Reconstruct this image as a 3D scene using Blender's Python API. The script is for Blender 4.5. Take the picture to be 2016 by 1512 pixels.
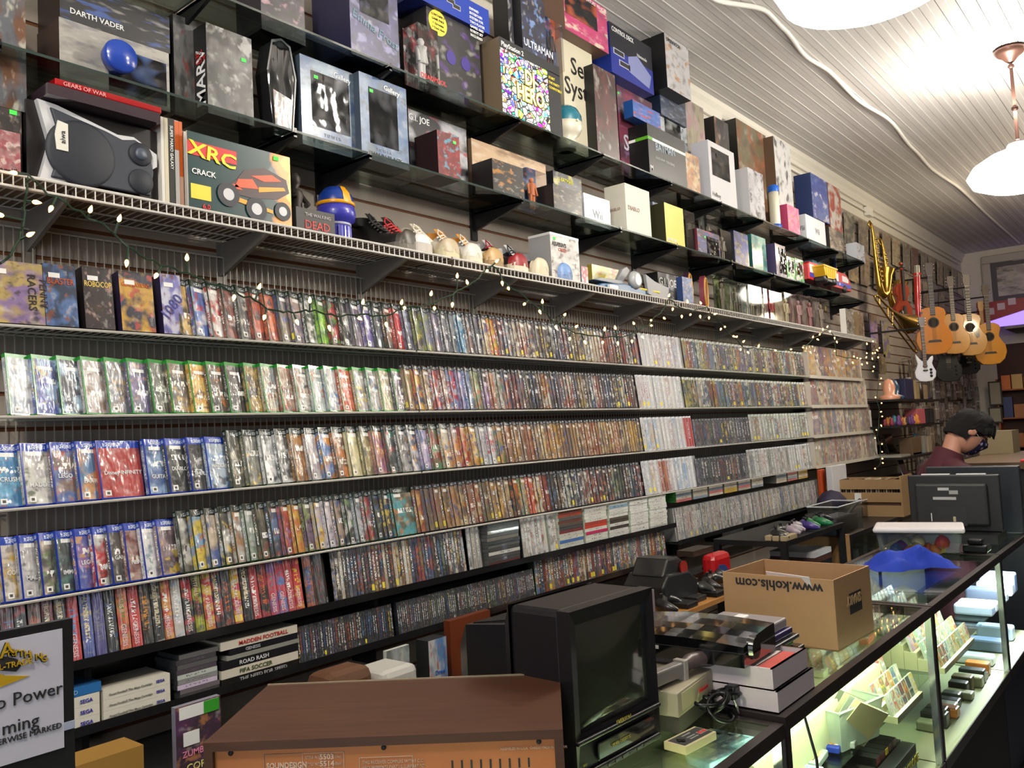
import bpy, math, random
import numpy as np
from mathutils import Vector, Matrix
sc = bpy.context.scene
for o in list(bpy.data.objects): bpy.data.objects.remove(o)

# ---------------------------------------------------------------- camera
FPX = 1650.0
AZ, PI_, RO = math.radians(50.699), math.radians(3.635), math.radians(-2.950)
CP = Vector((0.0, -2.58, 1.62))
fw = Vector((math.sin(AZ)*math.cos(PI_), math.cos(AZ)*math.cos(PI_), math.sin(PI_)))
r0 = Vector((math.cos(AZ), -math.sin(AZ), 0)); u0 = r0.cross(fw)
rt = math.cos(RO)*r0 + math.sin(RO)*u0; up = -math.sin(RO)*r0 + math.cos(RO)*u0
cam = bpy.data.cameras.new('camera'); co = bpy.data.objects.new('camera', cam)
sc.collection.objects.link(co); sc.camera = co
cam.sensor_width = 36; cam.sensor_fit = 'HORIZONTAL'; cam.lens = FPX*36/2016
cam.clip_start = .02; cam.clip_end = 100
M = Matrix((rt, up, -fw)).transposed().to_4x4(); M.translation = CP; co.matrix_world = M

# ---------------------------------------------------------------- world, light, exposure
w = bpy.data.worlds.new('world'); sc.world = w; w.use_nodes = True
w.node_tree.nodes['Background'].inputs[0].default_value = (.75, .82, 1, 1)
w.node_tree.nodes['Background'].inputs[1].default_value = .12
vs = sc.view_settings; vs.view_transform = 'Standard'; vs.look = 'None'; vs.gamma = 1
vs.exposure = 0.0; vs.use_curve_mapping = False
sc.cycles.max_bounces = 6; sc.cycles.diffuse_bounces = 3; sc.cycles.glossy_bounces = 3
sc.cycles.transparent_max_bounces = 16; sc.cycles.transmission_bounces = 6
sc.cycles.caustics_reflective = False; sc.cycles.caustics_refractive = False
def area(name, loc, target, sx, sy, power, col):
    l = bpy.data.lights.new(name, 'AREA'); l.shape = 'RECTANGLE'; l.size = sx; l.size_y = sy
    l.energy = power; l.color = col
    o = bpy.data.objects.new(name, l); sc.collection.objects.link(o); o.location = loc
    o.rotation_euler = (Vector(target)-Vector(loc)).to_track_quat('-Z', 'Y').to_euler(); o['kind'] = 'helper'
    return o
# daylight through the shop-front windows, behind the photographer
area('shop_window_daylight', (-2.6, -4.2, 1.9), (3, -.6, 1.5), 2.6, 2.2, 50, (.85, .92, 1))
area('shop_window_daylight', (-2.6, -1.9, 1.9), (3, 0, 1.6), 1.2, 2.2, 12, (.85, .92, 1))

# ---------------------------------------------------------------- pixel -> point on a real plane
def ray(px, py):
    return (fw*FPX + rt*(px-1008) - up*(py-756)).normalized()
def PY(px, py, y): d = ray(px, py); return CP + d*((y-CP.y)/d.y)
def PZ(px, py, z): d = ray(px, py); return CP + d*((z-CP.z)/d.z)
def PX(px, py, x): d = ray(px, py); return CP + d*((x-CP.x)/d.x)

# ---------------------------------------------------------------- mesh builder
class MB:
    def __init__(s): s.v = []; s.f = []; s.m = []; s.uv = []
    def face(s, pts, mi=0, uv=None):
        n = len(s.v); s.v += [tuple(p) for p in pts]; s.f.append(tuple(range(n, n+len(pts)))); s.m.append(mi)
        if uv is None:
            uv = [(0,0),(1,0),(1,1),(0,1)] if len(pts) == 4 else [(.5+.5*math.cos(6.283*i/len(pts)), .5+.5*math.sin(6.283*i/len(pts))) for i in range(len(pts))]
        s.uv += uv; return s
    def box(s, x0, x1, y0, y1, z0, z1, mi=0, mf=None, T=None):
        """mi all faces; mf dict of face name -> material index (front = -Y, left = -X)"""
        mf = mf or {}
        F = {'front': ((x0,y0,z0),(x1,y0,z0),(x1,y0,z1),(x0,y0,z1)), 'back': ((x1,y1,z0),(x0,y1,z0),(x0,y1,z1),(x1,y1,z1)),
             'left': ((x0,y1,z0),(x0,y0,z0),(x0,y0,z1),(x0,y1,z1)), 'right': ((x1,y0,z0),(x1,y1,z0),(x1,y1,z1),(x1,y0,z1)),
             'top': ((x0,y0,z1),(x1,y0,z1),(x1,y1,z1),(x0,y1,z1)), 'bottom': ((x0,y1,z0),(x1,y1,z0),(x1,y0,z0),(x0,y0,z0))}
        for k, p in F.items():
            if T: p = [T @ Vector(q) for q in p]
            s.face(p, mf.get(k, mi))
        return s
    def grid(s, P, mi=0, close=False):
        """P[i][j] points -> shared-vertex quads"""
        n = len(s.v); R = len(P); Cc = len(P[0])
        for row in P: s.v += [tuple(p) for p in row]
        for i in range(R-1):
            for j in range(Cc if close else Cc-1):
                k = (j+1) % Cc
                s.f.append((n+i*Cc+j, n+i*Cc+k, n+(i+1)*Cc+k, n+(i+1)*Cc+j)); s.m.append(mi)
                a, b = j/(Cc-1 if not close else Cc), (j+1)/(Cc-1 if not close else Cc)
                s.uv += [(a, i/(R-1)), (b, i/(R-1)), (b, (i+1)/(R-1)), (a, (i+1)/(R-1))]
        return s
    def cap(s, ring, mi=0): return s.face(ring, mi)
    def tube(s, path, r, n=6, mi=0, caps=True):
        path = [Vector(p) for p in path]; rows = []
        rr = r if isinstance(r, (list, tuple)) else [r]*len(path)
        nrm = None
        for i, p in enumerate(path):
            t = (path[min(i+1, len(path)-1)]-path[max(i-1, 0)])
            if t.length < 1e-9: t = Vector((0,0,1))
            t.normalize()
            if nrm is None: nrm = t.orthogonal().normalized()
            else:
                nrm = nrm - t*nrm.dot(t)
                nrm = nrm.normalized() if nrm.length > 1e-6 else t.orthogonal().normalized()
            b = t.cross(nrm)
            rows.append([p + nrm*rr[i]*math.cos(2*math.pi*j/n) + b*rr[i]*math.sin(2*math.pi*j/n) for j in range(n)])
        s.grid(rows, mi, True)
        if caps: s.cap(rows[0][::-1], mi); s.cap(rows[-1], mi)
        return s
    def lathe(s, prof, c=(0,0,0), n=20, mi=0, sx=1, sy=1, T=None):
        rows = [[Vector((c[0]+r*sx*math.cos(2*math.pi*j/n), c[1]+r*sy*math.sin(2*math.pi*j/n), c[2]+z)) for j in range(n)] for r, z in prof]
        if T: rows = [[T @ p for p in row] for row in rows]
        s.grid(rows, mi, True)
        if prof[0][0] > 1e-4: s.cap(rows[0][::-1], mi)
        if prof[-1][0] > 1e-4: s.cap(rows[-1], mi)
        return s
    def prism(s, poly, y0, y1, mi=0, T=None, side=None):
        """poly in XZ extruded along Y"""
        side = mi if side is None else side
        a = [Vector((x, y0, z)) for x, z in poly]; b = [Vector((x, y1, z)) for x, z in poly]
        if T: a = [T @ p for p in a]; b = [T @ p for p in b]
        xs = [p[0] for p in poly]; zs = [p[1] for p in poly]; W = max(xs)-min(xs) or 1; H = max(zs)-min(zs) or 1
        uv = [((x-min(xs))/W, (z-min(zs))/H) for x, z in poly]
        s.face(a, mi, uv); s.face(b[::-1], mi, uv[::-1])
        for i in range(len(poly)):
            j = (i+1) % len(poly); s.face([a[i], b[i], b[j], a[j]], side)
        return s
    def build(s, name, mats, parent=None, smooth=False, bevel=0, loc=None):
        me = bpy.data.meshes.new(name); me.from_pydata(s.v, [], s.f)
        mats = mats if isinstance(mats, (list, tuple)) else [mats]
        for m in mats: me.materials.append(m)
        me.polygons.foreach_set('material_index', s.m)
        ul = me.uv_layers.new(name='UVMap'); ul.data.foreach_set('uv', [c for p in s.uv for c in p])
        if smooth: me.polygons.foreach_set('use_smooth', [True]*len(s.f))
        me.update()
        o = bpy.data.objects.new(name, me); sc.collection.objects.link(o)
        if parent: o.parent = parent
        if loc: o.location = loc
        if bevel:
            b = o.modifiers.new('b', 'BEVEL'); b.width = bevel; b.segments = 2; b.limit_method = 'ANGLE'
            wd = o.modifiers.new('w', 'WELD'); wd.merge_threshold = 1e-5
            o.modifiers.move(1, 0)
        return o
def empty(name, loc=(0,0,0), rz=0):
    o = bpy.data.objects.new(name, None); sc.collection.objects.link(o); o.location = loc
    o.rotation_euler = (0, 0, rz); o.empty_display_size = .05; return o
def tag(o, label, cat, group=None, kind=None):
    o['label'] = label; o['category'] = cat
    if group: o['group'] = group
    if kind: o['kind'] = kind
    return o
def struct(o): o['kind'] = 'structure'; return o
def copy_tree(o, parent=None):
    c = o.copy(); sc.collection.objects.link(c); c.parent = parent
    for ch in [k for k in bpy.data.objects if k.parent == o]: copy_tree(ch, c)
    return c

# ---------------------------------------------------------------- shader helper
class SN:
    def __init__(s, name):
        s.mat = bpy.data.materials.new(name); s.mat.use_nodes = True; s.t = s.mat.node_tree
        s.t.nodes.clear(); s.out = s.t.nodes.new('ShaderNodeOutputMaterial')
        s.b = s.t.nodes.new('ShaderNodeBsdfPrincipled'); s.t.links.new(s.b.outputs[0], s.out.inputs[0])
    def n(s, typ, **kw):
        nd = s.t.nodes.new(typ)
        for k, v in kw.items(): setattr(nd, k, v)
        return nd
    def put(s, sock, v):
        if hasattr(v, 'is_output') or isinstance(v, bpy.types.NodeSocket): s.t.links.new(v, sock)
        elif isinstance(v, (tuple, list)) and len(v) == 3 and sock.type == 'RGBA': sock.default_value = (*v, 1)
        else: sock.default_value = v
    def m(s, op, a, b=0., c=0.):
        nd = s.n('ShaderNodeMath', operation=op)
        s.put(nd.inputs[0], a); s.put(nd.inputs[1], b); s.put(nd.inputs[2], c); return nd.outputs[0]
    def mix(s, f, a, b):
        nd = s.n('ShaderNodeMix', data_type='RGBA'); s.put(nd.inputs[0], f); s.put(nd.inputs[6], a); s.put(nd.inputs[7], b); return nd.outputs[2]
    def step(s, x, lo, hi):
        nd = s.n('ShaderNodeMapRange', clamp=True); s.put(nd.inputs[0], x); nd.inputs[1].default_value = lo; nd.inputs[2].default_value = hi; return nd.outputs[0]
    def noise(s, vec, scale, wv=0., detail=2., sc3=None):
        if sc3:
            mp = s.n('ShaderNodeMapping'); s.t.links.new(vec, mp.inputs[0]); mp.inputs[3].default_value = sc3; vec = mp.outputs[0]
        nd = s.n('ShaderNodeTexNoise', noise_dimensions='4D'); s.t.links.new(vec, nd.inputs['Vector'])
        s.put(nd.inputs['W'], wv); nd.inputs['Scale'].default_value = scale; nd.inputs['Detail'].default_value = detail
        return nd.outputs[0]
    def rect(s, u, v, u0, u1, v0, v1):
        a = s.m('MULTIPLY', s.m('GREATER_THAN', u, u0), s.m('LESS_THAN', u, u1))
        b = s.m('MULTIPLY', s.m('GREATER_THAN', v, v0), s.m('LESS_THAN', v, v1))
        return s.m('MULTIPLY', a, b)
    def attr(s, name, obj=True):
        nd = s.n('ShaderNodeAttribute', attribute_type='OBJECT' if obj else 'GEOMETRY'); nd.attribute_name = name; return nd
    def bump(s, h, strength=.3, dist=.01):
        nd = s.n('ShaderNodeBump'); nd.inputs['Strength'].default_value = strength; nd.inputs['Distance'].default_value = dist
        s.put(nd.inputs['Height'], h); s.t.links.new(nd.outputs[0], s.b.inputs['Normal']); return nd.outputs[0]
    def set(s, **kw):
        for k, v in kw.items(): s.put(s.b.inputs[k.replace('_', ' ')], v)
        return s
_pc = {}
def plain(col, rough=.5, metal=0., emit=0., name=None, alpha=1., coat=0., var=.0):
    key = (col, rough, metal, emit, alpha, coat, var)
    if key in _pc: return _pc[key]
    s = SN(name or 'paint')
    base = col
    tc = s.n('ShaderNodeTexCoord'); nz = s.noise(tc.outputs['Object'], 35., 0., 3.)
    k = var or .06
    base = s.mix(s.m('MULTIPLY', nz, k*2), col, tuple(c*.6 for c in col))
    s.set(Base_Color=base, Roughness=rough, Metallic=metal, Alpha=alpha)
    if coat: s.set(Coat_Weight=coat, Coat_Roughness=.08)
    if emit: s.set(Emission_Color=col, Emission_Strength=emit)
    _pc[key] = s.mat; return s.mat
def cheap_glass(col=(.9, 1, .95), tint=.9, rough=.03, refl=1.0, name='glass'):
    s = SN(name); s.t.nodes.remove(s.b)
    tr = s.n('ShaderNodeBsdfTransparent'); tr.inputs[0].default_value = (*[c*tint for c in col], 1)
    gl = s.n('ShaderNodeBsdfGlossy'); gl.inputs['Roughness'].default_value = rough
    fr = s.n('ShaderNodeFresnel'); fr.inputs[0].default_value = 1.45
    mx = s.n('ShaderNodeMixShader'); s.put(mx.inputs[0], s.m('MULTIPLY', fr.outputs[0], refl))
    s.t.links.new(tr.outputs[0], mx.inputs[1]); s.t.links.new(gl.outputs[0], mx.inputs[2]); s.t.links.new(mx.outputs[0], s.out.inputs[0])
    return s.mat
def sources(s, geo):
    """c1, c2, c3 colours and a random number, from the object or from the mesh"""
    if geo:
        return s.attr('c1', False).outputs[0], s.attr('c2', False).outputs[0], s.attr('c3', False).outputs[0], s.m('FRACT', s.m('MULTIPLY', s.attr('c1', False).outputs[3], 37.77))
    oi = s.n('ShaderNodeObjectInfo')
    return oi.outputs['Color'], s.attr('c2').outputs[0], s.attr('c3').outputs[0], oi.outputs['Random']
def art_mat(name, band=None, clean=1., sticker=.6, rating=.7, title=True, geo=False, gloss=.5, wrinkle=.35, spine=False, ptag=.12, bandpos=.9, rough=.35):
    """printed cover: blotches of the item's own colours, a title band, stickers; sleeve wrinkles as bump"""
    s = SN(name); c1, c2, c3, rnd = sources(s, geo)
    tc = s.n('ShaderNodeTexCoord'); uv = tc.outputs['UV']; sp = s.n('ShaderNodeSeparateXYZ'); s.t.links.new(uv, sp.inputs[0]); u, v = sp.outputs[0], sp.outputs[1]
    W = s.m('MULTIPLY', rnd, 93.0)
    def hsh(k): return s.m('FRACT', s.m('MULTIPLY', rnd, k))
    asp = (1, 3.5, 1) if not spine else (.3, 6, 1)
    n1 = s.noise(uv, 2.0, W, 1.5, (1.2, 2.0, 1) if not spine else (.3, 3, 1))
    col = s.mix(s.step(n1, .44, .56), c1, c2)
    n2 = s.noise(uv, 3.0, s.m('ADD', W, 5.), 2., (1.3, 2.2, 1) if not spine else (.3, 4, 1))
    col = s.mix(s.m('MULTIPLY', s.step(n2, .56, .64), .85*(.35+.65*clean)), col, c3)
    n3 = s.noise(uv, 5.0, s.m('ADD', W, 11.), 2., (1, 1.6, 1))
    col = s.mix(s.m('MULTIPLY', s.step(n3, .52, .70), .5*clean), col, (.02, .02, .025))
    col = s.mix(s.m('MULTIPLY', s.step(n3, .42, .28), .3), col, (.8, .78, .72))
    col = s.mix(.22, col, (.10, .095, .09))
    if title:
        if spine:
            n4 = s.noise(uv, 1.0, s.m('ADD', W, 3.), 1., (3, 46, 1))
            t = s.m('MULTIPLY', s.m('GREATER_THAN', n4, .53), s.rect(u, v, .28, .72, .25, .8))
        else:
            n4 = s.noise(uv, 1.0, s.m('ADD', W, 3.), 1., (16, 9, 1))
            lo = s.m('ADD', .3, s.m('MULTIPLY', hsh(17.3), .35))
            d = s.m('ABSOLUTE', s.m('SUBTRACT', v, lo))
            t = s.m('MULTIPLY', s.m('GREATER_THAN', n4, .5), s.m('MULTIPLY', s.m('LESS_THAN', d, .05), s.rect(u, v, .1, .9, 0, 1)))
        col = s.mix(t, col, s.mix(s.m('GREATER_THAN', hsh(7.7), .5), (.85, .85, .82), c3))
    if band:
        col = s.mix(s.m('GREATER_THAN', v, bandpos), col, band)
        lg = s.m('MULTIPLY', s.rect(u, v, .12 if not spine else .2, .5 if not spine else .8, bandpos+(1-bandpos)*.25, bandpos+(1-bandpos)*.75), s.m('GREATER_THAN', s.noise(uv, 1., 0., 1., (40, 30, 1)), .5))
        col = s.mix(lg, col, (.75, .8, .85))
    if sticker:
        st = s.m('MULTIPLY', s.rect(u, v, .1, .42, .80, .865) if not spine else s.rect(u, v, .1, .9, .05, .17), s.m('LESS_THAN', hsh(29.1), sticker if not spine else ptag))
        col = s.mix(st, col, (.8, .8, .76) if not spine else (.85, .7, .05))
    if rating and not spine:
        rr = s.m('MULTIPLY', s.rect(u, v, .06, .2, .035, .125), s.m('LESS_THAN', hsh(11.9), rating))
        col = s.mix(rr, col, (.75, .75, .72)); col = s.mix(s.m('MULTIPLY', s.rect(u, v, .095, .165, .055, .1), s.m('LESS_THAN', hsh(11.9), rating)), col, (.03, .03, .03))
    s.set(Base_Color=col, Roughness=rough, Coat_Weight=gloss, Coat_Roughness=.12)
    if wrinkle:
        ob = tc.outputs['UV']; h = s.noise(ob, 1.6, W, 2.5, (2.2, 1.2, 1)); s.bump(h, wrinkle, .02)
        s.put(s.b.inputs['Coat Normal'], s.b.inputs['Normal'].links[0].from_socket)
    return s.mat

FONT = {}
def lettering(txt, size, mat, parent, loc, rot=(math.pi/2, 0, 0), depth=.0006, align='LEFT', sx=1., name='lettering', bold=0.):
    c = bpy.data.curves.new('t', 'FONT'); c.body = txt; c.size = size; c.extrude = depth; c.align_x = align; c.offset = bold*size; c.resolution_u = 2
    t = bpy.data.objects.new('t', c); sc.collection.objects.link(t)
    bpy.context.view_layer.update()
    me = bpy.data.meshes.new_from_object(t.evaluated_get(bpy.context.evaluated_depsgraph_get()))
    bpy.data.objects.remove(t); bpy.data.curves.remove(c)
    me.materials.clear(); me.materials.append(mat)
    o = bpy.data.objects.new(name, me); sc.collection.objects.link(o); o.parent = parent; o.location = loc; o.rotation_euler = rot
    o.scale = (sx, 1, 1); return o
WHITE = plain((.8, .8, .78), .5); BLACKP = plain((.012, .012, .014), .35); INK = plain((.02, .02, .022), .6)
BLKMET = plain((.01, .01, .011), .3, name='black_metal'); PALEWIRE = plain((.62, .6, .56), .4, name='white_wire')
GREENTAG = plain((.08, .85, .1), .6, name='green_tag'); YEL = plain((.85, .65, .05), .5); RED = plain((.6, .02, .02), .45)
CLEAR = cheap_glass((1, 1, 1), .93, .05, 1.3, 'clear_plastic'); SHELFGL = cheap_glass((.88, .97, .93), .95, .02, .8, 'shelf_glass')
def h(s):
    c = [int(s[i:i+2], 16)/255 for i in (0, 2, 4)]
    return tuple(x/12.92 if x <= .04045 else ((x+.055)/1.055)**2.4 for x in c)
R_ = random.Random(7)
CEIL = 3.98
# ---------------------------------------------------------------- room shell
def room():
    s = SN('slatwall'); tc = s.n('ShaderNodeTexCoord'); nz = s.noise(tc.outputs['Object'], 3., 0., 5.)
    s.set(Base_Color=s.mix(s.step(nz, .3, .7), h('A79C90'), h('8C8278')), Roughness=.55); slat = s.mat
    groove = plain(h('6B3F1E'), .7, name='slat_groove')
    b = MB(); b.box(-4, 13.8, .006, .06, .0, 3.68, 1); z = .02
    while z < 3.66:
        b.box(-4, 13.8, 0, .006, z, z+.088, 0); z += .1
    b.box(-4, 13.8, .004, .06, 3.68, CEIL, 2)
    struct(b.build('wall_back', [slat, groove, plain(h('D8D3C6'), .7, name='plaster')]))
    s = SN('ceiling_paint'); tc = s.n('ShaderNodeTexCoord'); nz = s.noise(tc.outputs['Object'], 2.5, 0., 6., (.15, 1, 1))
    s.set(Base_Color=s.mix(s.step(nz, .35, .65), h('C9C6C3'), h('B9B4B0')), Roughness=.55)
    b = MB(); y = -6.0; i = 0
    while y < 0:
        d = R_.uniform(-.0015, .0015)
        b.box(-4, 13.8, y+.002, y+.088, CEIL+d, CEIL+.03, 0)
        b.box(-4, 13.8, y+.040, y+.047, CEIL-.0025+d, CEIL, 2); y += .09
    b.box(-4, 13.8, -6, .06, CEIL+.012, CEIL+.06, 1)
    struct(b.build('ceiling', [s.mat, plain(h('8f8983'), .8), plain(h('DEDCD8'), .5)]))
    s = SN('floor'); tc = s.n('ShaderNodeTexCoord'); nz = s.noise(tc.outputs['Object'], 6., 0., 5.)
    s.set(Base_Color=s.mix(nz, h('2a2522'), h('171413')), Roughness=.5)
    struct(MB().box(-4, 13.8, -6, .06, -.1, 0).build('floor', s.mat))
    pl = plain(h('CBC3B4'), .7, name='plaster')
    struct(MB().box(13.8, 13.9, -6, .06, 0, CEIL+.03).build('wall_far', pl))
    struct(MB().box(-4.1, -4, -6, .06, 0, CEIL+.03).build('wall_near', plain(h('8f8a84'), .7)))
    struct(MB().box(-4, 13.8, -6.1, -6, 0, CEIL+.03).build('wall_opposite', plain(h('7f7972'), .7)))
    # crown moulding: stepped profile along the wall top
    b = MB(); prof = [(-.001, 3.86), (-.02, 3.86), (-.03, 3.885), (-.03, 3.92), (-.055, 3.945), (-.06, CEIL), (-.001, CEIL)]
    for i in range(len(prof)-1):
        (y0, z0), (y1, z1) = prof[i], prof[i+1]
        b.face([(-4, y0, z0), (13.8, y0, z0), (13.8, y1, z1), (-4, y1, z1)], 0)
    struct(b.build('trim_1', plain(h('DAD6CB'), .5)))
    b = MB().tube([(x*.5-4, -.022, 3.80) for x in range(36)], .011, 8)
    b.box(9.15, 9.3, -.05, -.001, 3.76, 3.85)
    struct(b.build('trim_2', plain(h('E4E0D6'), .45)))
    pts = [(-1, -.85), (2.2, -.8), (4.2, -.69), (4.58, -.85), (4.86, -.84), (5.33, -.80), (5.67, -.83), (6.32, -.81), (6.97, -.86), (7.88, -.81), (8.67, -.78), (9.7, -.82), (11.6, -.8), (13.8, -.8)]
    P = []
    for i in range(len(pts)-1):
        for k in range(8):
            t = k/8; t2 = t*t*(3-2*t)
            P.append((pts[i][0]+(pts[i+1][0]-pts[i][0])*t, pts[i][1]+(pts[i+1][1]-pts[i][1])*t2 , CEIL-.016))
    o = MB().tube(P, .0145, 8).build('ceiling_pipe', plain(h('E8E5DE'), .4), smooth=True)
    tag(o, 'thin white pipe snaking along the plank ceiling', 'pipe')
room()

# ---------------------------------------------------------------- pendant lamps
def pendants():
    glow = plain((1, .95, .86), .4, emit=9, name='lamp_glass'); br = plain(h('5a4038'), .35, .6, name='bronze')
    for i, X in enumerate((6.24, 3.0, -.25, 9.45)):
        r = empty('pendant_lamp', (X, -1.8, CEIL))
        tag(r, ['bronze stemmed pendant lamp whose whole rod hangs in view from the plank ceiling', 'pendant lamp of which only the glowing bowl bottom shows at the top edge',
                'pendant lamp hanging over the start of the game shelves', 'pendant lamp hanging nearest the far wall'][i], 'lamp', 'pendant lamps down the ceiling')
        MB().lathe([(.005, 0), (.085, 0), (.095, -.02), (.075, -.045), (.05, -.06), (.03, -.085), (.012, -.10)], n=24).build('canopy', br, r, True)
        b = MB().tube([(0, 0, -.09), (0, 0, -.64)], .011, 10)
        for z in (-.12, -.40, -.62): b.lathe([(.011, z+.014), (.02, z+.007), (.02, z-.007), (.011, z-.014)], n=14)
        b.build('rod', br, r, True)
        MB().lathe([(.012, -.62), (.06, -.635), (.075, -.66), (.07, -.675)], n=20).build('shade_holder', plain(h('b9b0c4'), .3, .4), r, True)
        MB().lathe([(.07, -.668), (.17, -.70), (.27, -.76), (.31, -.82), (.28, -.88), (.18, -.925), (.06, -.94), (.001, -.942)], n=32).build('glass_bowl', glow, r, True)
        l = bpy.data.lights.new('pendant_bulb', 'POINT'); l.energy = (95, 95, 95, 34)[i]; l.color = (1, .93, .82) if X < 6.5 else (1, .80, .52); l.shadow_soft_size = .08
        lo = bpy.data.objects.new('pendant_bulb', l); sc.collection.objects.link(lo); lo.location = (0, 0, -.40); lo.parent = r; lo['kind'] = 'helper'
        l2 = l.copy(); l2.energy = 48 if X < 9 else 22; lo2 = bpy.data.objects.new('pendant_bulb', l2); sc.collection.objects.link(lo2); lo2.location = (0, 0, -1.15); lo2.parent = r; lo2['kind'] = 'helper'
pendants()

# ---------------------------------------------------------------- wire shelving and black shelving for the games
LIP = -.18
ZR = {1: 1.987, 2: 1.746, 3: 1.505, 4: 1.262, 5: 1.070, 6: .893}
NTH = ['top', 'second', 'third', 'fourth', 'fifth', 'sixth']
def racks():
    wire = plain(h('B8B4AC'), .4, .3, name='grey_wire'); rail = plain(h('C9C5BC'), .4, .2, name='pale_rail')
    for r in (1, 2, 3, 4):
        z = ZR[r]
        for si, (x0, x1) in enumerate(((-.1, 2.335), (2.345, 4.215), (4.225, 6.68))):
            root = empty('wire_game_shelf', ((x0+x1)/2, LIP, z)); ox = (x0+x1)/2
            tag(root, 'white wire shelf with grid back, %s game level, %s section' % (NTH[r-1], ['section behind the sign end', 'middle section', 'section before the comic books'][si]), 'shelf', 'wire shelves of the game wall')
            b = MB(); x = x0+.012
            while x < x1:
                X = x-ox
                b.box(X-.0013, X+.0013, .152, .1546, -.002, .232 if r > 1 else .30)
                b.box(X-.0013, X+.0013, 0, .154, -.0085, -.006); x += .0254
            b.build('grid_wires', wire, root)
            b = MB()
            for yy, zz, rr in ((0, -.006, .0042), (.156, .232 if r > 1 else .30, .003), (.156, .0, .003), (.075, -.011, .003)):
                b.tube([(x0-ox, yy, zz), (x1-ox, yy, zz)], rr, 6)
            b.build('front_rail', rail, root)
    blk = plain((.012, .012, .013), .18, name='black_acrylic')
    for r, x0, x1 in ((5, -.1, 4.34), (6, -.1, 4.30), (5, 4.36, 6.95)):
        z = ZR[r] if x0 < 4.3 else .965
        root = empty('black_game_shelf', ((x0+x1)/2, LIP, z)); a = x0-(x0+x1)/2; c = -a
        tag(root, {(5, -.1): 'long black shelf under the fourth wire shelf of games', (6, -.1): 'lowest black shelf holding dark disc cases', (5, 4.36): 'short black shelf past the stacked cases holding disc cases'}[(r, x0)], 'shelf', 'black shelves under the wire shelves')
        MB().box(a, c, -.012, .178, -.012, -.003).build('shelf_board', blk, root)
        MB().box(a, c, -.014, -.011, -.014, .012).build('front_lip', blk, root)
        MB().box(a, c, .172, .1775, -.003, .17).build('back_panel', blk, root)
        for k in range(5):
            X = a+.1+(c-a-.2)*k/4; MB().prism([(X, -.0121), (X+.02, -.0121), (X+.02, -.09), (X, -.09)], .06, .178).build('bracket', BLKMET, root)
racks()

# ---------------------------------------------------------------- game cases
KIND = {  # w, t, h, plastic, band, bandpos, adjective
 'xone': (.136, .015, .171, h('1F8A2E'), None, 1, 'green-rimmed'), 'xbox': (.136, .015, .190, h('12301A'), h('1A2418'), .88, 'dark green'),
 'ps2': (.136, .015, .190, h('0B0B0D'), h('141416'), .9, 'black'), 'ps4': (.136, .0145, .171, h('12309A'), h('1B3FA8'), .87, 'blue-rimmed'),
 'wii': (.136, .015, .190, h('E4E4E6'), h('E0E0E2'), .93, 'white'), 'x360': (.136, .015, .190, h('8FA07C'), h('D0D2C8'), .9, 'pale green'),
 'ps3': (.136, .0145, .171, h('8A8A90'), h('2A2A2C'), .9, 'clear'), 'box': (.135, .030, .180, h('221D1E'), None, 1, 'clamshell'),
 'slim': (.136, .0118, .190, h('8A8C88'), None, 1, 'slim clear'), 'jewel': (.142, .0104, .125, h('30343A'), None, 1, 'clear plastic')}
def case_meshes():
    out = {}
    for k, (w_, t, hh, pc, band, bp, adj) in KIND.items():
        pl = plain(pc, .2, coat=.3, name=k+'_plastic')
        top = .93 if k in ('xone',) else 1.
        res = []
        for geo in (False, True):
            bandc = band
            cov = art_mat('cover_'+k+('_s' if geo else ''), bandc, geo=geo, bandpos=bp, gloss=.7 if k != 'box' else .25, clean={'wii': .12, 'slim': .5, 'box': .35}.get(k, 1.), wrinkle=.5 if k not in ('box',) else 0)
            spn = art_mat('spine_'+k+('_s' if geo else ''), bandc, geo=geo, spine=True, rating=0, clean={'wii': .12, 'slim': .5, 'box': .35}.get(k, 1.), bandpos=min(bp+.02, 1), gloss=.6, wrinkle=.3, ptag=.14 if k in ('ps2', 'wii', 'x360') else .03)
            res.append((cov, spn))
        (cov, spn), (cs, ss) = res
        g = .004; H0, H1 = .004, hh*(.995 if k != 'xone' else .935)
        body = MB().box(0, w_, 0, t, 0, hh)
        cover = MB().face([(g, -.0006, H0), (w_-.002, -.0006, H0), (w_-.002, -.0006, H1), (g, -.0006, H1)], 0)
        cover.face([(-.0006, t-.001, H0), (-.0006, .001, H0), (-.0006, .001, H1), (-.0006, t-.001, H1)], 1)
        bo = body.build('tmp', pl); me_b = bo.data; bpy.data.objects.remove(bo)
        co_ = cover.build('tmp', [cov, spn]); me_c = co_.data; bpy.data.objects.remove(co_)
        me_b.name = 'case_body'; me_c.name = 'cover'
        out[k] = (me_b, me_c, body, cover, pl, cs, ss)
    return out
CM = case_meshes()
NAMED = {'red': 'B02020', 'orange': 'D07020', 'yellow': 'D8C030', 'green': '3A8A3A', 'teal': '2A8A90', 'blue': '2A50B0', 'purple': '6A3A90', 'pink': 'D080A0', 'brown': '6A4530', 'grey': '808080', 'black': '101012', 'white': 'E0E0E0', 'tan': 'B89A70', 'navy': '1A2048', 'cream': 'DDD6B0'}
NL = {k: h(v) for k, v in NAMED.items()}
def cname(c):
    g = lambda x: [v**.4545 for v in x]
    return min(NL, key=lambda k: sum((a-b)**2 for a, b in zip(g(NL[k]), g(c))))
def ordn(n): return str(n)+('th' if 10 <= n % 100 <= 20 else {1: 'st', 2: 'nd', 3: 'rd'}.get(n % 10, 'th'))
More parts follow.
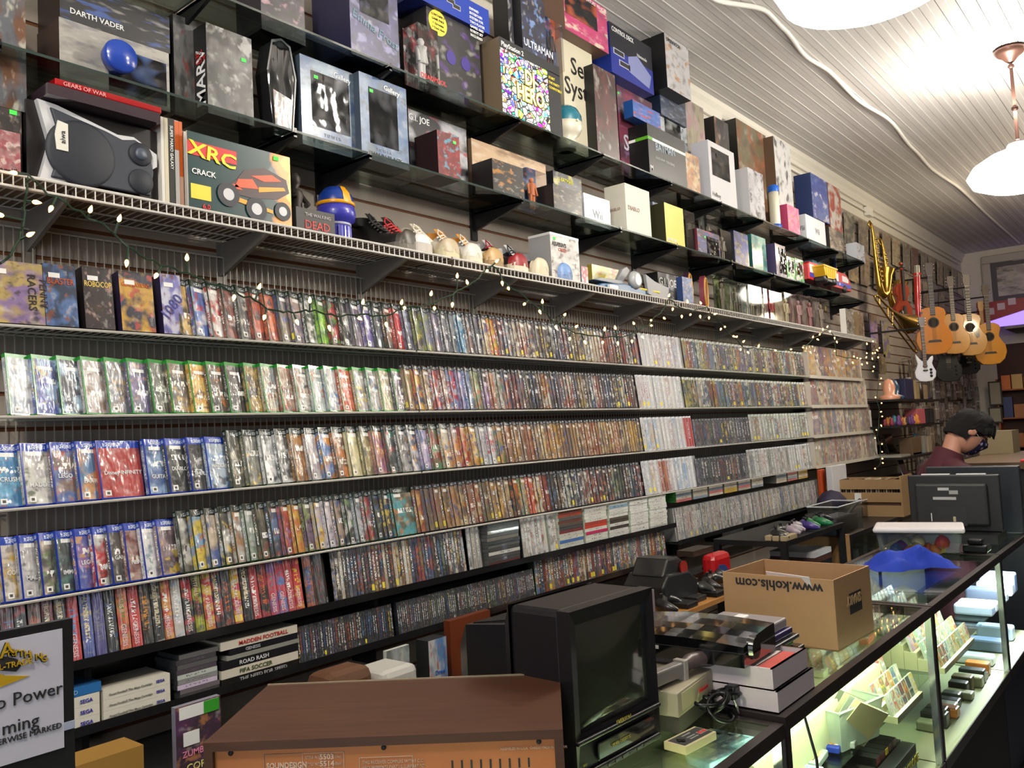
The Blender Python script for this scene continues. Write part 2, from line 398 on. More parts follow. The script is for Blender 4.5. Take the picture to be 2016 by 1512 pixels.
PAL = {'mix': '3A3A40 6A5A4A A85A2A 2A3A6A 8A2A2A 505860 B09060 203050 7A6A90 C8C0B0 40504A 903A2A 282828 B8A030 5A7AA0 D8D0C0 33261F 1E2A4A'.split(),
 'ps2': '2A2A30 403A38 2A3A5A 7A5A40 9A4A30 B8A890 4A4A58 D0C8B8 383028 6A6A70 8A3030 1C1C22 A89040 3A5070 CFCFC8 504038'.split(),
 'wii': 'E6E6E8 E0E0E4 DADADF EDEDED D0D4DA E8E4DC E6E6E8 E2E2E6 C8B0B0 A8C0D8'.split(),
 'white': 'D8D8D6 C8C8C4 E0DED8 A8A8A0 D0D0D0 B0A898 888880 E0E0E0'.split(),
 'dark': '2A2A2E 3A3438 222228 504A48 1C2030 5A5050 303848 443030 6A6668 8A8480'.split(),
 'warm': 'B08050 C0A070 8A6A50 A05A38 D0B888 706050 907868 C89A50'.split(),
 'red': 'C83A3E B82E34 D04448 C23038 A82A30 D85050 C83A3E 2A2A2C 3A3638 C83A3E 26262A'.split(),
 'jewel': '22262C 2A2E36 1C1E22 34302E 2A3038 202428 3A3A40 282420 26303A 1E2226 454A50'.split(),
 'jlight': 'B0B0AC 8A8A86 C0BEB8 707478 A09A90 D0D0CC 9AA0A8 B8B4A8 5A6068 A89A9A'.split()}
ACC = '8A3A2A C88A40 D8D0C0 5A88B8 E0C040 7A7A80 3A5A9A D0D0D0 A04040 E8E0D0 6A8A50 8A6AA0 202024 C06030'.split()
cases = []   # (kind, row, x, y, z, theta, tilt, c1, c2, c3)
def run(row, kind, xa, xb, n, pal, first=None, z=None, tilt=None, tmin=0):
    p = (xb-xa)/n; t = KIND[kind][1]
    for i in range(n):
        x = xa+p*(i+R_.uniform(-.06, .06))
        th = math.asin(min(.985, (t+.0006)/p))
        tl = tilt if tilt is not None else math.radians(max(4.5, 13-2.1*max(0, x-1.2)))
        th = max(th, math.radians(tmin))
        if first and i < len(first) and first[i]:
            cs = first[i].split(); cs = cs*2 if pal == 'red' and len(cs) == 1 else cs; c1, c2, c3 = [h(c) for c in (cs+[R_.choice(ACC), R_.choice(ACC)])[:3]]
        elif pal == 'red': c1 = h(R_.choice(PAL[pal])); c2 = tuple(v*.8 for v in c1); c3 = h('D8C8C0')
        else: c1, c2, c3 = h(R_.choice(PAL[pal])), h(R_.choice(PAL[pal])), h(R_.choice(ACC))
        cases.append([kind, row, x, LIP+.004, (z if z is not None else ZR[row])+R_.uniform(0, .001), th, tl, c1, c2, c3])
# row 1
run(1, 'xbox', 1.345, 2.566, 23, 'mix', ['2A2414 C8A040 302818', '3A60B0 D8DCE8 B02030', 'E8E4E0 B83A30 D8D8D8', '38302C 8A4030 C0B8B0', '4A4A4C 707274', '8A3028 C05030 2A2A2A', '9A3A24 D87040 382828', '203A60 7A6A58 2848A0', '6A6478 B09890 C8A8A0', 'E4E2E0 3A4A44 E8E8E8', '7AC030 4A7A28 A8D848', 'B02828 402828 48A030', 'D8D8D6 1C1C20 202020', '5A5A70 8A7888', '7060B0 D8D0E0 5A48A8', '303848 50586A', '8A5A40 383838', 'C02028 D83038 E8E0E0', '38385A 6A7090 9098B8', '7A8850 484030 C8B048', '8A90A8 A8B048 6A6A80', '6A7098 907888', '8A8A98 404058'])
run(1, 'ps2', 2.566, 2.979, 8, 'ps2', ['4A5058 808890', '1A80B0 D8E8F0 2090C0', '5A5A68 8A6050', '404858', '4A5A90 C8B890', 'E0B828 D84828 E8D070', '384058', 'A8A8B0 5A6880'])
run(1, 'ps2', 2.985, 4.10, 20, 'ps2'); run(1, 'wii', 4.13, 4.62, 10, 'wii'); run(1, 'x360', 4.64, 6.66, 34, 'mix')
# row 2
run(2, 'xone', .86, 2.295, 22, 'mix', ['E8EAEE B8C4D0 F0F0F0', 'A8C0E0 5060B0 C8B060', '283048 A8C8E0 405060', 'D0C8C8 8A7060 E0E0E0', '8A8E98 5A6068 A08868', '505070 7A70A0 C8A090', '3A4038 585E50 C0C8B8', '907858 50504A D0A830', 'D89828 E8C060 5A3A20', '3A3A38 5A4A38 C87828', '282628 383438 A0A0A0', '3A3834 A88838 C8B070', '8A9298 C0B8A0', '7A6458 B89880 C04030', 'C8C8C4 A88878 404040', 'A8B8B8 D0D8D8', 'B8B8B8 E0E0E0', 'D87048 C84838 E8E0D8', '908E8C C8C6C4', '70706E C8C8C8', 'B0A898 D8C8A8', '48485A 6A5878'])
run(2, 'ps2', 2.295, 2.959, 13, 'ps2', ['B89A78 8A6A48', '384878 D0A030 C83030', '3A4058 A88858', 'D8D8D8 B02020', '8A5050 C8C0B8', 'C02838 7A90C0 E0E0E8', '6A5890 A898C0', '5870A0 90A8C8 C8C8E0', '7A8A60 B0B890', '384048', 'A86040 D0A080', '7A6A58'])
run(2, 'ps2', 2.965, 4.05, 22, 'ps2'); run(2, 'wii', 4.07, 4.60, 11, 'wii'); run(2, 'x360', 4.62, 6.66, 36, 'mix')
# row 3
run(3, 'ps4', .83, 1.035, 3, 'mix', ['3080B8 60A8D0 B06848', 'B8B4B8 D8D8D0 586848', '7A6058 4060A0 B03028'])
run(3, 'ps4', 1.035, 1.095, 1, 'mix', ['4878A8 C89058 6898B8'])
run(3, 'ps4', 1.10, 1.20, 1, 'mix', ['B83A36 B43430 B83A36'])
run(3, 'ps4', 1.235, 1.50, 4, 'mix', ['88A8D0 4A68A0 D0E0F0', '181C1E 2A2E30 3A4042', '202224 302E2C C8C8C8', '7098C8 B8C8D8 485060'])
run(3, 'xbox', 1.51, 2.545, 17, 'mix', ['38382C 505040 A8A088', '505850 8A8A80', 'C8CCCC E8E8E8 404448', 'D8D8DC 484A4C E0E0E0', 'C08848 8A5828 D8C8A8', 'B0A8B0 D8D8DC', '6A90C8 D89030 4878C0', '6A4030 C87838', 'E0D8A8 E8E0B8 D8D0A0', '6A6850 A89868 D8D8B0', '9A6080 C89070 D8A888', '40484C 308878 B83A38', '505050 A8A8A8 D0D0D0', '2A3A5A C8C8D0', '6078B0 C0B0D8', '8A3030 388050', 'C8C0B0 D8A060'])
run(3, 'ps2', 2.545, 2.95, 7, 'warm', ['D09050 B8B0A8', 'B02820 C8A868 A83028', 'C08830 E0C888', 'B8B8B8 D0D4D8 8890A0', 'D8DCE0 C8C8D0 C02020', 'C09058'])
run(3, 'ps2', 2.955, 4.08, 22, 'warm'); run(3, 'wii', 4.10, 4.60, 11, 'wii'); run(3, 'wii', 4.60, 4.70, 3, 'wii', ['C03030 B82828 C03030']*3)
run(3, 'ps3', 4.71, 5.53, 19, 'dark'); run(3, 'x360', 5.54, 6.66, 20, 'white')
# row 4
run(4, 'ps4', .84, 1.31, 10, 'mix', ['D8D0C8 C8A030 908880', 'B8B4B8 D8D8D8 6A6A70', '50504A C0B0A0', '283438 507870 384848', '4858A8 9068A8 D8A058', 'C02A30 D0D0D0 702020', '38383A 585250 A0A0A0', '7A3838 B09088', 'D8D8E0 F0F0F0 80A0B0', '605058 A89098'])
run(4, 'xbox', 1.335, 2.20, 19, 'mix', ['C8C8C4 60605A 303030', 'E0C848 78A8D0 C87838', '4860A0 C8B8A0 D8C8B8', 'D0D0CC 484840', 'C8C8C8 A87850 706048', '6A8060 A0B0A8 C0C0C0', '30302C 706850', '384858 6080A8', '883030 C05040', 'D07830 E0B048', '70587A 8A9860', 'C8C0C8 D8A838 E0C850', 'E0D8E0 C8C0D8', '605850 A89080', '38383A D8D8D8', '68707A A8B0B8', 'B8B8C0 A83838', ])
run(4, 'xbox', 2.205, 2.32, 1, 'mix', ['6A6048 50A0A8 C88850'])
run(4, 'ps2', 2.33, 2.92, 12, 'warm'); run(4, 'ps2', 2.93, 4.05, 20, 'ps2', ['282420 C86830', 'A8A8A0', 'C84828 D85838', '4A3A30'])
run(4, 'wii', 4.08, 4.70, 13, 'wii', [None]*4+['B86848 A85838']*2); run(4, 'ps3', 4.71, 5.46, 18, 'dark'); run(4, 'wii', 5.47, 6.66, 24, 'white')
# row 5: clamshell cartridge boxes, thin cases
G5 = ['C83A40 D8D0D0', '5A5654', '5A5050 8A5050', '505450 C04048', '645E58 A07870', '44302E 7A3038', '3A3838', 'C4343C', '4A5AA0 5868B0 D8C040', '54508C 605898', '3A3A38', 'D04440 E08048', 'D04848', '2C2C2A 40382A', '2E302E', 'D85040 E0A050', 'C8C4B8 D8D8D8 5080C0', 'C03840 2A2A2A', '2A2A28 A8B030', 'C83838 D8B030', '262628 B84838', '3A3A3C', 'C02A48 D8B030', '2A2A2C', 'D04448 A82A30', '2A2A2A A03038', 'D04858 8A5A98', 'D04858 6A70B0', None, 'C83038', 'C8383C', 'C83038']
run(5, 'box', .77, 1.80, 31, 'red', G5[:1]+G5[:30], tilt=.19)
run(5, 'box', 1.815, 1.905, 2, 'dark', ['3A3834 C06030 2850A0', '44463C 3A3A38'], tilt=.16)
run(5, 'ps2', 1.91, 2.60, 40, 'ps2', tilt=.13); run(5, 'wii', 2.62, 2.70, 3, 'white', tilt=.1)
run(5, 'wii', 2.985, 3.265, 14, 'white', tilt=.1)
# row 6
run(6, 'jewel', 1.745, 2.175, 40, 'jewel', tilt=.1); run(6, 'jewel', 2.20, 3.04, 78, 'jewel', tilt=.1)
run(6, 'x360', 3.06, 4.26, 60, 'mix', tilt=.06)
# disc cases on the short black shelf past the stacks
run(7, 'slim', 4.38, 5.47, 84, 'jlight', z=.968, tilt=.08); run(7, 'slim', 5.49, 6.9, 106, 'jlight', z=.968, tilt=.08)

BOXT = {7: 'FIGHTER', 8: 'BUBSY', 10: 'ALTERED BEAST', 13: 'LOTUS II', 16: 'GREAT WALDO', 20: 'PITFALL', 22: 'GAUNTLET IV', 25: 'VECTORMAN'}
PS4T = {3: {1: 'CRUSH', 2: 'MADDEN', 3: 'LEGO', 4: 'EARTH', 5: 'Disney INFINITY', 6: 'GUITAR LIVE', 7: 'DIABLO', 8: 'THE LAST', 9: 'MADDEN'}, 4: {1: 'COMPLETE', 2: 'MADDEN', 4: 'IMMORTAL', 5: 'LEGO', 6: 'NBA', 7: 'GAMES', 8: 'NBA'}}
_lt = {}
def titles(o, kind, row, n, c1):
    def put(t, size, col, loc, rot, nm):
        k = (t, size, col)
        if k not in _lt: q = lettering(t, size, plain(h(col), .4), o, loc, rot, name=nm, bold=.015); _lt[k] = q.data
        else: q = bpy.data.objects.new(nm, _lt[k]); sc.collection.objects.link(q); q.parent = o; q.location = loc; q.rotation_euler = rot
    if kind == 'ps4':
        fr = (math.pi/2, 0, 0); put('PS4', .017, 'C8D0E8', (.030, -.0016, .153), fr, 'logo')
        t = PS4T.get(row, {}).get(n)
        if t: put(t, .017, 'D8D8D8', (.014, -.0016, .07 if n % 2 else .05), fr, 'title')
    else:
        dn = (Matrix.Rotation(-math.pi/2, 3, 'Z') @ Matrix.Rotation(math.pi/2, 3, 'Y') @ Matrix.Rotation(math.pi/2, 3, 'X')).to_euler()
        if n in BOXT: put(BOXT[n], .016, 'D8C8A0', (-.0016, .021, .172), dn, 'title')
        if c1[0] > .3 and c1[1] < .2: put('GENESIS', .017, 'E8C8C8', (-.0016, .021, .078), dn, 'logo')
def place_cases():
    D = lambda c: (c[2])**2+(2.4)**2 + (c[4]-1.62)**2
    lim = {'game': 188, 'disc': 264, 'cart': 99}
    K = lambda c: 'disc' if c[0] in ('jewel', 'slim') else ('cart' if c[0] == 'box' else 'game')
    order = sorted(range(len(cases)), key=lambda i: D(cases[i]))
    cnt = {}; single = set()
    for i in order:
        k = K(cases[i]); cnt[k] = cnt.get(k, 0)+1
        if cnt[k] <= lim[k]: single.add(i)
    rown = {}; rest = {}
    for i, c in enumerate(cases):
        kind, row, x, y, z, th, tl, c1, c2, c3 = c
        rown[row] = rown.get(row, 0)+1
        Mx = Matrix.Translation((x, y, z)) @ Matrix.Rotation(-tl, 4, 'X') @ Matrix.Rotation(th, 4, 'Z')
        if i in single:
            mb, mc = CM[kind][:2]
            nm = {'disc': 'disc_case', 'cart': 'cartridge_box', 'game': 'game_case'}[K(c)]
            o = bpy.data.objects.new(nm, mb); sc.collection.objects.link(o); o.matrix_world = Mx; o.color = (*c1, 1)
            a, b = cname(c1), cname(c2); ab = a if a == b else a+' and '+b
            place = {1: 'top wire shelf', 2: 'second wire shelf', 3: 'third wire shelf', 4: 'fourth wire shelf', 5: 'upper black shelf', 6: 'lowest black shelf', 7: 'short black shelf'}[row]
            what = {'disc': 'slim disc case', 'cart': 'cartridge box', 'game': '%s game case' % KIND[kind][6]}[K(c)]
            tag(o, '%s %s, %s along the %s' % (ab, what, ordn(rown[row]), place), {'disc': 'disc case', 'cart': 'game box', 'game': 'game case'}[K(c)],
                {'disc': 'disc cases on the ', 'cart': 'cartridge boxes on the ', 'game': 'game cases on the '}[K(c)]+place)
            if kind in ('box', 'ps4'): titles(o, kind, row, rown[row], c1)
            q = bpy.data.objects.new('cover', mc); sc.collection.objects.link(q); q.parent = o; q.color = (*c1, 1); q['c2'] = list(c2); q['c3'] = list(c3)
        else: rest.setdefault(K(c), []).append((c, Mx))
    for k, L in rest.items():
        V = []; F = []; mi = []; uv = []; C1 = []; C2 = []; C3 = []; mats = []
        for c, Mx in L:
            _, _, body, cover, pl, cs, ss = CM[c[0]]; rv = R_.random()
            for mbb, ms in ((body, [pl]), (cover, [cs, ss])):
                for m in ms:
                    if m not in mats: mats.append(m)
                n = len(V); V += [tuple(Mx @ Vector(p)) for p in mbb.v]
                F += [tuple(n+j for j in f) for f in mbb.f]; mi += [mats.index(ms[m]) for m in mbb.m]; uv += mbb.uv
                nl = sum(len(f) for f in mbb.f)
                C1 += [(*c[7], rv)]*nl; C2 += [(*c[8], 1)]*nl; C3 += [(*c[9], 1)]*nl
        me = bpy.data.meshes.new('cases'); me.from_pydata(V, [], F)
        for m in mats: me.materials.append(m)
        me.polygons.foreach_set('material_index', mi)
        me.uv_layers.new(name='UVMap').data.foreach_set('uv', [q for p in uv for q in p])
        for nm, A in (('c1', C1), ('c2', C2), ('c3', C3)):
            me.color_attributes.new(nm, 'FLOAT_COLOR', 'CORNER').data.foreach_set('color', [q for p in A for q in p])
        o = bpy.data.objects.new({'disc': 'disc_cases', 'cart': 'cartridge_boxes', 'game': 'game_cases'}[k], me); sc.collection.objects.link(o)
        tag(o, {'disc': 'long run of slim disc cases on the black shelf past the stacked cases', 'game': 'dense far rows of game case spines between the nearer cases and the comic books', 'cart': 'boxes'}[k], 'game cases' if k == 'game' else 'disc cases', kind='stuff')
place_cases()
# ---------------------------------------------------------------- white wire ledge over the games
G1, G2, LED = 2.690, 3.060, 2.352
def ledge():
    rail = PALEWIRE
    brk = plain(h('8f8a84'), .4, .4, name='grey_steel')
    liner = plain(h('7d6a58'), .8, name='fibre_board')
    for si, (x0, x1) in enumerate(((-.1, 2.425), (2.435, 4.345), (4.355, 6.2), (6.21, 8.12))):
        cx = (x0+x1)/2; root = empty('wire_ledge', (cx, -.31, LED))
        tag(root, 'long white wire ledge over the games, %s' % ['section carrying the magazines and loudspeaker', 'section carrying the sneakers', 'section carrying the toy spaceship', 'end section with the strings of lights'][si], 'shelf', 'white wire ledge sections')
        b = MB(); x = x0+.012
        while x < x1:
            X = x-cx
            b.box(X-.0014, X+.0014, 0, .30, -.007, -.0042); b.box(X-.0014, X+.0014, -.003, 0, -.036, -.004); x += .0254
        b.build('deck_wires', rail, root)
        b = MB()
        for yy, zz, rr in ((-.002, -.004, .0045), (-.002, -.036, .0038), (.30, -.006, .003), (.10, -.010, .003), (.2, -.010, .003)):
            b.tube([(x0-cx, yy, zz), (x1-cx, yy, zz)], rr, 6)
        b.build('front_lip', rail, root)
        MB().box(x0-cx+.01, x1-cx-.01, .012, .285, -.004, -.001).build('shelf_liner', liner, root)
        k = 0; X = x0+.45
        while X < x1-.1:
            q = X-cx
            b = MB().prism([(q-.001, 0), (q+.001, 0), (q+.001, .001), (q-.001, .001)], .28, .281)
            b.face([(q, .31, -.012), (q, .02, -.012), (q, .02, -.03), (q, .31, -.13)]); b.face([(q+.012, .31, -.012), (q+.012, .02, -.012), (q+.012, .02, -.03), (q+.012, .31, -.13)])
            b.face([(q, .31, -.13), (q, .02, -.03), (q+.012, .02, -.03), (q+.012, .31, -.13)]); b.box(q-.012, q+.024, .303, .309, -.19, -.01)
            b.build('bracket', brk, root); X += .62
ledge()

# ---------------------------------------------------------------- glass shelves with black brackets
def glass_shelves():
    for lev, z, edges in (('lower', G1, [-.2, .80, 1.70, 2.03, 2.92, 3.75, 4.36, 5.10, 5.80, 6.50, 7.20, 7.86]), ('upper', G2, [-.2, .66, 1.40, 2.15, 2.93, 3.62, 4.34, 5.0, 5.66, 6.55, 7.25, 7.95])):
        for i in range(len(edges)-1):
            x0, x1 = edges[i]+.008, edges[i+1]-.008
            b = MB(); b.box(x0, x1, -.30, -.012, -.008, 0, 0, {'front': 1, 'left': 1, 'right': 1})
            o = b.build('glass_shelf', [SHELFGL, plain(h('2b3a36'), .12, coat=.5, name='glass_edge')], loc=(0, 0, z))
            tag(o, 'clear glass shelf pane, %s along the %s glass level' % (ordn(i+1), lev), 'shelf', 'glass shelves above the wire ledge')
        for i, x in enumerate(edges[1:]):
            b = MB()
            b.prism([(-.006, -.002), (.006, -.002), (.006, -.012), (-.006, -.012)], -.305, -.02)
            for s in (-.006, .006):
                b.face([(s, -.305, 0), (s, -.305, -.018), (s, -.012, -.09), (s, -.012, 0)])
            b.face([(-.006, -.305, -.018), (.006, -.305, -.018), (.006, -.012, -.09), (-.006, -.012, -.09)])
            b.face([(-.006, -.305, -.018), (-.006, -.305, .014), (.006, -.305, .014), (.006, -.305, -.018)])
            o = b.build('shelf_bracket', BLKMET, loc=(x, 0, z-.009))
            tag(o, 'black knife bracket under the %s glass level, %s in line' % (lev, ordn(i+1)), 'bracket', 'black brackets holding the glass shelves')
            MB().box(-.02, .02, -.012, -.001, -.13, .03).build('wall_plate', BLKMET, o)
glass_shelves()

# ---------------------------------------------------------------- printed boxes
PRINT = art_mat('print', title=True, sticker=0, rating=0, gloss=.35, wrinkle=.05)
PRINTP = art_mat('print_plain', title=False, sticker=0, rating=0, gloss=.3, wrinkle=.05)
FILM = None
def film():
    global FILM
    if FILM: return FILM
    s = SN('window_film'); tc = s.n('ShaderNodeTexCoord'); oi = s.n('ShaderNodeObjectInfo')
    nz = s.noise(tc.outputs['UV'], 2.2, s.m('MULTIPLY', oi.outputs['Random'], 50), 1.)
    s.set(Base_Color=s.mix(s.step(nz, .52, .66), h('121316'), s.mix(.55, oi.outputs['Color'], (.02,.02,.025))), Roughness=.07, Specular_IOR_Level=.35); s.bump(nz, .3, .03)
    FILM = s.mat; return FILM
def cbox(kind, label, x, y, z, w, d, hh, cf, c2, c3, side, texts=(), win=None, tagp=None, rz=0, mat=None, top=None, group=None, cat='box', sidemat=None):
    r = MB(); sm = sidemat or plain(h(side), .45, name='card'); tm = plain(h(top), .45) if top else sm
    r.box(0, w, 0, d, 0, hh, 1, {'front': 0, 'top': 2, 'bottom': 1})
    o = r.build(kind, [mat or PRINTP, sm, tm]); o.location = (x, y, z); o.rotation_euler = (0, 0, rz)
    o.color = (*h(cf), 1); o['c2'] = list(h(c2)); o['c3'] = list(h(c3))
    tag(o, label, cat, group)
    for t in texts:
        s, u, v, size, col = t[:5]; rot = t[5] if len(t) > 5 else 0; face = t[6] if len(t) > 6 else 'front'; sx = t[7] if len(t) > 7 else 1
        m = plain(h(col), .5, name='ink')
        if face == 'front': lettering(s, size*hh, m, o, (u*w, -.0012, v*hh), Matrix.Rotation(math.pi/2, 3, 'X').to_euler() if not rot else (Matrix.Rotation(rot, 3, 'Y') @ Matrix.Rotation(math.pi/2, 3, 'X')).to_euler(), sx=sx, bold=.01)
        elif face == 'left': lettering(s, size*hh, m, o, (-.0012, d-u*d, v*hh), (Matrix.Rotation(-math.pi/2, 3, 'Z') @ Matrix.Rotation(rot, 3, 'Y') @ Matrix.Rotation(math.pi/2, 3, 'X')).to_euler(), sx=sx, bold=.01)
    if win:
        u0_, u1_, v0_, v1_ = win[:4]; q = MB().face([(u0_*w, -.001, v0_*hh), (u1_*w, -.001, v0_*hh), (u1_*w, -.001, v1_*hh), (u0_*w, -.001, v1_*hh)]).build('window', film(), o)
        q.color = (*h(win[4] if len(win) > 4 else '8a8c90'), 1)
    if tagp: MB().box(tagp[0]*w, tagp[0]*w+.018, -.0016, -.0008, tagp[1]*hh, tagp[1]*hh+.012).build('price_tag', GREENTAG, o)
    return o
def carton(kind, label, L, R, top, z, d, cf, c2, c3, side, y=None, **kw):
    if y is None:
        P = PZ(L[0], L[1], z); yy = max(-.30, min(-.06, P.y))
    else: yy = y
    x0 = PY(L[0], L[1], yy).x; x1 = PY(R[0], R[1], yy).x; z1 = PY(L[0], top, yy).z
    d = min(d, -.013-yy)
    return cbox(kind, label, x0, yy, z, x1-x0, d, z1-z, cf, c2, c3, side, **kw)
PI = math.pi
def g1_items():
    Z = G1
    a = carton('toy_box', 'white and blue boxed toy on the lower glass shelf above the red tin', (118, 160), (335, 215), 33, Z, .2, 'B8B4AC', 'A8A49E', '8A8A90', '3a2a24', mat=PRINTP, win=(.42, .97, .08, .8, '6a88c8'))
    MB().lathe([(0.0, 0), (.03, .006), (.045, .02), (.05, .05), (.045, .06), (.001, .062)], n=24, T=Matrix.Translation((a.dimensions.x*.46, -.001, .105)) @ Matrix.Rotation(PI/2, 4, 'X')).build('dome', plain(h('2A48A8'), .2), a, True)
    b = carton('toy_box', 'flat dark and white toy box lying on the white boxed toy', (118, 33), (335, 105), -45, a.location.z+a.dimensions.z+.001, .2, '26262a', '2A2A30', '4060A8', '2a1c18', y=a.location.y, texts=[('DARTH VADER', .08, .18, .2, 'E0E0E0')])
    carton('figure_box', 'black figure box with MARV lettered up its spine', (410, 222), (500, 240), 45, Z, .075, '6a6a6a', '2a2a2a', 'B8B8B8', '111111', texts=[('MARV', .85, .10, .24, 'E8E8E8', -PI/2, 'left', 1), ('SIN', .15, .66, .09, 'C02020', 0, 'left'), ('CITY', .15, .58, .09, 'C02020', 0, 'left')], tagp=(.75, .7))
    carton('figure_box', 'black and grey boxed figure just behind the MARV box', (345, 215), (392, 226), 28, Z, .12, '2a2a2a', '6a6a6a', '7A2820', '151515', y=-.16)
    # coffin shaped box
    P = PZ(530, 262, Z); w, hh = .115, .345
    poly = [(.02, 0), (.095, 0), (.115, .22), (.095, .33), (.06, .345), (.022, .33), (0, .22)]
    o = MB().prism(poly, 0, .07, 0, side=1).build('coffin_box', [film(), BLACKP], loc=(P.x, max(P.y, -.27), Z)); o.color = (.05, .05, .06, 1)
    tag(o, 'black coffin shaped doll box with skull leaflet on glass shelf', 'box')
    c = MB().prism([(.025, .03), (.09, .03), (.1, .14), (.02, .16)], -.002, -.0005).build('leaflet', PRINTP, o); c.color = (*h('7A4A48'), 1); c['c2'] = list(h('3A3634')); c['c3'] = list(h('C8B090'))
    MB().prism([(.02, -.002), (.095, -.002), (.118, .22), (.097, .334), (.06, .35), (.02, .334), (-.003, .22), (.003, .22), (.024, .327), (.06, .342), (.092, .327), (.112, .22), (.091, .004), (.024, .004)], -.003, .0).build('frame', plain(h('4a4d50'), .3), o)
    carton('figure_box', 'blue grey window box lettered THE GUNSLINGER', (596, 283), (711, 307), 107, Z, .13, '4A6A98', '8098B0', '5A6878', '4a5664', win=(.17, .82, .24, .86, '989aa0'), tagp=(.22, .78), texts=[('Gallery', .55, .88, .085, 'E8E8E8', .1), ('THE GUNSLINGER', .06, .06, .075, '202428'), ('T O W E R', .36, .155, .05, '8A9098')])
    carton('figure_box', 'blue grey window box lettered MAN IN BLACK, beside the bracket', (713, 309), (806, 332), 142, Z, .13, '4A6A98', '7088A8', '5A6878', '4a5664', win=(.18, .78, .2, .86, '5a5c60'), tagp=(.2, .8), texts=[('Gallery', .50, .89, .085, 'E8E8E8', .1), ('MAN IN BLACK', .14, .05, .075, '202428'), ('T O W E R', .3, .13, .05, '8A9098')])
    carton('toy_box', 'dark boxed toy with striped flag print behind the red doll box', (808, 330), (922, 352), 215, Z, .1, '2A2A30', 'B8B8C0', 'A83030', '1a1a1c', y=-.14, texts=[('G.I. JOE', .0, .86, .12, 'E0E0E0')], mat=PRINTP)
    carton('doll_box', 'deep red doll box with two blue skinned ladies printed', (864, 343), (908, 362), 256, Z, .13, '8A2028', '6A1820', '5098B0', '2a1418', tagp=(.7, .8))
    carton('wooden_box', 'cream board game box with NEW printed on it', (932, 365), (1078, 402), 273, Z, .12, 'C0A080', 'C8AA88', '8A6A50', '8a7058', y=-.15, texts=[('NEW...', .58, .5, .2, 'B84030')])
    carton('tin_box', 'black game box with gold crown of antlers printed', (972, 385), (1033, 402), 312, Z, .12, '0C0C0C', '181410', 'B07828', '0a0a0a', y=-.285)
    clear_pack('figure_pack', 'small clear figure pack with HALO blue card, beside the antler box', (1040, 406), (1080, 415), 330, Z, .07, '3060B0', '1A2A50', 'D07030', texts=[('HALO', .08, .04, .13, 'E8E8E8')])
    a = carton('figure_box', 'black box with iron throne print on the glass shelf', (1092, 425), (1148, 440), 362, Z, .13, '141210', '302820', '706048', '0c0c0c', y=-.285)
    carton('figure_box', 'clear box with yellow lettering BATMAN behind the throne box', (1092, 400), (1148, 420), 336, Z, .1, '202228', '484C58', 'B8B030', '1c1e24', y=-.13, texts=[('BATMAN', .25, .84, .1, 'D8D040')])
    carton('console_box', 'flat white console box reading Wii on lower glass shelf', (1152, 440), (1203, 455), 380, Z, .06, 'D8DCE2', 'C8D0DC', 'E8E8E8', 'b8bec8', y=-.24, texts=[('Wii', .32, .25, .4, '8A8E94')])
    carton('game_box', 'tall white game box reading DIABLO', (1236, 470), (1284, 480), 362, Z, .13, 'C8C4B4', 'D8D6CE', 'B8B2A0', 'c9c5b7', y=-.29, texts=[('DIABLO', .08, .46, .13, '8A7060'), ('DIABLO', .1, .46, .09, '9A8070', 0, 'left')], mat=plain(h('CFCBBE'), .5))
    carton('console_box', 'blue grey console box between the white box and the yellow box', (1288, 455), (1312, 468), 398, Z, .1, '3A4A68', '8A98B0', '202838', '4a5668', y=-.15)
    carton('figure_box', 'bright yellow figure box reading BRUCE LEE', (1313, 490), (1350, 502), 400, Z, .10, 'C8B810', 'C0B010', '1C1A10', '2a2812', y=-.29, mat=plain(h('D0BE10'), .4), texts=[('BRUCE LEE', .05, .06, .1, 'E8E8E8')])
    clear_pack('figure_pack', 'clear tube pack right of the yellow figure box', (1353, 494), (1372, 503), 415, Z, .07, '8A9878', 'B8B8A8', '606858')
    carton('figure_box', 'red and blue figure box on the lower glass shelf', (1376, 513), (1420, 525), 450, Z, .1, '2A3888', '28204A', 'C03030', '6a2030', y=-.27, win=(.4, .95, .1, .8, '7a7a88'), tagp=(.3, .7))
    for i, (xa, xb, yt, c) in enumerate(((1400, 1416, 425, '8A8A88'), (1422, 1447, 452, 'A89880'))):
        clear_pack('figure_pack', ['tall clear figure tube behind the red and blue box', 'clear figure pack before the dark blue circle box'][i], (xa, 500+i*18), (xb, 505+i*18), yt, Z, .08, c, '5a5850', 'c8c0b0', y=[-.12, -.27][i])
    carton('figure_box', 'dark blue box with circle print on the lower glass shelf', (1449, 530), (1477, 540), 455, Z, .1, '141A50', '2040A0', '88804A', '10143a', y=-.28)
    carton('figure_box', 'teal and clear figure box next to the circle box', (1484, 540), (1512, 548), 462, Z, .1, '3A8A88', '7AB0A8', 'A8A090', '2a6a68', y=-.24)
    carton('figure_box', 'purple figure box with clear front', (1530, 545), (1550, 552), 480, Z, .11, '5A5070', '9A90A8', 'D8D8D8', '4A3E68', y=-.29, win=(.3, 1, .1, .9, 'c8c8c8'))
    for i in range(2):
        carton('figure_box', ['small green and white window box next to the purple box', 'small green and white window box beside the yellow toy truck'][i], (1552+i*17, 562+i*4), (1568+i*17, 566+i*4), 505+i*4, Z, .07, 'E0E4DC', '38A048', 'E8E8E8', '2A7838', y=-.29, win=(.2, .85, .3, .85, 'e8e8e8'))
    carton('figure_box', 'pale blue box standing behind the toy truck', (1602, 548), (1640, 560), 512, Z, .1, '4A8098', '6AA0B0', '9AC0C8', '3a6a80', y=-.12)
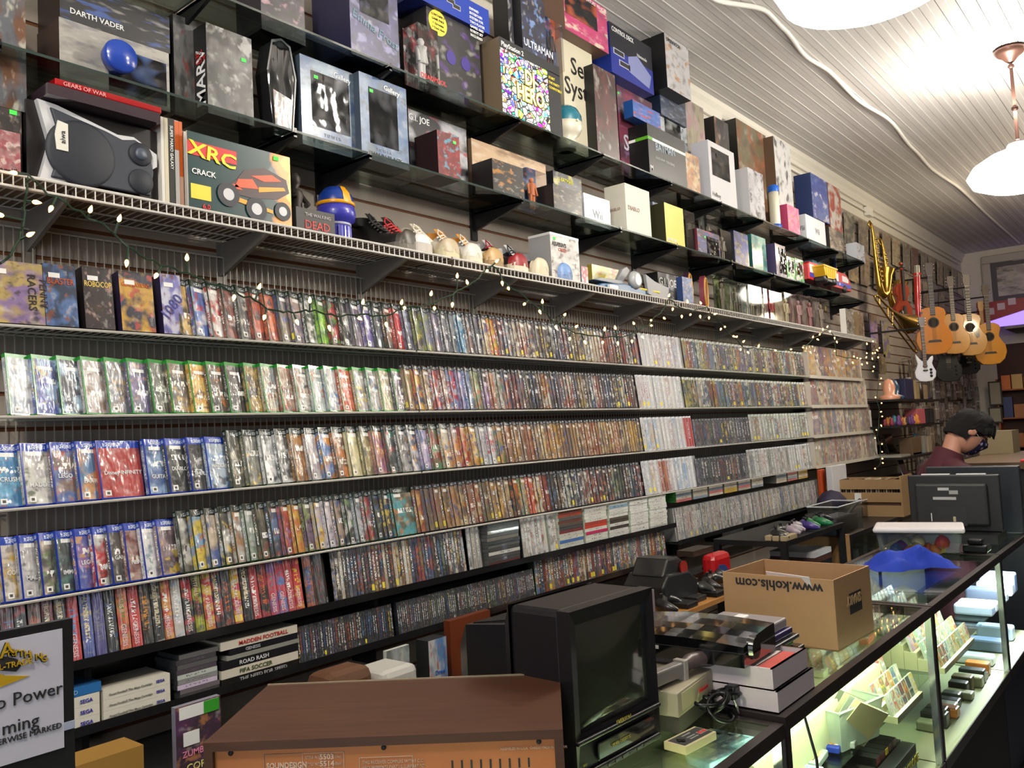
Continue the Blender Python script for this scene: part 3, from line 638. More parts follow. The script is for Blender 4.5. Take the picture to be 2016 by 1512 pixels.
def clear_pack(kind, label, L, R, top, z, d, c1, c2, c3, y=None, texts=(), group=None):
    yy = y if y is not None else max(-.29, min(-.1, PZ(L[0], L[1], z).y))
    x0 = PY(L[0], L[1], yy).x; x1 = PY(R[0], R[1], yy).x; z1 = PY(L[0], top, yy).z; w = x1-x0; hh = z1-z
    o = MB().box(0, w, 0, d, 0, hh).build(kind, CLEAR); o.location = (x0, yy, z); tag(o, label, 'figure pack', group)
    c = MB().box(.001, w-.001, d-.004, d-.001, .001, hh*1.03).build('card', PRINTP, o); c.color = (*h(c1), 1); c['c2'] = list(h(c2)); c['c3'] = list(h(c3))
    k = min(w, d)*.3
    b = MB(); b.tube([(w*.42, d*.5, .01), (w*.44, d*.5, hh*.42)], [k*.35, k*.45], 8).tube([(w*.58, d*.5, .01), (w*.56, d*.5, hh*.42)], [k*.35, k*.45], 8)
    b.tube([(w*.5, d*.5, hh*.38), (w*.5, d*.5, hh*.55), (w*.5, d*.5, hh*.68), (w*.5, d*.5, hh*.71)], [k*.8, k*.7, k, k*.4], 10)
    b.tube([(w*.3, d*.4, hh*.4), (w*.33, d*.5, hh*.66), (w*.45, d*.5, hh*.68)], k*.28, 8).tube([(w*.7, d*.4, hh*.4), (w*.67, d*.5, hh*.66), (w*.55, d*.5, hh*.68)], k*.28, 8)
    b.lathe([(.001, hh*.7), (k*.5, hh*.74), (k*.6, hh*.79), (k*.4, hh*.84), (.001, hh*.86)], (w*.5, d*.5, 0), 10)
    b.build('figure', plain(h(c3), .5), o, True)
    for t in texts: lettering(t[0], t[3]*hh, plain(h(t[4]), .5), o, (t[1]*w, -.001, t[2]*hh), bold=.01)
    return o
def g2_items():
    Z = G2
    carton('figure_box', 'dark purple figure box lettered Emma Frost at the top of the wall', (690, 60), (786, 98), -75, Z, .22, '4A4A7A', '3A3A60', '9090C0', '2a2a4a', y=-.27, win=(.2, .8, .5, .95, '8888b8'), texts=[('Emma Frost', .03, .42, .135, '5A7A88', .28)])
    carton('figure_box', 'dark box with pink edge at the top left of the upper glass shelf', (514, 20), (600, 45), -60, Z, .15, '221E28', '3A3040', 'B890A0', '2a2630', y=-.2)
    a = carton('console_box', 'large black box with purple robot print under the blue console box', (845, 150), (949, 193), 14, Z, .16, '101014', '14141C', '4A2878', '2a2a2c', y=-.22)
    u = a.dimensions.x
    for k in (0, 1):
        MB().lathe([(.001, .0015), (.03, .0015), (.03, 0)], n=16, T=Matrix.Translation((u*(.42+k*.28), 0, a.dimensions.z*.52)) @ Matrix.Rotation(PI/2, 4, 'X')).build('print', plain(h('3A2A80'), .5), a)
    MB().lathe([(.001, .0018), (.055, .0018), (.055, 0)], n=24, T=Matrix.Translation((u*.2, 0, a.dimensions.z*.86)) @ Matrix.Rotation(PI/2, 4, 'X')).build('sticker', YEL, a)
    for i, t in enumerate(('CONTAINS 3', 'GAME PAKS', '> Gyromite', '> Duck Hunt')): lettering(t, .014, INK, a, (u*.2, -.0025, a.dimensions.z*.93-i*.019), align='CENTER', bold=.01)
    b = carton('console_box', 'large blue console box with white print lying on the black robot box', (815, 25), (965, 84), -60, Z+a.dimensions.z+.001, .18, '1A3A98', '1A3A98', '6A80C0', '0c1c58', y=-.24, mat=plain(h('18389A'), .4))
    for i in range(7): lettering(['EXPAND', 'ENTERTAIN', 'SYSTEM FOR', 'TWO PLAYER', 'GAMES AND', 'ROBOT SET', 'INCLUDED'][i], .016, WHITE, b, (b.dimensions.x*.72, -.001, b.dimensions.z*.62-i*.02), bold=.02)
    q = MB().box(.0, .06, -.001, 0, 0, .025).build('badge', RED, b, loc=(.04, 0, .09)); lettering('Nintendo', .015, WHITE, b, (.043, -.002, .096), bold=.01)
    for k in (0, 1):
        q = MB().box(0, .05, -.001, 0, 0, .022).build('pad_print', plain(h('B8B8B8'), .5), b, loc=(.2+.035*k, 0, .05-.014*k)); MB().box(.004, .046, -.002, -.0009, .003, .019).build('inset', INK, q)
    clear_pack('figure_pack', 'red and clear figure box reading DEADPOOL before the robot box', (826, 140), (866, 155), 45, Z, .09, '8A2A30', '3a3a3a', 'C8C8C8', y=-.295, texts=[('DEADPOOL', .05, .03, .12, 'C83030')])
    # long game controller box
    a = carton('game_box', 'big white and black game box lettered DJ HERO crowded with colourful doodles', (990, 215), (1108, 266), 75, Z, .12, 'C8C8C0', '282828', 'C84060', '8a7860', y=-.30, mat=doodle())
    w, hh = a.dimensions.x, a.dimensions.z
    MB().box(0, w, -.0012, 0, hh*.86, hh).build('band', INK, a); lettering('PlayStation 2', hh*.09, WHITE, a, (w*.02, -.002, hh*.89), bold=.01)
    MB().box(w*.78, w, -.0012, 0, 0, hh*.87).build('panel', INK, a)
    for t, z_, s_ in (('DJ', .52, .28), ('HERO', .28, .28)):
        lettering(t, hh*s_, INK, a, (w*.46, -.0012, hh*z_), align='CENTER', bold=.09, sx=.8); lettering(t, hh*s_, YEL, a, (w*.46, -.0022, hh*z_), align='CENTER', bold=.05, sx=.8); lettering(t, hh*s_, WHITE, a, (w*.46, -.0032, hh*z_), align='CENTER', bold=.01, sx=.8)
    for i in range(3): lettering(['START', 'THE PARTY', 'COMPATIBLE'][i], hh*.05, YEL, a, (w*.79, -.002, hh*(.76-i*.07)), bold=.01)
    t = Z+hh+.001
    carton('figure_box', 'dark blue box lettered ULTRAMAN standing on the doodle game box', (1030, 100), (1077, 118), -20, t, .09, '20284A', '141830', '7090C8', '101018', y=-.29, texts=[('ULTRAMAN', .04, .1, .17, 'C8D0E0', 0, 'front', .85)])
    carton('figure_box', 'black box covered in white marks at the top beside the blue figure box', (1003, 80), (1028, 95), -20, t, .09, '16161A', '2a2a38', '909098', '101014', y=-.24)
    clear_pack('figure_pack', 'small blue carded figure on the doodle game box', (1079, 132), (1112, 142), 35, t, .05, '2A4080', 'C05028', '2A2A30', y=-.29)
    s = carton('console_box', 'tall cream console box lettered Sega in black script', (1112, 210), (1172, 235), 78, Z, .10, 'C8C2AC', 'C8C2AC', 'C8C2AC', 'b8b098', y=-.2, mat=plain(h('C6C0AA'), .5), texts=[('Sega', .25, .72, .22, '1a1a1a'), ('System', .02, .52, .22, '1a1a1a')])
    carton('toy_box', 'hot pink toy vehicle box at the very top of the wall', (1112, 42), (1198, 97), -35, s.location.z+s.dimensions.z+.001, .18, 'B82868', 'C03070', 'D8D0B8', '6a5040', y=-.27, win=(.02, .75, .35, .95, 'd86838'), texts=[('THE LARGE ADVENTURE VEHICLE', .05, .9, .1, 'F0D0D8')])
    d = carton('game_box', 'dark red horror game box next to the cream console box', (1173, 225), (1216, 245), 128, Z, .11, '3A1818', '5A2020', '1A1010', '101010', y=-.26)
    d2 = carton('game_box', 'purple and red fighting game box', (1218, 243), (1287, 268), 168, Z, .1, '5A2040', '8A3050', '9A80B8', '3a1a2a', y=-.17, texts=[('SOUL', .1, .3, .25, 'C8C8D8')], tagp=(.02, .9))
    e = carton('console_box', 'black and blue CONTROL DECK console box near the ceiling', (1205, 150), (1287, 178), 45, d2.location.z+d2.dimensions.z-.0, .14, '0C0E1A', '1A2868', '2A3A88', '1c3080', y=-.24, mat=plain(h('0D1020'), .35), texts=[('CONTROL DECK', .05, .85, .13, 'E0E0E0', 0, 'front', .8), ('Nintendo', .62, .62, .1, 'C8C8C8')])
    w, hh = e.dimensions.x, e.dimensions.z
    MB().box(0, w, -.001, 0, 0, hh*.5).build('print', plain(h('16288A'), .4), e)
    MB().prism([(w*.4, hh*.2), (w*.88, hh*.08), (w*.95, hh*.36), (w*.62, hh*.62), (w*.4, hh*.5)], -.002, -.0008).build('console_print', plain(h('8088B8'), .4), e)
    for k in (0, 1):
        q = MB().box(0, w*.25, -.002, -.0008, 0, hh*.12).build('pad_print', plain(h('A8ACC0'), .4), e, loc=(w*(.06+.12*k), 0, hh*(.4-.18*k))); MB().box(w*.02, w*.23, -.003, -.0018, hh*.02, hh*.1).build('inset', INK, q)
    carton('game_box', 'black sided white game box lettered OVERWATCH near the ceiling', (1314, 166), (1361, 195), 67, d2.location.z+d2.dimensions.z+.06, .16, 'C8C8CC', 'D0D0D4', 'C08840', '0d0d10', y=-.29, texts=[('OVERWATCH', .06, .86, .1, '202020', 0, 'front', .8)])
    carton('console_box', 'dark box propping the white and black game box near the ceiling', (1300, 200), (1350, 220), 175, d2.location.z+d2.dimensions.z-.06, .12, '3a4a68', '20304a', '6a7a98', '182438', y=-.2)
    # white robot helmet style lamp: teal glass dome on cream base
    P = PZ(1148, 290, Z); o = empty('dome_lamp', (P.x-.02, -.19, Z)); tag(o, 'cream globe lamp with teal dome on the upper glass shelf', 'lamp'); cr = plain(h('CFC9B8'), .3, coat=.3)
    MB().lathe([(.05, 0), (.053, .004), (.05, .05), (.046, .055), (.07, .075), (.085, .10), (.09, .135), (.001, .136)], n=28).build('base', cr, o, True)
    MB().lathe([(.088, .136), (.086, .17), (.07, .205), (.045, .225), (.001, .232)], n=28).build('dome', plain(h('0A6A80'), .08, coat=1), o, True)
    MB().lathe([(.001, -.006), (.007, -.006), (.007, .004)], n=10, T=Matrix.Translation((-.02, -.09, .13)) @ Matrix.Rotation(PI/2, 4, 'X')).build('knob', cr, o)
    carton('console_box', 'white console box with round blue print behind the globe lamp', (1178, 330), (1216, 345), 226, Z-.0, .12, 'C8CCD4', '202C50', '3A58A8', 'b0b4bc', y=-.1, texts=[('SEGA', .3, .06, .07, '303030')])
    b = carton('game_box', 'big black game box lettered ARKHAM ORIGINS with white and green top edge', (1279, 330), (1353, 362), 244, Z, .2, '1A1C1E', '222426', '2a2c2e', '0b0b0c', y=-.295, mat=plain(h('1C1E20'), .4), texts=[('BATMAN', .18, .52, .22, '9AA8B8', -.06, 'front', .9), ('ARKHAM ORIGINS', .16, .34, .085, 'A8A8A8', 0, 'front', 1.1), ('M', .02, .08, .14, 'E0E0E0')])
    w, hh, dd = b.dimensions
    MB().box(-.001, w+.001, -.001, dd, hh, hh+.016).build('lid_edge', WHITE, b); MB().box(-.002, .05, -.002, .08, hh-.001, hh+.017).build('lid_end', plain(h('58A028'), .4), b)
    zt = Z+b.dimensions.z+.017
    carton('console_box', 'silver console box with window standing on the big black game box', (1300, 238), (1352, 262), 178, zt, .1, 'A8B4C0', 'C0C8D0', '384858', '8898a8', y=-.18, win=(.15, .75, .1, .7, 'c8d0d0'), tagp=(.1, .5))
    carton('toy_box', 'small bright blue toy box on the big black game box', (1247, 225), (1300, 240), 196, zt, .06, '1A58B8', '2868C8', 'C03838', '1a4888', y=-.27)
    carton('figure_box', 'faded clear and pink packs standing behind the orange card', (1354, 285), (1390, 300), 196, Z, .08, 'A8A088', 'B8A0A0', 'C090A0', 'a09880', y=-.12)
    carton('game_box', 'small orange poster box between the black box and white window box', (1353, 372), (1380, 382), 300, Z, .08, 'B87830', 'D0B080', '5A5A58', '5a5048', y=-.29)
    carton('figure_box', 'white figure box with dark angled window', (1400, 380), (1452, 412), 278, Z, .12, 'C8C8CC', 'C8C8CC', 'D0D0D4', 'c0c0c8', y=-.30, mat=plain(h('CBCACE'), .4), win=(.1, .78, .42, .9, '5a5450'), texts=[('Hellboy', .05, .06, .1, '707070')])
    carton('figure_box', 'black figure box behind the white window box', (1412, 330), (1440, 345), 232, Z, .09, '17171A', '3a3a3c', '8A5030', '101012', y=-.13, tagp=(.3, .7))
    carton('comic_box', 'large faded green and brown picture box on the upper glass shelf', (1455, 330), (1513, 350), 236, Z, .1, '6A6448', '7A5030', '9A5A38', '14120e', y=-.12)
    carton('figure_box', 'white box with dark haired man printed on it', (1478, 425), (1508, 438), 332, Z, .1, 'C8C8D0', 'B8B8C0', '3A3840', 'd0d0d4', y=-.29)
    carton('figure_box', 'tall white box with black winged print and brown cardboard side', (1531, 395), (1563, 410), 273, Z, .14, 'D8D8D8', 'D8D8D8', '202020', '6A5440', y=-.2)
    # white and blue toy bottle rocket
    P = PY(1530, 448, -.27); o = empty('toy_rocket', (P.x, -.26, Z)); tag(o, 'white toy canister with blue cap and blue base', 'toy')
    MB().lathe([(.034, .02), (.038, .04), (.036, .27), (.001, .271)], n=20).build('body', plain(h('D8D4C0'), .4), o, True)
    MB().lathe([(.04, .27), (.041, .31), (.03, .32), (.001, .321)], n=20).build('cap', plain(h('1A60C8'), .3), o, True)
    MB().lathe([(.045, 0), (.045, .02), (.03, .03)], n=20).build('base', plain(h('1A50B0'), .3), o, True)
    carton('doll_box', 'small hot pink doll box on the upper glass shelf', (1553, 455), (1576, 465), 403, Z, .07, 'D86090', 'E080A8', 'B88058', 'c84878', y=-.29)
    w_ = carton('console_box', 'white console box reading Wii on the upper glass shelf', (1590, 485), (1628, 497), 423, Z, .13, 'D4D6DC', 'C8CCD4', 'E0E0E4', 'c4c8ce', y=-.26, mat=plain(h('D4D6DC'), .4), texts=[('Wii', .45, .42, .3, '8A8E94'), ('Wii', .3, .42, .25, '6a6e74', 0, 'left')])
    carton('figure_box', 'blue boxed toy with british flag print on the white console box', (1600, 405), (1632, 418), 342, Z+w_.dimensions.z+.001, .14, '20409A', '3A58A0', 'C8C8D8', '20305a', y=-.27)
    carton('game_box', 'red and white game box beside the flag printed toy box', (1634, 430), (1658, 436), 362, Z+w_.dimensions.z-.02, .1, 'B03828', 'D8D0C8', 'C86838', '5a2818', y=-.2)
    carton('plinth_box', 'brown box under the red and white game box', (1634, 490), (1656, 496), 436, Z, .1, '5a4a38', '6a5a40', '8A7A50', '4a3c2c', y=-.15)
    carton('figure_box', 'dark box with pale weeping statue printed', (1636, 502), (1664, 510), 448, Z, .12, '302A28', '8A7A68', 'B8A898', '201c1a', y=-.28)
    carton('figure_box', 'small white box with blue toy print at the far end of the upper glass shelf', (1688, 514), (1704, 520), 478, Z, .09, 'C8C8D0', 'D0D4DC', '4A68B0', 'b8bcc4', y=-.28)
def doodle():
    s = SN('doodle_print'); tc = s.n('ShaderNodeTexCoord'); v = s.n('ShaderNodeTexVoronoi'); v.inputs['Scale'].default_value = 13; s.t.links.new(tc.outputs['UV'], v.inputs[0])
    v2 = s.n('ShaderNodeTexVoronoi', feature='DISTANCE_TO_EDGE'); v2.inputs['Scale'].default_value = 13; s.t.links.new(tc.outputs['UV'], v2.inputs[0])
    hs = s.n('ShaderNodeHueSaturation'); hs.inputs['Saturation'].default_value = 1.3; s.t.links.new(v.outputs['Color'], hs.inputs['Color'])
    nz = s.noise(tc.outputs['UV'], 22., 0., 2.)
    c = s.mix(s.m('GREATER_THAN', nz, .5), hs.outputs[0], (.75, .75, .72)); c = s.mix(s.m('LESS_THAN', v2.outputs[0], .06), c, (.01, .01, .01))
    s.set(Base_Color=c, Roughness=.35, Coat_Weight=.3); return s.mat
g1_items(); g2_items()

# toy vehicles at the far end of the lower glass shelf
def vehicles():
    P = PY(1598, 575, -.34); o = empty('toy_van', (P.x+.0, -.33, G1)); tag(o, 'red white and blue toy van with star on its side', 'toy vehicle')
    Q = PY(1680, 590, -.34); L = (Q.x-P.x); H = .17; rd = plain(h('C0202A'), .3, coat=.4); wh = plain(h('D8D8DA'), .3); bl = plain(h('2038B0'), .3)
    MB().prism([(0, .03), (L, .03), (L, .10), (L*.97, .13), (L*.88, H), (L*.04, H), (0, H*.9)], 0, .13).build('body', rd, o, bevel=.004)
    MB().box(.02, L*.68, -.002, 0, .085, .15).build('side_panel', wh, o); MB().box(.02, L*.99, -.0025, 0, .05, .082).build('stripe', bl, o)
    MB().prism([(L*.78, .095), (L*.93, .095), (L*.93, .125), (L*.88, .145), (L*.78, .145)], -.003, 0).build('window', wh, o)
    st = [(L*.7+.022*(1 if k % 2 == 0 else .42)*math.sin(k*PI/5), .066+.014*(1 if k % 2 == 0 else .42)*math.cos(k*PI/5)) for k in range(10)]
    MB().prism(st, -.004, -.002).build('star', wh, o)
    MB().box(L*.1, L*.3, .03, .10, H, H+.014).build('roof_hatch', rd, o); MB().box(L*.45, L*.62, .03, .10, H, H+.014).build('roof_hatch', rd, o)
    for x in (L*.82, L*.2):
        for yy in (-.008, .118): MB().lathe([(.012, -.001), (.032, 0), (.034, .01), (.032, .022), (.001, .022)], n=18, T=Matrix.Translation((x, yy+.02, .034)) @ Matrix.Rotation(PI/2, 4, 'X')).build('wheel', BLACKP, o, True)
    P = PY(1588, 575, -.40); o = empty('toy_dump_truck', (P.x, -.335, G1)); o.location.y = -.30; o.location.x = 6.62; tag(o, 'yellow toy dump truck in front of the toy van', 'toy vehicle'); o.location = (6.50, -.42, G1)
    ye = plain(h('D8A810'), .35, coat=.3)
    b = MB(); T = [(0, .13), (.30, .13), (.27, .05), (.04, .035)]; b.prism(T, 0, .09); b.box(-.008, .31, -.006, .096, .125, .137)
    for k in range(5): b.box(.05+k*.045, .06+k*.045, -.006, 0, .05, .125)
    b.build('dump_bed', ye, o); MB().box(.02, .3, .01, .08, .02, .04).build('chassis', BLACKP, o)
    for x in (.05, .26): MB().lathe([(.01, -.001), (.03, 0), (.03, .09), (.001, .09)], n=16, T=Matrix.Translation((x, .09, .03)) @ Matrix.Rotation(PI/2, 4, 'X')).build('wheel', BLACKP, o, True)
vehicles()

# ---------------------------------------------------------------- things on the white ledge
def shoe(label, px, py, c_up, c_sole, c_lace, c_tongue, yaw, L=.29, z=LED, toe=None, y=None):
    """sneaker, toe towards -Y before yaw"""
    P = PY(px, py, -.26) if y is None else PY(px, py, y); o = empty('sneaker', (P.x, -.03-.0, z+.001), yaw); o.location.y = -.02; o.scale = (1.35, 1.0, 1.22)
    tag(o, label, 'shoe', 'sneakers set toe out along the white ledge')
    W = [(0, .034), (.06, .037), (.15, .038), (.4, .036), (.6, .045), (.8, .050), (.93, .042), (.985, .026), (1, .006)]
    def wd(t):
        for i in range(len(W)-1):
            if t <= W[i+1][0]: k = (t-W[i][0])/(W[i+1][0]-W[i][0]); return W[i][1]*(1-k)+W[i+1][1]*k
        return .006
    H = lambda t: .118-.03*max(0, 1-abs(t-.1)/.2)*0 if t < .28 else (.118-(t-.28)/.32*.05 if t < .6 else (.068-(t-.6)/.3*.012 if t < .9 else .056*math.sqrt(max(0, 1-((t-.9)/.105)**2))+.012))
    ts = [0, .02, .06, .12, .2, .28, .36, .44, .52, .6, .68, .76, .83, .89, .94, .97, .99, 1.0]
    rows = []
    for t in ts:
        w_ = wd(t); hh = max(H(t), .02); rows.append([(math.copysign(abs(math.cos(a))**.7, math.cos(a))*w_*(1-.25*max(0, math.sin(a))**2*(1 if t < .55 else .3)), -t*L, .018+(hh-.018)*max(0, math.sin(a))**.75) for a in [PI*k/12 for k in range(13)]])
    MB().grid(rows, 0).cap(rows[0]).build('upper', plain(h(c_up), .45, coat=.2), o, True)
    rows = [[(s*wd(t)*1.06, -t*L*1.01+.002, zz) for s, zz in ((-1, .024+.006*(t > .9)), (-1, .001), (1, .001), (1, .024+.006*(t > .9)))] for t in ts]
    MB().grid(rows, 0, True).cap(rows[0]).cap(rows[-1][::-1]).build('sole', plain(h(c_sole), .5), o)
    if toe:
        rows = []
        for t in [.84, .88, .92, .95, .98, 1.0]:
            w_ = wd(t)*1.04; hh = max(H(t), .02)*1.03+.001; rows.append([(math.copysign(abs(math.cos(a))**.7, math.cos(a))*w_, -t*L-.002, .018+(hh-.018)*max(0, math.sin(a))**.75) for a in [PI*k/12 for k in range(13)]])
        MB().grid(rows, 0).build('toe_cap', plain(h(toe), .4), o, True)
    rows = [[(x, -L*t, zz) for x in (-.024, -.01, .01, .024)] for t, zz in ((.30, .145), (.34, .132), (.40, .112), (.5, .092), (.6, .076))]
    rows = [[(p[0], p[1], p[2]-abs(p[0])*.2) for p in r] for r in rows]
    MB().grid(rows, 0).build('tongue', plain(h(c_tongue), .5), o, True)
    b = MB()
    for k in range(6):
        t = .38+k*.042; zz = .116-k*.0095; s = 1 if k % 2 else -1
        b.tube([(-.032, -L*t, zz-.012), (0, -L*(t+.01), zz+.004), (.032, -L*(t+.02), zz-.012)], .0035, 6)
    b.tube([(0, -L*.38, .125), (-.025, -L*.38, .135), (-.036, -L*.42, .115), (-.03, -L*.45, .10)], .003, 6)
    b.build('laces', plain(h(c_lace), .6), o, True)
    rows = [[(math.cos(a)*.033, -L*.16+math.sin(a)*L*.15, zz+(.012 if math.sin(a) > .3 else 0)) for a in [2*PI*k/16 for k in range(16)]] for zz in (.10, .128)]
    MB().grid(rows, 0, True).cap([(p[0]*.9, p[1], .118) for p in rows[1]]).build('collar', plain(h(c_tongue), .6), o, True)
    return o
def ledge_items():
    Z = LED
    # boxed figure set at the very start
    a = carton('figure_box', 'dark box standing at the very start of the white ledge', (-20, 345), (44, 352), 205, Z, .2, '221c1c', '3a302c', '5a4a40', '18120f', y=-.24, tagp=(.62, .93))
    carton('figure_box', 'grey window box with brown plush toy and yellow flowers resting on the dark box', (-30, 150), (52, 163), -60, Z+a.dimensions.z+.001, .18, '5A5E66', '6A4020', 'B8B8A8', '3a3c40', y=-.24)
    carton('figure_pack', 'pink lettered figure pack reading amiibo beside the first bulb', (-20, 345), (41, 352), 250, Z, .02, 'A87878', 'A05058', 'D8C0B8', '6a4a4a', y=-.285, texts=[('amiibo', .3, .03, .2, '3a2a28')])
    # loudspeaker lying on its side
    P = PY(60, 395, -.27); Q = PY(318, 400, -.27); w = Q.x-P.x; hh = PY(60, 190, -.27).z-Z
    o = empty('loudspeaker', (P.x, -.27, Z)); tag(o, 'black and white loudspeaker lying on its side with blue mesh cones', 'speaker')
    MB().box(0, w, .02, .24, 0, hh).build('cabinet', plain(h('1c1718'), .4), o)
    sv = plain(h('C9C9CC'), .35); MB().prism([(.02, 0), (.05, hh*.5), (.02, hh), (.07, hh*.98), (w*.65, hh*.80), (w*.78, hh*.82), (w*.97, hh*.66), (w*.97, hh*.5), (w*.8, hh*.3), (w*.3, .0)], .0, .02).build('front_frame', sv, o)
    gr = plain(h('20242E'), .6, var=.2); gm = plain(h('2E333E'), .5)
    MB().prism([(.05, .02), (.08, hh*.5), (.05, hh*.93), (w*.55, hh*.80), (w*.68, hh*.74), (w*.78, hh*.78), (w*.9, hh*.7), (w*.93, hh*.4), (w*.9, .02)], -.008, .004).build('grille', gm, o, bevel=.004)
    def disc(r_, x, z_, y_, m, nm, par=o): return MB().lathe([(.001, .004), (r_*.9, .004), (r_, .0), (r_*1.03, -.004)], n=36, T=Matrix.Translation((x, y_, z_)) @ Matrix.Rotation(PI/2, 4, 'X')).build(nm, m, par, True)
    wf = disc(hh*.40, w*.36, hh*.44, -.009, gr, 'woofer'); disc(hh*.15, w*.82, hh*.60, -.009, gr, 'tweeter'); disc(hh*.08, w*.82, hh*.60, -.014, plain(h('4a5260'), .4), 'tweeter'); disc(hh*.16, w*.82, hh*.25, -.009, gr, 'midrange')
    q = MB().prism([(0, 0), (.03, 0), (.03, .075), (.004, .08), (-.004, .04)], -.004, 0).build('badge', plain(h('D8D6CC'), .4), o, loc=(w*.17, -.012, hh*.42)); lettering('aiwa', .02, INK, q, (.022, -.005, .018), (Matrix.Rotation(-PI/2, 3, 'Y') @ Matrix.Rotation(PI/2, 3, 'X')).to_euler())
    # red tin and clear pack resting on the speaker
    t = empty('game_tin', (P.x+.03, -.25, Z+hh+.004)); tag(t, 'glossy red game tin lying flat on the loudspeaker', 'tin')
    MB().box(.0, w*.86, -.06, .15, .0, .03).build('plastic_sleeve', plain(h('3a2c34'), .12, coat=1), t); MB().box(.02, w*.88, -.058, .15, .031, .05).build('tin', plain(h('B01018'), .15, coat=1, metal=.3), t, bevel=.003)
    lettering('GEARS OF WAR', .016, plain(h('E8A0A0'), .4), t, (.04, -.06, .034))
    # standing books
    bx = 0; X = PY(320, 395, -.27).x; cols = [('D8D4CC', 'white spined guide book first beside the loudspeaker'), ('C8C0A8', 'cream spined guide book second beside the loudspeaker'), ('15120F', 'black guide book reading SUPER MARIO GALAXY'), ('D0CCC8', 'white and orange spined guide book beside the black one'), ('C05A20', 'orange spined guide book next to the magazines')]
    for i, (c, lb) in enumerate(cols):
        t_ = [.010, .013, .02, .014, .012][i]
        b = cbox('guide_book', lb, X, -.27, Z, t_-.001, .2, .27 if i != 2 else .272, c, c, c, c, mat=plain(h(c), .4), cat='book', group='guide books between loudspeaker and magazines')
        if i == 2: lettering('SUPER MARIO GALAXY', .013, WHITE, b, (.005, -.0012, .25), (Matrix.Rotation(PI/2, 3, 'Y') @ Matrix.Rotation(PI/2, 3, 'X')).to_euler(), bold=.01)
        if i == 3: MB().box(0, t_-.001, -.001, 0, .18, .268).build('spine_print', plain(h('C85A1A'), .4), b)
        if i == 4: MB().box(0, t_-.001, -.001, 0, 0, .10).build('spine_print', plain(h('C8A088'), .4), b)
        X += t_
    # stack of flat magazines with the red racing magazine leaning in front
    P = PY(370, 405, -.29); Q = PY(573, 440, -.29); zt = PY(370, 258, -.29).z
    m_ = magazine_mat(); o = cbox('magazine', 'teal and red racing magazine with orange monster truck cover', P.x, -.295, Z, Q.x-P.x, .006, zt-Z, '1A4048', 'C02020', 'E0A020', 'd8d0c8', mat=m_, cat='magazine')
    w, hh = o.dimensions.x, o.dimensions.z
    MB().box(.0, w*.45, -.0016, -.0006, hh*.70, hh*.88).build('title_block', RED, o); lettering('XRC', hh*.26, plain(h('F0D818'), .4), o, (w*.0, -.003, hh*.71), (Matrix.Rotation(.12, 3, 'Y') @ Matrix.Rotation(PI/2, 3, 'X')).to_euler(), bold=.02, sx=1.3)
    lettering('CRACK', hh*.10, WHITE, o, (w*.03, -.002, hh*.46), bold=.02); lettering('6.0', hh*.09, RED, o, (w*.12, -.002, hh*.03), bold=.02); q = MB().box(w*.02, w*.2, -.0016, -.0006, hh*.14, hh*.33).build('photo', YEL, o)
    truck_print(o, w, hh)
    MB().box(w*.82, w*.82+.02, -.003, -.002, hh*.9, hh*.96).build('price_tag', GREENTAG, o)
    for i in range(3):
        b = cbox('magazine', ['thick white spined magazine behind the racing magazine', 'white spined MEDAL magazine behind the racing magazine', 'last white magazine behind the racing magazine'][i], P.x+.005+i*.01, -.27+i*.03, Z, w*.82, .022, hh*1.02+i*.012, 'C8C4BC', 'B8B4AC', 'D8D8D0', 'cac6be', mat=plain(h('C4C0B8'), .5), cat='magazine', group='magazines stacked upright on the ledge')
    # dark bronze figurine
    P = PY(592, 415, -.25); o = empty('figurine', (P.x, -.22, Z)); tag(o, 'dark bronze ragged figurine on round base beside the magazines', 'figurine')
    bz = plain(h('2E2520'), .5, .3, var=.4)
    MB().lathe([(.035, 0), (.035, .02), (.025, .03), (.03, .035), (.001, .036)], n=14).build('base', bz, o, True)
    b = MB().lathe([(.022, .034), (.03, .07), (.024, .11), (.03, .14), (.026, .155), (.012, .165), (.02, .18), (.022, .20), (.012, .218), (.001, .222)], n=14); b.tube([(.026, 0, .145), (.04, -.02, .11), (.02, -.035, .10)], .009, 8); b.tube([(-.026, 0, .145), (-.04, -.02, .12), (-.02, -.035, .13)], .009, 8)
    b.build('body', bz, o, True)
    carton('comic_box', 'small black box with red lettering THE WALKING DEAD', (584, 449), (660, 463), 406, Z, .06, '1C1614', '241C1A', '302624', '0e0c0b', y=-.285, mat=plain(h('1B1614'), .5), texts=[('DEAD', .2, .15, .5, 'B82020', 0, 'front', 1), ('THE WALKING', .22, .68, .2, 'A8A0A0')])
    # purple ribbed jar with blue and gold dome lid
    P = PY(670, 462, -.22); o = empty('ribbed_jar', (P.x, -.2, Z)); tag(o, 'purple ribbed jar with blue and gold domed lid', 'jar')
    pu = plain(h('3A3AA8'), .35, coat=.3); rows = []
    for z_, r_ in ((0, .05), (.004, .053), (.06, .052), (.064, .05)): rows.append([((r_+.002*(k % 2))*math.cos(2*PI*k/56), (r_+.002*(k % 2))*math.sin(2*PI*k/56), z_) for k in range(56)])
    MB().grid(rows, 0, True).build('base', pu, o)
    MB().lathe([(.05, .064), (.052, .075), (.068, .085), (.072, .11), (.066, .14), (.001, .141)], n=28).build('body', pu, o, True)
    MB().lathe([(.05, .0645), (.0535, .066), (.0535, .073), (.05, .075)], n=28).build('label_band', plain(h('B8B8C8'), .4), o, True)
    MB().lathe([(.067, .14), (.069, .15), (.060, .18), (.04, .205), (.001, .215)], n=28).build('lid', plain(h('1A3A90'), .3, coat=.5), o, True)
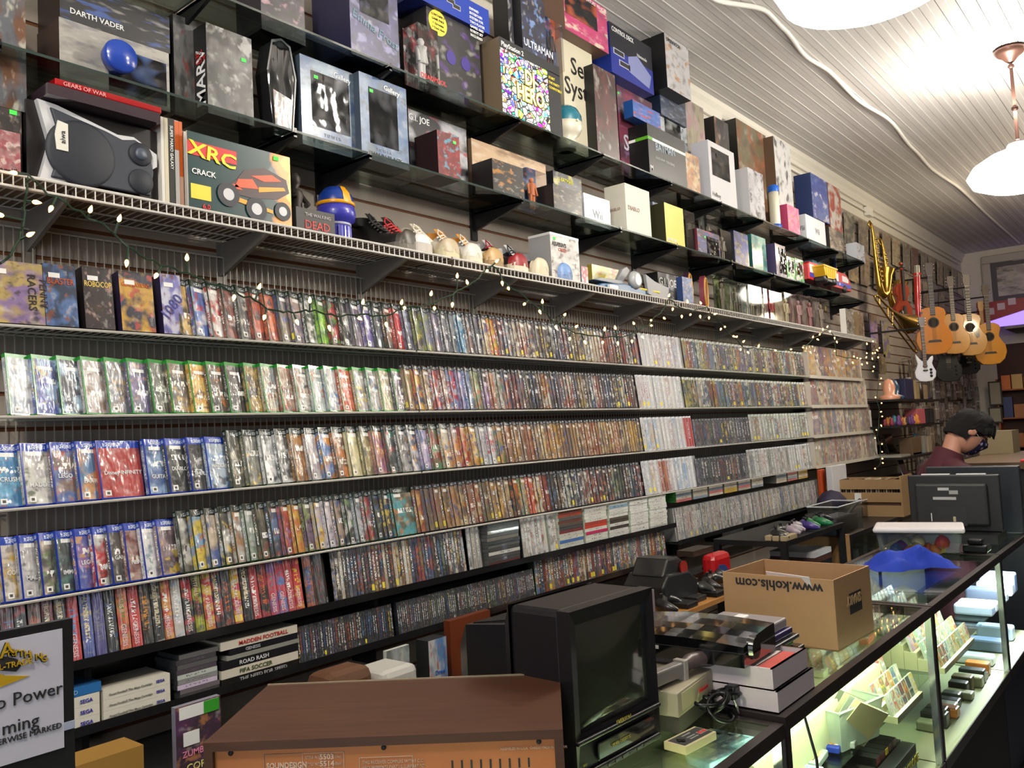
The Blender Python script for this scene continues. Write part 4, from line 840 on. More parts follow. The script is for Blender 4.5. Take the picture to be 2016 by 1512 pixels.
    MB().lathe([(.0675, .138), (.0705, .14), (.0705, .15), (.067, .152)], n=28).build('lid_rim', plain(h('E8A010'), .3, coat=.5), o, True)
    rows = [[(math.sin(s*.25)*r_, -math.cos(s*.25)*r_, z_) for s in (-1, 0, 1)] for r_, z_ in ((.0705, .15), (.0625, .18), (.042, .2065), (.01, .2165))]; MB().grid(rows).build('lid_stripe', plain(h('E8A010'), .3, coat=.5), o, True)
    # sneakers
    S = [('black sneaker with grey toe, first of the row of sneakers', 775, 480, '201E1C', '6A6458', '161414', '1c1a18', .25, '4a463e'),
         ('white sneaker with red laces and red tongue, beside the black sneaker', 812, 483, 'D8D6D4', 'B8B0A8', 'B01820', '1A1A1A', .1, None),
         ('worn cream sneaker with dark scuffed toe', 868, 500, 'D8D0BC', 'C8BC98', 'D8D0C0', 'C8BCA8', .1, 'b8a88c'),
         ('plain white sneaker with orange heel tabs', 915, 510, 'D8D6D0', 'C8C0AC', 'D0CCC0', 'D08830', .1, 'd0ccc2'),
         ('white and grey sneaker with tan gum toe', 958, 518, 'C8C8C8', '8A7048', 'C8C8C4', 'D89030', .1, 'b09060'),
         ('black sneaker with red trim and cream toe', 1008, 528, '241C1C', 'C8C0A8', '8A1820', 'B8B8B8', .1, '8a2028'),
         ('navy sneaker with wide cream toe', 1050, 540, '1C1E2A', 'C8BCA0', '2A2A30', 'C8C8C8', .1, 'c8bca4'),
         ('white sneaker with blue patched toe beside the white game box', 1098, 546, 'D8DADC', '6A80A8', 'D8D8D8', 'D0D0D0', .1, '7090c0')]
    for lb, px, py, a, b, c, d, yw, toe in S: shoe(lb, px, py, a, b, c, d, yw, toe=toe)
    b = carton('game_box', 'white game box reading ASSASSIN\'S CREED beside the sneakers', (1087, 543), (1143, 556), 462, Z, .13, 'B8B4B0', 'D0CCC8', '5A4038', 'a8a8a8', y=-.285, texts=[("ASSASSIN'S", .05, .76, .14, '303030', 0, 'front', .8), ('CREED', .25, .66, .11, 'A84030')], tagp=(.1, .9))
    MB().box(-.001, b.dimensions.x+.001, -.001, b.dimensions.y, b.dimensions.z, b.dimensions.z+.012).build('lid_edge', WHITE, b)
    carton('toy_box', 'small red white and blue striped box beside the white game box', (1146, 560), (1159, 563), 524, Z, .05, 'C8C8D0', 'B03030', '2A48A0', '9a9a9a', y=-.26)
    carton('toy_blister', 'wide yellow toy card lying behind the toy spaceship', (1167, 560), (1226, 572), 520, Z, .03, 'C8B840', 'D8D0A0', 'B04030', 'a09030', y=-.12)
    # toy spaceship
    P = PY(1165, 575, -.24); o = empty('toy_spaceship', (P.x, -.2, Z)); tag(o, 'large grey and blue toy spaceship lying along the ledge', 'toy vehicle'); gy = plain(h('8A8C90'), .45); bl = plain(h('1A5078'), .35)
    MB().prism([(0, .01), (.12, .0), (.5, .0), (.62, .02), (.58, .045), (.3, .055), (.08, .035)], -.06, .06).build('hull', bl, o, bevel=.006)
    MB().prism([(.02, .05), (.22, .05), (.36, .056), (.3, .075), (.1, .07)], -.04, .04).build('deck', gy, o, bevel=.004)
    MB().prism([(.28, .05), (.33, .05), (.44, .15), (.41, .17), (.36, .15)], -.01, .015).build('fin', gy, o, bevel=.004)
    MB().lathe([(.001, 0), (.045, .01), (.052, .03), (.04, .05), (.03, .052)], n=20, T=Matrix.Translation((.40, -.03, .085)) @ Matrix.Rotation(PI/2, 4, 'X')).build('turbine', plain(h('a8aaac'), .3), o, True)
    MB().prism([(.52, .02), (.66, .0), (.74, -.0), (.76, .08), (.6, .1), (.5, .13)], -.07, -.05).build('wing', gy, o, bevel=.003); MB().tube([(.45, -.055, .045), (.64, -.07, .04)], .006, 8).build('cannon', YEL, o)
    MB().box(.12, .2, -.075, -.06, .01, .03).build('side_pod', WHITE, o)
    carton('toy_box', 'black toy box lettered G.I. JOE behind the toy spaceship', (1297, 575), (1342, 582), 535, Z, .1, '1A1A1C', '2A2A38', 'B8B8C0', '101010', y=-.11, texts=[('G.I. JOE', .03, .65, .3, 'E0E0E0')])
    carton('figure_pack', 'narrow blue carded pack at the spaceship nose', (1346, 600), (1366, 606), 545, Z, .04, '3A5A98', '5A78B0', 'C8A070', '2a4070', y=-.28)
    for i in range(2):
        P = PY(1372+i*30, 606, -.27); o = empty('oval_pack', (P.x, -.235, Z), .25); tag(o, ['purple oval toy pack with gold ring, nearer the blue card', 'pink oval toy pack with gold ring, beside the green packs'][i], 'toy pack', 'oval toy packs')
        n = 24; ring = [(.055*math.cos(2*PI*k/n), .11+.11*math.sin(2*PI*k/n)) for k in range(n)]; b = MB().prism(ring, 0, .03).build('body', plain(h(['3A2038', '80384A'][i]), .3, coat=.6), o)
        MB().tube([(.045*math.cos(2*PI*k/n), -.002, .11+.095*math.sin(2*PI*k/n)) for k in range(n+1)], .006, 6).build('gold_ring', plain(h('C89030'), .3, coat=.5), o, True)
    L = [((1424, 608), (1440, 612), 545, '88A030', '3A5020', 'yellow green hanging card pack nearest the oval packs'), ((1441, 614), (1472, 620), 552, '9AB030', '50682A', 'big yellow green card pack with orange sticker'), ((1476, 622), (1503, 628), 560, '8A9A90', 'C8D0C8', 'grey clear figure pack beside the green packs'), ((1506, 630), (1514, 632), 568, '303030', '8A8A90', 'narrow dark figure pack on the ledge')]
    for (l, r_, tp, c, c2, lb) in L: clear_pack('figure_pack', lb, l, r_, tp, Z, .06, c, c2, 'D0C8B0', y=-.28)
    x = 1518
    for i, (wd_, c, c2, c3) in enumerate(((28, '8A2020', '3A5A78', 'C03030'), (26, 'B8A888', 'E8D8A0', 'D8C8A0'), (20, '7A3038', 'A88078', 'B89090'), (20, '8A4A48', 'C0A8A0', 'A87070'), (20, '7A5A58', 'B8B0A8', '988878'))):
        clear_pack('figure_pack', ['red figure pack', 'cream figure pack', 'dark red bagged figure', 'pink bagged figure', 'brown bagged figure'][i]+' near the far end of the white ledge', (x, 635+i*5), (x+wd_-3, 639+i*5), 572+i*4, Z, .08, c, c2, c3, y=-.27); x += wd_+2  # second pack is simply cream coloured
    carton('picture_frame', 'white edged boxed frame standing at the end of the white ledge', (1668, 660), (1684, 663), 608, Z, .05, '4A4038', '8A8070', 'D8D4CC', 'e0dcd4', y=-.27)
    carton('figure_box', 'brown boxed figure at the very end of the white ledge', (1692, 666), (1703, 668), 615, Z, .06, 'A08868', '7A6048', 'C8B898', '8a7454', y=-.27)
def magazine_mat():
    s = SN('magazine_cover'); tc = s.n('ShaderNodeTexCoord'); uv = tc.outputs['UV']; sp = s.n('ShaderNodeSeparateXYZ'); s.t.links.new(uv, sp.inputs[0]); n1 = s.noise(uv, 3., 0., 3.)
    c = s.mix(s.step(s.m('ADD', sp.outputs[0], s.m('MULTIPLY', n1, .5)), 1.05, 1.12), h('163A3C'), h('E89018')); c = s.mix(s.step(s.m('ADD', sp.outputs[0], n1), 1.45, 1.5), c, h('E8D030'))
    s.set(Base_Color=c, Roughness=.3, Coat_Weight=.4); return s.mat
def truck_print(o, w, hh):
    """plain orange truck drawing, raised print layers"""
    dk = plain(h('3A1C20'), .4); orr = plain(h('D85018'), .4); tire = plain(h('2A2C34'), .5); rim = plain(h('C8C8CC'), .4); yl = plain(h('F0A018'), .4)
    MB().prism([(w*.30, hh*.32), (w*.45, hh*.52), (w*.52, hh*.66), (w*.72, hh*.76), (w*.95, hh*.66), (w*.98, hh*.48), (w*.86, hh*.36), (w*.6, hh*.30)], -.0016, -.0006).build('print_body', dk, o)
    for poly, m in (([(w*.42, hh*.40), (w*.66, hh*.44), (w*.6, hh*.56), (w*.46, hh*.52)], orr), ([(w*.3, hh*.36), (w*.5, hh*.38), (w*.44, hh*.44), (w*.32, hh*.42)], orr), ([(w*.58, hh*.60), (w*.8, hh*.68), (w*.9, hh*.62), (w*.72, hh*.56)], orr), ([(w*.66, hh*.4), (w*.94, hh*.5), (w*.92, hh*.54), (w*.66, hh*.47)], yl), ([(w*.3, hh*.24), (w*.8, hh*.14), (w*.8, hh*.19), (w*.34, hh*.3)], yl)):
        MB().prism(poly, -.0026, -.0014).build('print_panel', m, o)
    for cx, cz, r_ in ((.36, .28, .16), (.63, .16, .16), (.9, .2, .13)):
        T = Matrix.Translation((w*cx, -.0030, hh*cz)) @ Matrix.Rotation(PI/2, 4, 'X')
        MB().lathe([(.001, .001), (hh*r_, .001), (hh*r_, 0)], n=24, T=T).build('print_tire', tire, o); MB().lathe([(.001, .002), (hh*r_*.5, .002), (hh*r_*.5, 0)], n=18, T=T).build('print_rim', rim, o)
ledge_items()

# ---------------------------------------------------------------- strings of warm lights
def lights_string():
    B1 = [(8, 425), (34, 341), (63, 397), (103, 405), (176, 419), (233, 437), (52, 465), (250, 511), (310, 538), (368, 514), (462, 580), (509, 570), (522, 620), (583, 629), (610, 597), (647, 640), (714, 600), (704, 624), (760, 634), (790, 600), (797, 606), (848, 583), (855, 604), (891, 595), (900, 548), (921, 560), (959, 532), (975, 517), (988, 553), (1000, 565), (1034, 597), (1068, 598), (1061, 610), (1110, 622), (1093, 641), (1122, 664), (1132, 645), (1150, 670), (1190, 652), (1187, 672), (1212, 649), (1216, 672), (1244, 669), (1249, 639), (1263, 661), (1282, 631), (1281, 641), (1306, 625), (1316, 585), (1325, 606), (1354, 597), (1342, 620), (1360, 618), (1378, 620), (1396, 623), (1381, 599), (1405, 619), (1420, 646), (1427, 644), (1442, 661), (1449, 664), (1462, 674), (1458, 686), (1471, 692), (1493, 684), (1525, 690), (1556, 688), (1580, 684)]
    C1 = [(-10, 520), (12, 512), (40, 470), (48, 420), (52, 372), (56, 345), (95, 380), (160, 418), (215, 452), (262, 495), (318, 522), (370, 538), (410, 556), (462, 576), (500, 590), (535, 612), (580, 614), (620, 612), (660, 622), (710, 620), (760, 621), (800, 606), (845, 600), (890, 580), (930, 556), (970, 522), (1000, 560), (1040, 590), (1075, 618), (1105, 645), (1145, 658), (1190, 664), (1235, 662), (1275, 640), (1305, 610), (1318, 588), (1335, 604), (1362, 612), (1390, 605), (1415, 632), (1440, 660), (1465, 684), (1500, 688), (1540, 690), (1585, 682)]
    B2 = [(1600, 665), (1608, 667), (1613, 660), (1620, 651), (1628, 645), (1633, 651), (1643, 663), (1647, 671), (1644, 691), (1678, 712), (1682, 703), (1688, 705), (1693, 706), (1696, 716), (1705, 705), (1706, 713), (1707, 696), (1707, 679), (1717, 704), (1718, 694), (1719, 673), (1720, 720), (1723, 696), (1725, 688), (1731, 686), (1729, 702), (1719, 730), (1734, 745), (1732, 756), (1724, 783), (1735, 794), (1733, 811), (1736, 820), (1734, 836), (1726, 847), (1723, 862), (1736, 875), (1736, 889), (1736, 903), (1737, 911), (1723, 923)]
    C2 = [(1585, 682), (1605, 664), (1632, 648), (1645, 668), (1645, 700), (1675, 705), (1705, 708), (1722, 680), (1728, 700), (1718, 718), (1728, 745), (1728, 790), (1732, 820), (1727, 850), (1732, 880), (1734, 910), (1724, 925)]
    glow = plain((1, .50, .16), .4, emit=6, name='bulb_glow'); gn = plain(h('16301E'), .6, name='green_cord')
    for nm, C, Bl in (('draped along the white ledge above the games', C1, B1), ('bunched and hanging down past the comic books', C2, B2)):
        o = empty('light_string', (0, 0, 0)); P0 = PY(C[0][0], C[0][1], -.335); o.location = P0
        tag(o, 'green corded string of warm white bulbs '+nm, 'string lights')
        pts = [PY(x, y, -.332)-P0 for x, y in C]; P = []
        for i in range(len(pts)-1):
            for k in range(4): t = k/4; P.append(pts[i].lerp(pts[i+1], t)+Vector((0, -.006*math.sin(i*5+k*1.7), .004*math.sin(i*3+k*2))))
        P.append(pts[-1]); MB().tube(P, .0032, 5).build('cord', gn, o)
        me = None
        for x, y in Bl:
            p = PY(x, y, -.337)-P0; q = min(P, key=lambda c: (c-p).length)
            if me is None:
                b = MB().lathe([(.001, 0), (.005, .003), (.0062, .009), (.004, .016), (.001, .022)], n=8).build('bulb', glow, o, True); me = b.data
            else: b = bpy.data.objects.new('bulb', me); sc.collection.objects.link(b); b.parent = o
            dr = (p-q); b.location = p; b.rotation_euler = (dr if dr.length > .003 else Vector((0, 0, -1))).to_track_quat('Z', 'Y').to_euler()
            if x < 1250 and dr.length > .006: MB().tube([q, p], .0035, 5).build('socket', gn, o)
lights_string()
# ---------------------------------------------------------------- lit glass showcases forming the counter
CT, CF, CB, MID, DECK = 1.0, -1.85, -1.33, .70, .50
CASEGL = cheap_glass((.90, .98, .93), .93, .01, .55, 'showcase_glass')
TOPGL = cheap_glass((.90, .98, .93), .92, .01, .7, 'showcase_top_glass')
def showcases():
    rim = plain(h('3A3230'), .35, .5, name='bronze_rim'); chrome = plain(h('B8BEC8'), .15, .9, name='chrome'); deckm = plain(h('8E8E70'), .6, name='cream_board')
    tube = plain((.86, 1, .72), .4, emit=6, name='fluorescent_tube'); dark = plain(h('14120F'), .6); navy = plain(h('161C3A'), .5)
    for i, (x0, x1, top, lb, pw) in enumerate(((.15, 1.735, .99, 'nearest glass showcase carrying the games console and old television', 8), (1.745, 2.985, CT, 'glass showcase carrying the cardboard box, cartridges inside', 8), (2.995, 4.185, CT, 'glass showcase with lidded tub on top and tiered game rack inside', 8), (4.195, 5.0, CT, 'farthest brightly lit glass showcase at the edge of view', 34))):
        o = empty('glass_showcase', (x0, CF, 0)); tag(o, lb, 'showcase', 'row of glass showcases'); w = x1-x0; D = CB-CF
        b = MB(); t = top-.0
        b.box(0, w, 0, .022, t-.03, t); b.box(0, w, D-.022, D, t-.03, t); b.box(0, .022, .022, D-.022, t-.03, t); b.box(w-.022, w, .022, D-.022, t-.03, t)
        b.build('top_rim', rim, o)
        MB().box(.022, w-.022, .022, D-.022, t-.008, t-.002).build('top_glass', TOPGL, o)
        for x in (0.0, w-.022): MB().box(x, x+.022, .0, .02, DECK, t-.03).build('corner_post', chrome if x else rim, o)
        MB().face([(.02, .006, DECK), (w-.02, .006, DECK), (w-.02, .006, t-.03), (.02, .006, t-.03)]).build('front_glass', CASEGL, o)
        MB().box(0, w, .0, D, DECK-.02, DECK).build('deck', deckm, o); MB().box(.0, w, -.004, .0, DECK-.03, DECK+.008).build('bottom_rail', rim, o)
        MB().box(.02, w-.02, D-.012, D, DECK, t-.03).build('back_panel', plain(h('5E6248'), .5) if i == 1 else plain(h('4a4a3c'), .5), o)
        MB().box(0, w, .03, D, 0.02, DECK-.02).build('base_cabinet', navy if i == 3 else dark, o)
        MB().box(.02, w-.02, .09, D-.014, MID-.006, MID).build('glass_shelf', CASEGL, o)
        MB().tube([(.05, .045, t-.045), (w-.05, .045, t-.045)], .009, 8).build('light_tube', tube, o)
        l = bpy.data.lights.new('showcase_tube', 'AREA'); l.shape = 'RECTANGLE'; l.size = w-.1; l.size_y = .03; l.energy = pw; l.color = (.92, 1, .72) if i != 3 else (.85, .93, 1)
        lo = bpy.data.objects.new('showcase_tube', l); sc.collection.objects.link(lo); lo.parent = o; lo.location = (w/2, .06, t-.055); lo.rotation_euler = (.45, 0, 0); lo['kind'] = 'helper'
showcases()
def tb(kind, label, cat, x0, x1, y0, y1, z0, z1, mat, group=None, rz=0, bevel=0):
    o = MB().box(-(x1-x0)/2, (x1-x0)/2, -(y1-y0)/2, (y1-y0)/2, 0, z1-z0).build(kind, mat, bevel=bevel); o.location = ((x0+x1)/2, (y0+y1)/2, z0); o.rotation_euler = (0, 0, rz); tag(o, label, cat, group); return o
def in_cases():
    # tiered racks with little cases
    for ri, (xa, n, yb, tiers, kind) in enumerate(((2.70, 7, -1.80, 6, 0), (3.30, 12, -1.80, 7, 1))):
        o = empty('tiered_rack', (xa, yb, MID)); tag(o, ['clear tiered rack of small games in the showcase under the cardboard box', 'clear tiered rack of small games in the showcase under the lidded tub'][ri], 'display rack', 'tiered racks in the showcases')
        w = n*.042
        for t in range(tiers): MB().box(0, w, t*.045, t*.045+.044, .0, .02+t*.022).build('tier', plain(h('B8B890'), .3, coat=.5), o)
        me = MB().box(0, .036, 0, .008, 0, .062, 1, {'front': 0}).build('x', [PRINT, plain(h('B0B8A8'), .2, coat=.5)]); m_ = me.data; bpy.data.objects.remove(me)
        for t in range(tiers):
            for k in range(n):
                q = bpy.data.objects.new('small_game_case', m_); sc.collection.objects.link(q); q.location = (xa+.003+k*.042, yb+t*.045+.012, MID+.0205+t*.022); q.rotation_euler = (-.3, 0, 0)
                q.color = (*h(R_.choice('6A8A90 A8B0A0 C8C0A0 3A4A60 8A5040 D8D8C8 507058 B0A070'.split())), 1); q['c2'] = list(h(R_.choice(ACC))); q['c3'] = list(h(R_.choice(ACC)))
                tag(q, 'small clear game case, %s in the %s tier of the rack under the %s' % (ordn(k+1), ordn(t+1), ['cardboard box', 'lidded tub'][ri]), 'small game', 'small games in the tiered racks')
    # open plastic bin with bagged papers
    P = PZ(1735, 1430, .70); o = empty('plastic_bin', (2.50, -1.70, MID+.001), -.25); tag(o, 'pale translucent bin of bagged booklets in the lit showcase', 'bin')
    pb = plain(h('A8B8A8'), .35, alpha=.75); b = MB()
    T = [(-.11, -.07), (.11, -.07), (.11, .07), (-.11, .07)]
    lo = [Vector((x*.85, y*.85, 0)) for x, y in T]; hi = [Vector((x, y, .11)) for x, y in T]
    for k in range(4): j = (k+1) % 4; b.face([lo[k], lo[j], hi[j], hi[k]])
    b.face(lo[::-1]); b.build('bin_wall', pb, o); MB().tube([*hi, hi[0]], .004, 6).build('rim', pb, o)
    for k in range(5):
        q = MB().box(-.07, .07, 0, .002, 0, .12).build('bagged_booklet', plain(h(['C8BE90', 'D8D8C0', '98A098', 'D0C8A0', '707868'][k]), .25, coat=1)); q.location = (2.46+k*.012, -1.735+k*.014, MID+.012); q.rotation_euler = (.5-.05*k, .45, -.3)
        tag(q, 'bagged booklet sticking out of the pale bin, %s from its front' % ordn(k+1), 'booklet', 'bagged booklets in the bin')
    # cartridges on the shelf
    cm = MB(); cm.prism([(-.055, 0), (.055, 0), (.055, .055), (.04, .074), (-.04, .074), (-.055, .055)], 0, .018)
    T0 = Matrix.Rotation(-PI/2, 4, 'X')
    def cart(px, py, col, lab, c2, nm, rz=.1, z=MID):
        P = PZ(px, py, z); o = MB().prism([(-.055, 0), (.055, 0), (.055, .06), (.045, .074), (-.045, .074), (-.055, .06)], -.019, -.001, T=Matrix.Rotation(-PI/2, 4, 'X')).build('game_cartridge', plain(h(col), .4), bevel=.003)
        o.location = (P.x, P.y-.03, z+.001); o.rotation_euler = (0, 0, rz); tag(o, nm, 'game cartridge', 'cartridges in the lit showcase')
        q = MB().box(-.038, .038, .01, .058, .0192, .0198).build('label_sticker', PRINT, o); q.color = (*h(lab), 1); q['c2'] = list(h(c2)); q['c3'] = list(h('E0D8C0'))
        MB().box(-.036, -.022, .006, .014, .0194, .0202).build('price_tag', WHITE, o)
    L = [(1600, 1500, '9AA8A0', 'B0A060', '505040', 'grey cartridge in front of the blue one'), (1565, 1445, '98A098', '8A7040', 'C0B070', 'grey cartridge at the corner of the showcase'), (1595, 1460, '26282A', '3A3A3A', '8A8A80', 'black cartridge with pale letters beside the blue one'), (1640, 1470, '2038A0', 'C8B040', 'B03030', 'bright blue cartridge with yellow and red label'), (1570, 1482, '9AA49C', '907848', '303020', 'grey cartridge with brown label behind the front one'), (1590, 1535, '98B0C0', 'C8A840', '58A0C8', 'pale blue grey cartridge at the bottom edge'),
         (1612, 1435, 'A8B8A0', 'A8B8A0', '98A890', 'blank pale green cartridge behind the black one'), (1670, 1460, 'A0A8A0', 'A8B0A8', '98A098', 'blank grey cartridge beside the blue one'), (1688, 1432, '3A3C38', 'A03A30', '282828', 'black cartridge with red label under the pale bin')]
    for px, py, c, l1, l2, nm in L: cart(px, py, c, l1, l2, nm)
    for k, (px, py, c) in enumerate(((1612, 1325, 'A8B090'), (1640, 1295, 'B0B898'), (1668, 1275, 'A0A890'), (1700, 1262, 'C86848'), (1590, 1305, 'D08050'), (1720, 1235, 'A8B898'), (1745, 1215, 'D0D8B0'))):
        cart(px, py, c, ['50504A', 'C8C0A0'][k % 2], '383830', 'pale cartridge under the counter glass, %s from the white boxes' % ordn(k+1), z=MID+.12)
    tb('cartridge_riser', 'cream riser board holding cartridges close under the counter glass', 'riser', 1.9, 2.9, -1.70, -1.50, MID+.001, MID+.119, plain(h('B8BC98'), .6))
    # bottom row: black game boxes, cookie game box
    P = PZ(1760, 1500, DECK)
    for k in range(5):
        q = cbox('game_box', 'slim black game box lying in the showcase, %s from the bin' % ordn(k+1), 2.60+k*.042, -1.76, MID+.001-.10, .038, .12, .022, ['8A2A28', '3A3A3A', '6A3028', '2A2424', 'A89030'][k], 'C84830', '181614', '1a1816', group='slim black game boxes in the showcase')
        if k in (2,): MB().box(.008, .03, -.002, .0, .004, .02).build('price_tag', YEL, q)
    q = cbox('game_box', 'blue and black game box reading YOSHI\'S COOKIE in the showcase', 2.585, -1.805, DECK+.001, .26, .04, .10, '3A6A98', '4A7AA0', '88A040', '141414', mat=plain(h('3A6890'), .4)); MB().box(0, .26, -.001, 0, .075, .10).build('band', INK, q)
    lettering("YOSHI'S COOKIE", .034, YEL, q, (.02, -.002, .045), bold=.03)
    tb('riser', 'dark riser block behind the blue game box', 'riser', 2.57, 2.86, -1.757, -1.60, DECK+.001, MID-.101, plain(h('2A2018'), .6))
    # far showcase contents
    cols = '8A8A70 2A2A28 4A3A2C C87838 D8D8C8 303438 5A6058 A8A888 26261F 6A5A40'.split()
    for k in range(14):
        x = 3.25+.062*k+R_.uniform(0, .01); z = DECK+.001; hgt = R_.uniform(.02, .06)
        tb('handheld_game', 'handheld game gear on the floor of the middle showcase, %s along' % ordn(k+1), 'electronic game', x, x+.055, -1.80+R_.uniform(0, .04), -1.70, z, z+hgt, plain(h(cols[k % 10]), .35), 'gear along the bottom of the showcase', bevel=.006)
    for k in range(9):
        x = 4.22+.085*k; z = [DECK, MID, MID][k % 3]+.001
        tb('white_goods', 'white packed item in the farthest bright showcase, %s along' % ordn(k+1), 'packed item', x, x+.078, -1.78, -1.62, z, z+R_.uniform(.04, .12), plain(h(['D0D8E8', 'B8C8E8', 'E8E8F0', '8090B0', '404858'][k % 5]), .3), 'items in the farthest showcase', bevel=.01)
    # blue cartridges under the nearest showcase's glass
    for k, (px, py) in enumerate(((1478, 1425), (1450, 1445), (1425, 1465), (1405, 1490), (1440, 1415))):
        cart(px, py+12, ['A8C8D8', '98C0D0', 'A0C8D8', '90B8C8', '98C0D8'][k], 'A8B0C8', '7888B8', 'pale blue cartridge under the nearest counter glass, %s from the corner' % ordn(k+1), z=.90, rz=-.2)
    tb('riser', 'cream riser board under the nearest counter glass', 'riser', .9, 1.69, -1.82, -1.45, MID+.001, .899, plain(h('D0CCA8'), .6))
in_cases()

# ---------------------------------------------------------------- things standing on the counter
def counter_top():
    Z = CT+.0005
    cardm = plain(h('B08A62'), .7, name='cardboard', var=.12)
    # kohls box
    A = PZ(1651, 1284, CT); B = PZ(1718, 1245, CT); rz = math.atan2(B.y-A.y, B.x-A.x); w = .27; d = .33; H = .19
    o = empty('cardboard_box', (A.x, A.y, Z), .0); o.rotation_euler.z = rz-.0; tag(o, 'open brown cardboard box with upside down www.kohls.com print', 'box')
    # local: x along the lettered short end away, y back
    b = MB(); t = .004
    b.box(0, w, 0, t, 0, H); b.box(0, w, d-t, d, 0, H); b.box(0, t, t, d-t, 0, H); b.box(w-t, w, t, d-t, 0, H); b.box(0, w, 0, d, 0, .004); b.build('box_wall', cardm, o)
    fm = plain(h('B8946C'), .7)
    for k in range(5): pass
    R1 = (Matrix.Rotation(-PI/2, 3, 'Z') @ Matrix.Rotation(PI, 3, 'Y') @ Matrix.Rotation(PI/2, 3, 'X')).to_euler()
    lettering('www.kohls.com', .040, INK, o, (-.0015, .03, H*.93), R1, bold=.02)
    m = MB().box(.10, .19, -.0012, 0, H*.42, H*.72).build('print_block', INK, o)
    lettering('SMART', .034, fm, o, (.185, -.002, H*.68), (Matrix.Rotation(PI, 3, 'Y') @ Matrix.Rotation(PI/2, 3, 'X')).to_euler(), bold=.04)
    q = MB().box(0, .15, 0, .002, 0, .10).build('white_paper', plain(h('D8D0D0'), .6), loc=(A.x+.02, A.y+.055, Z+H*.52)); q.rotation_euler = (-.25, 0, PI/2*.8); tag(q, 'sheet of white paper standing in the cardboard box', 'paper')
    for k in range(2): lettering(['Game Parts', 'Games - $5.00'][k], .018, plain(h('8a8a98'), .6), q, (.02, -.001, .06-.025*k))
    tb('packing', 'grey padding filling the cardboard box under the paper', 'packing', A.x+.06, A.x+.2, A.y+.06, A.y+.24, Z+.005, Z+H*.5, plain(h('4a4038'), .8), bevel=.01)
    # two long white card boxes
    P = PZ(1537, 1409, CT); Q = PZ(1609, 1365, CT)
    wb = plain(h('CFC4C6'), .6, name='white_card'); edge = plain(h('8A6A50'), .7)
    rz = .05; W = .215; D = .52; h1 = .047
    for k in range(2):
        o = empty('card_box', (P.x+.005-k*.0, P.y+.006+k*.008, Z+k*h1)); o.rotation_euler.z = 0; tag(o, ['long white card storage box, the lower of two', 'long white card storage box stacked on top holding red and white cards'][k], 'box', 'white card boxes'); b = MB(); hh = h1*.99; x1 = W if k == 0 else W-.012
        b.box(0, x1, 0, .005, 0, hh); b.box(0, x1, D-.1, D-.095, 0, hh); b.box(0, .005, .005, D-.1, 0, hh); b.box(x1-.005, x1, .005, D-.1, 0, hh); b.box(0, x1, 0, D-.1, 0, .003)
        b.build('box_wall', wb, o); MB().box(.0, x1, .0, .005, hh-.001, hh).build('cut_edge', edge, o); MB().box(x1-.006, x1, .0, D-.1, hh-.001, hh).build('cut_edge', edge, o)
    for k in range(10):
        c = 'C84A40 D8C8C0 C8B8B0 D86858 B8A090 D8D0C8 A88878 C8C0B8 E0D8D0 C03830'.split()[k]
        tb('trading_card_bundle', 'bundle of cards in the upper white box, %s from its front' % ordn(k+1), 'cards', P.x+.02, P.x+.18, P.y+.03+k*.034, P.y+.03+k*.034+.03, Z+h1+.003, Z+h1+.040, plain(h(c), .6, var=.3), 'card bundles in the white box')
    # black games console lying across the white boxes
    A = PZ(1285, 1222, CT+.20); zc = Z+2*h1+.001
    A = PZ(1464, 1318, zc); o = empty('games_console', (A.x, A.y+.16, zc)); o.rotation_euler.z = -PI/2+.04; tag(o, 'large glossy black games console lying on the white card boxes', 'games console'); gl = plain(h('0A0A0C'), .08, coat=1, name='gloss_black')
    Wc = .32; b = MB(); rows = []
    for y in [0, .02, .05, .09, .14, .19]:
        z1 = .045+.014*math.sin(min(1, y/.15)*PI/2); rows.append([(x, y, z1+.008*math.sin((x+Wc/2)/Wc*PI)) for x in [-Wc/2+Wc*k/10 for k in range(11)]])
    b.grid(rows); b.face([(-Wc/2, 0, 0), (Wc/2, 0, 0)]+[p for p in rows[0]][::-1]); b.face([(Wc/2, 0, 0), (Wc/2, .19, 0)]+[r[-1] for r in rows][::-1]); b.face([(-Wc/2, .19, 0), (-Wc/2, 0, 0)]+[r[0] for r in rows]); b.face([(Wc/2, .19, 0), (-Wc/2, .19, 0)]+rows[-1]); b.face([(-Wc/2, 0, 0), (-Wc/2, .19, 0), (Wc/2, .19, 0), (Wc/2, 0, 0)])
    b.build('shell', gl, o); MB().box(-Wc/2-.001, Wc/2+.001, -.001, .19, .030, .0315).build('seam', plain(h('2a2a2c'), .4), o)
    MB().box(-Wc*.3, -Wc*.14, -.002, .0, .020, .028).build('barcode_sticker', plain(h('B8B8B0'), .5), o)
    MB().tube([(Wc/2-.004, .05, .034), (Wc/2+.010, .05, .034)], [.027, .024], 20).build('end_cap', gl, o, True)
    # stack of clear, purple, black and green cases behind
    q0 = PZ(1575, 1270, CT+.12); Lp = PZ(1570, 1277, CT+.062); x, y = Lp.x-.085, Lp.y+.09
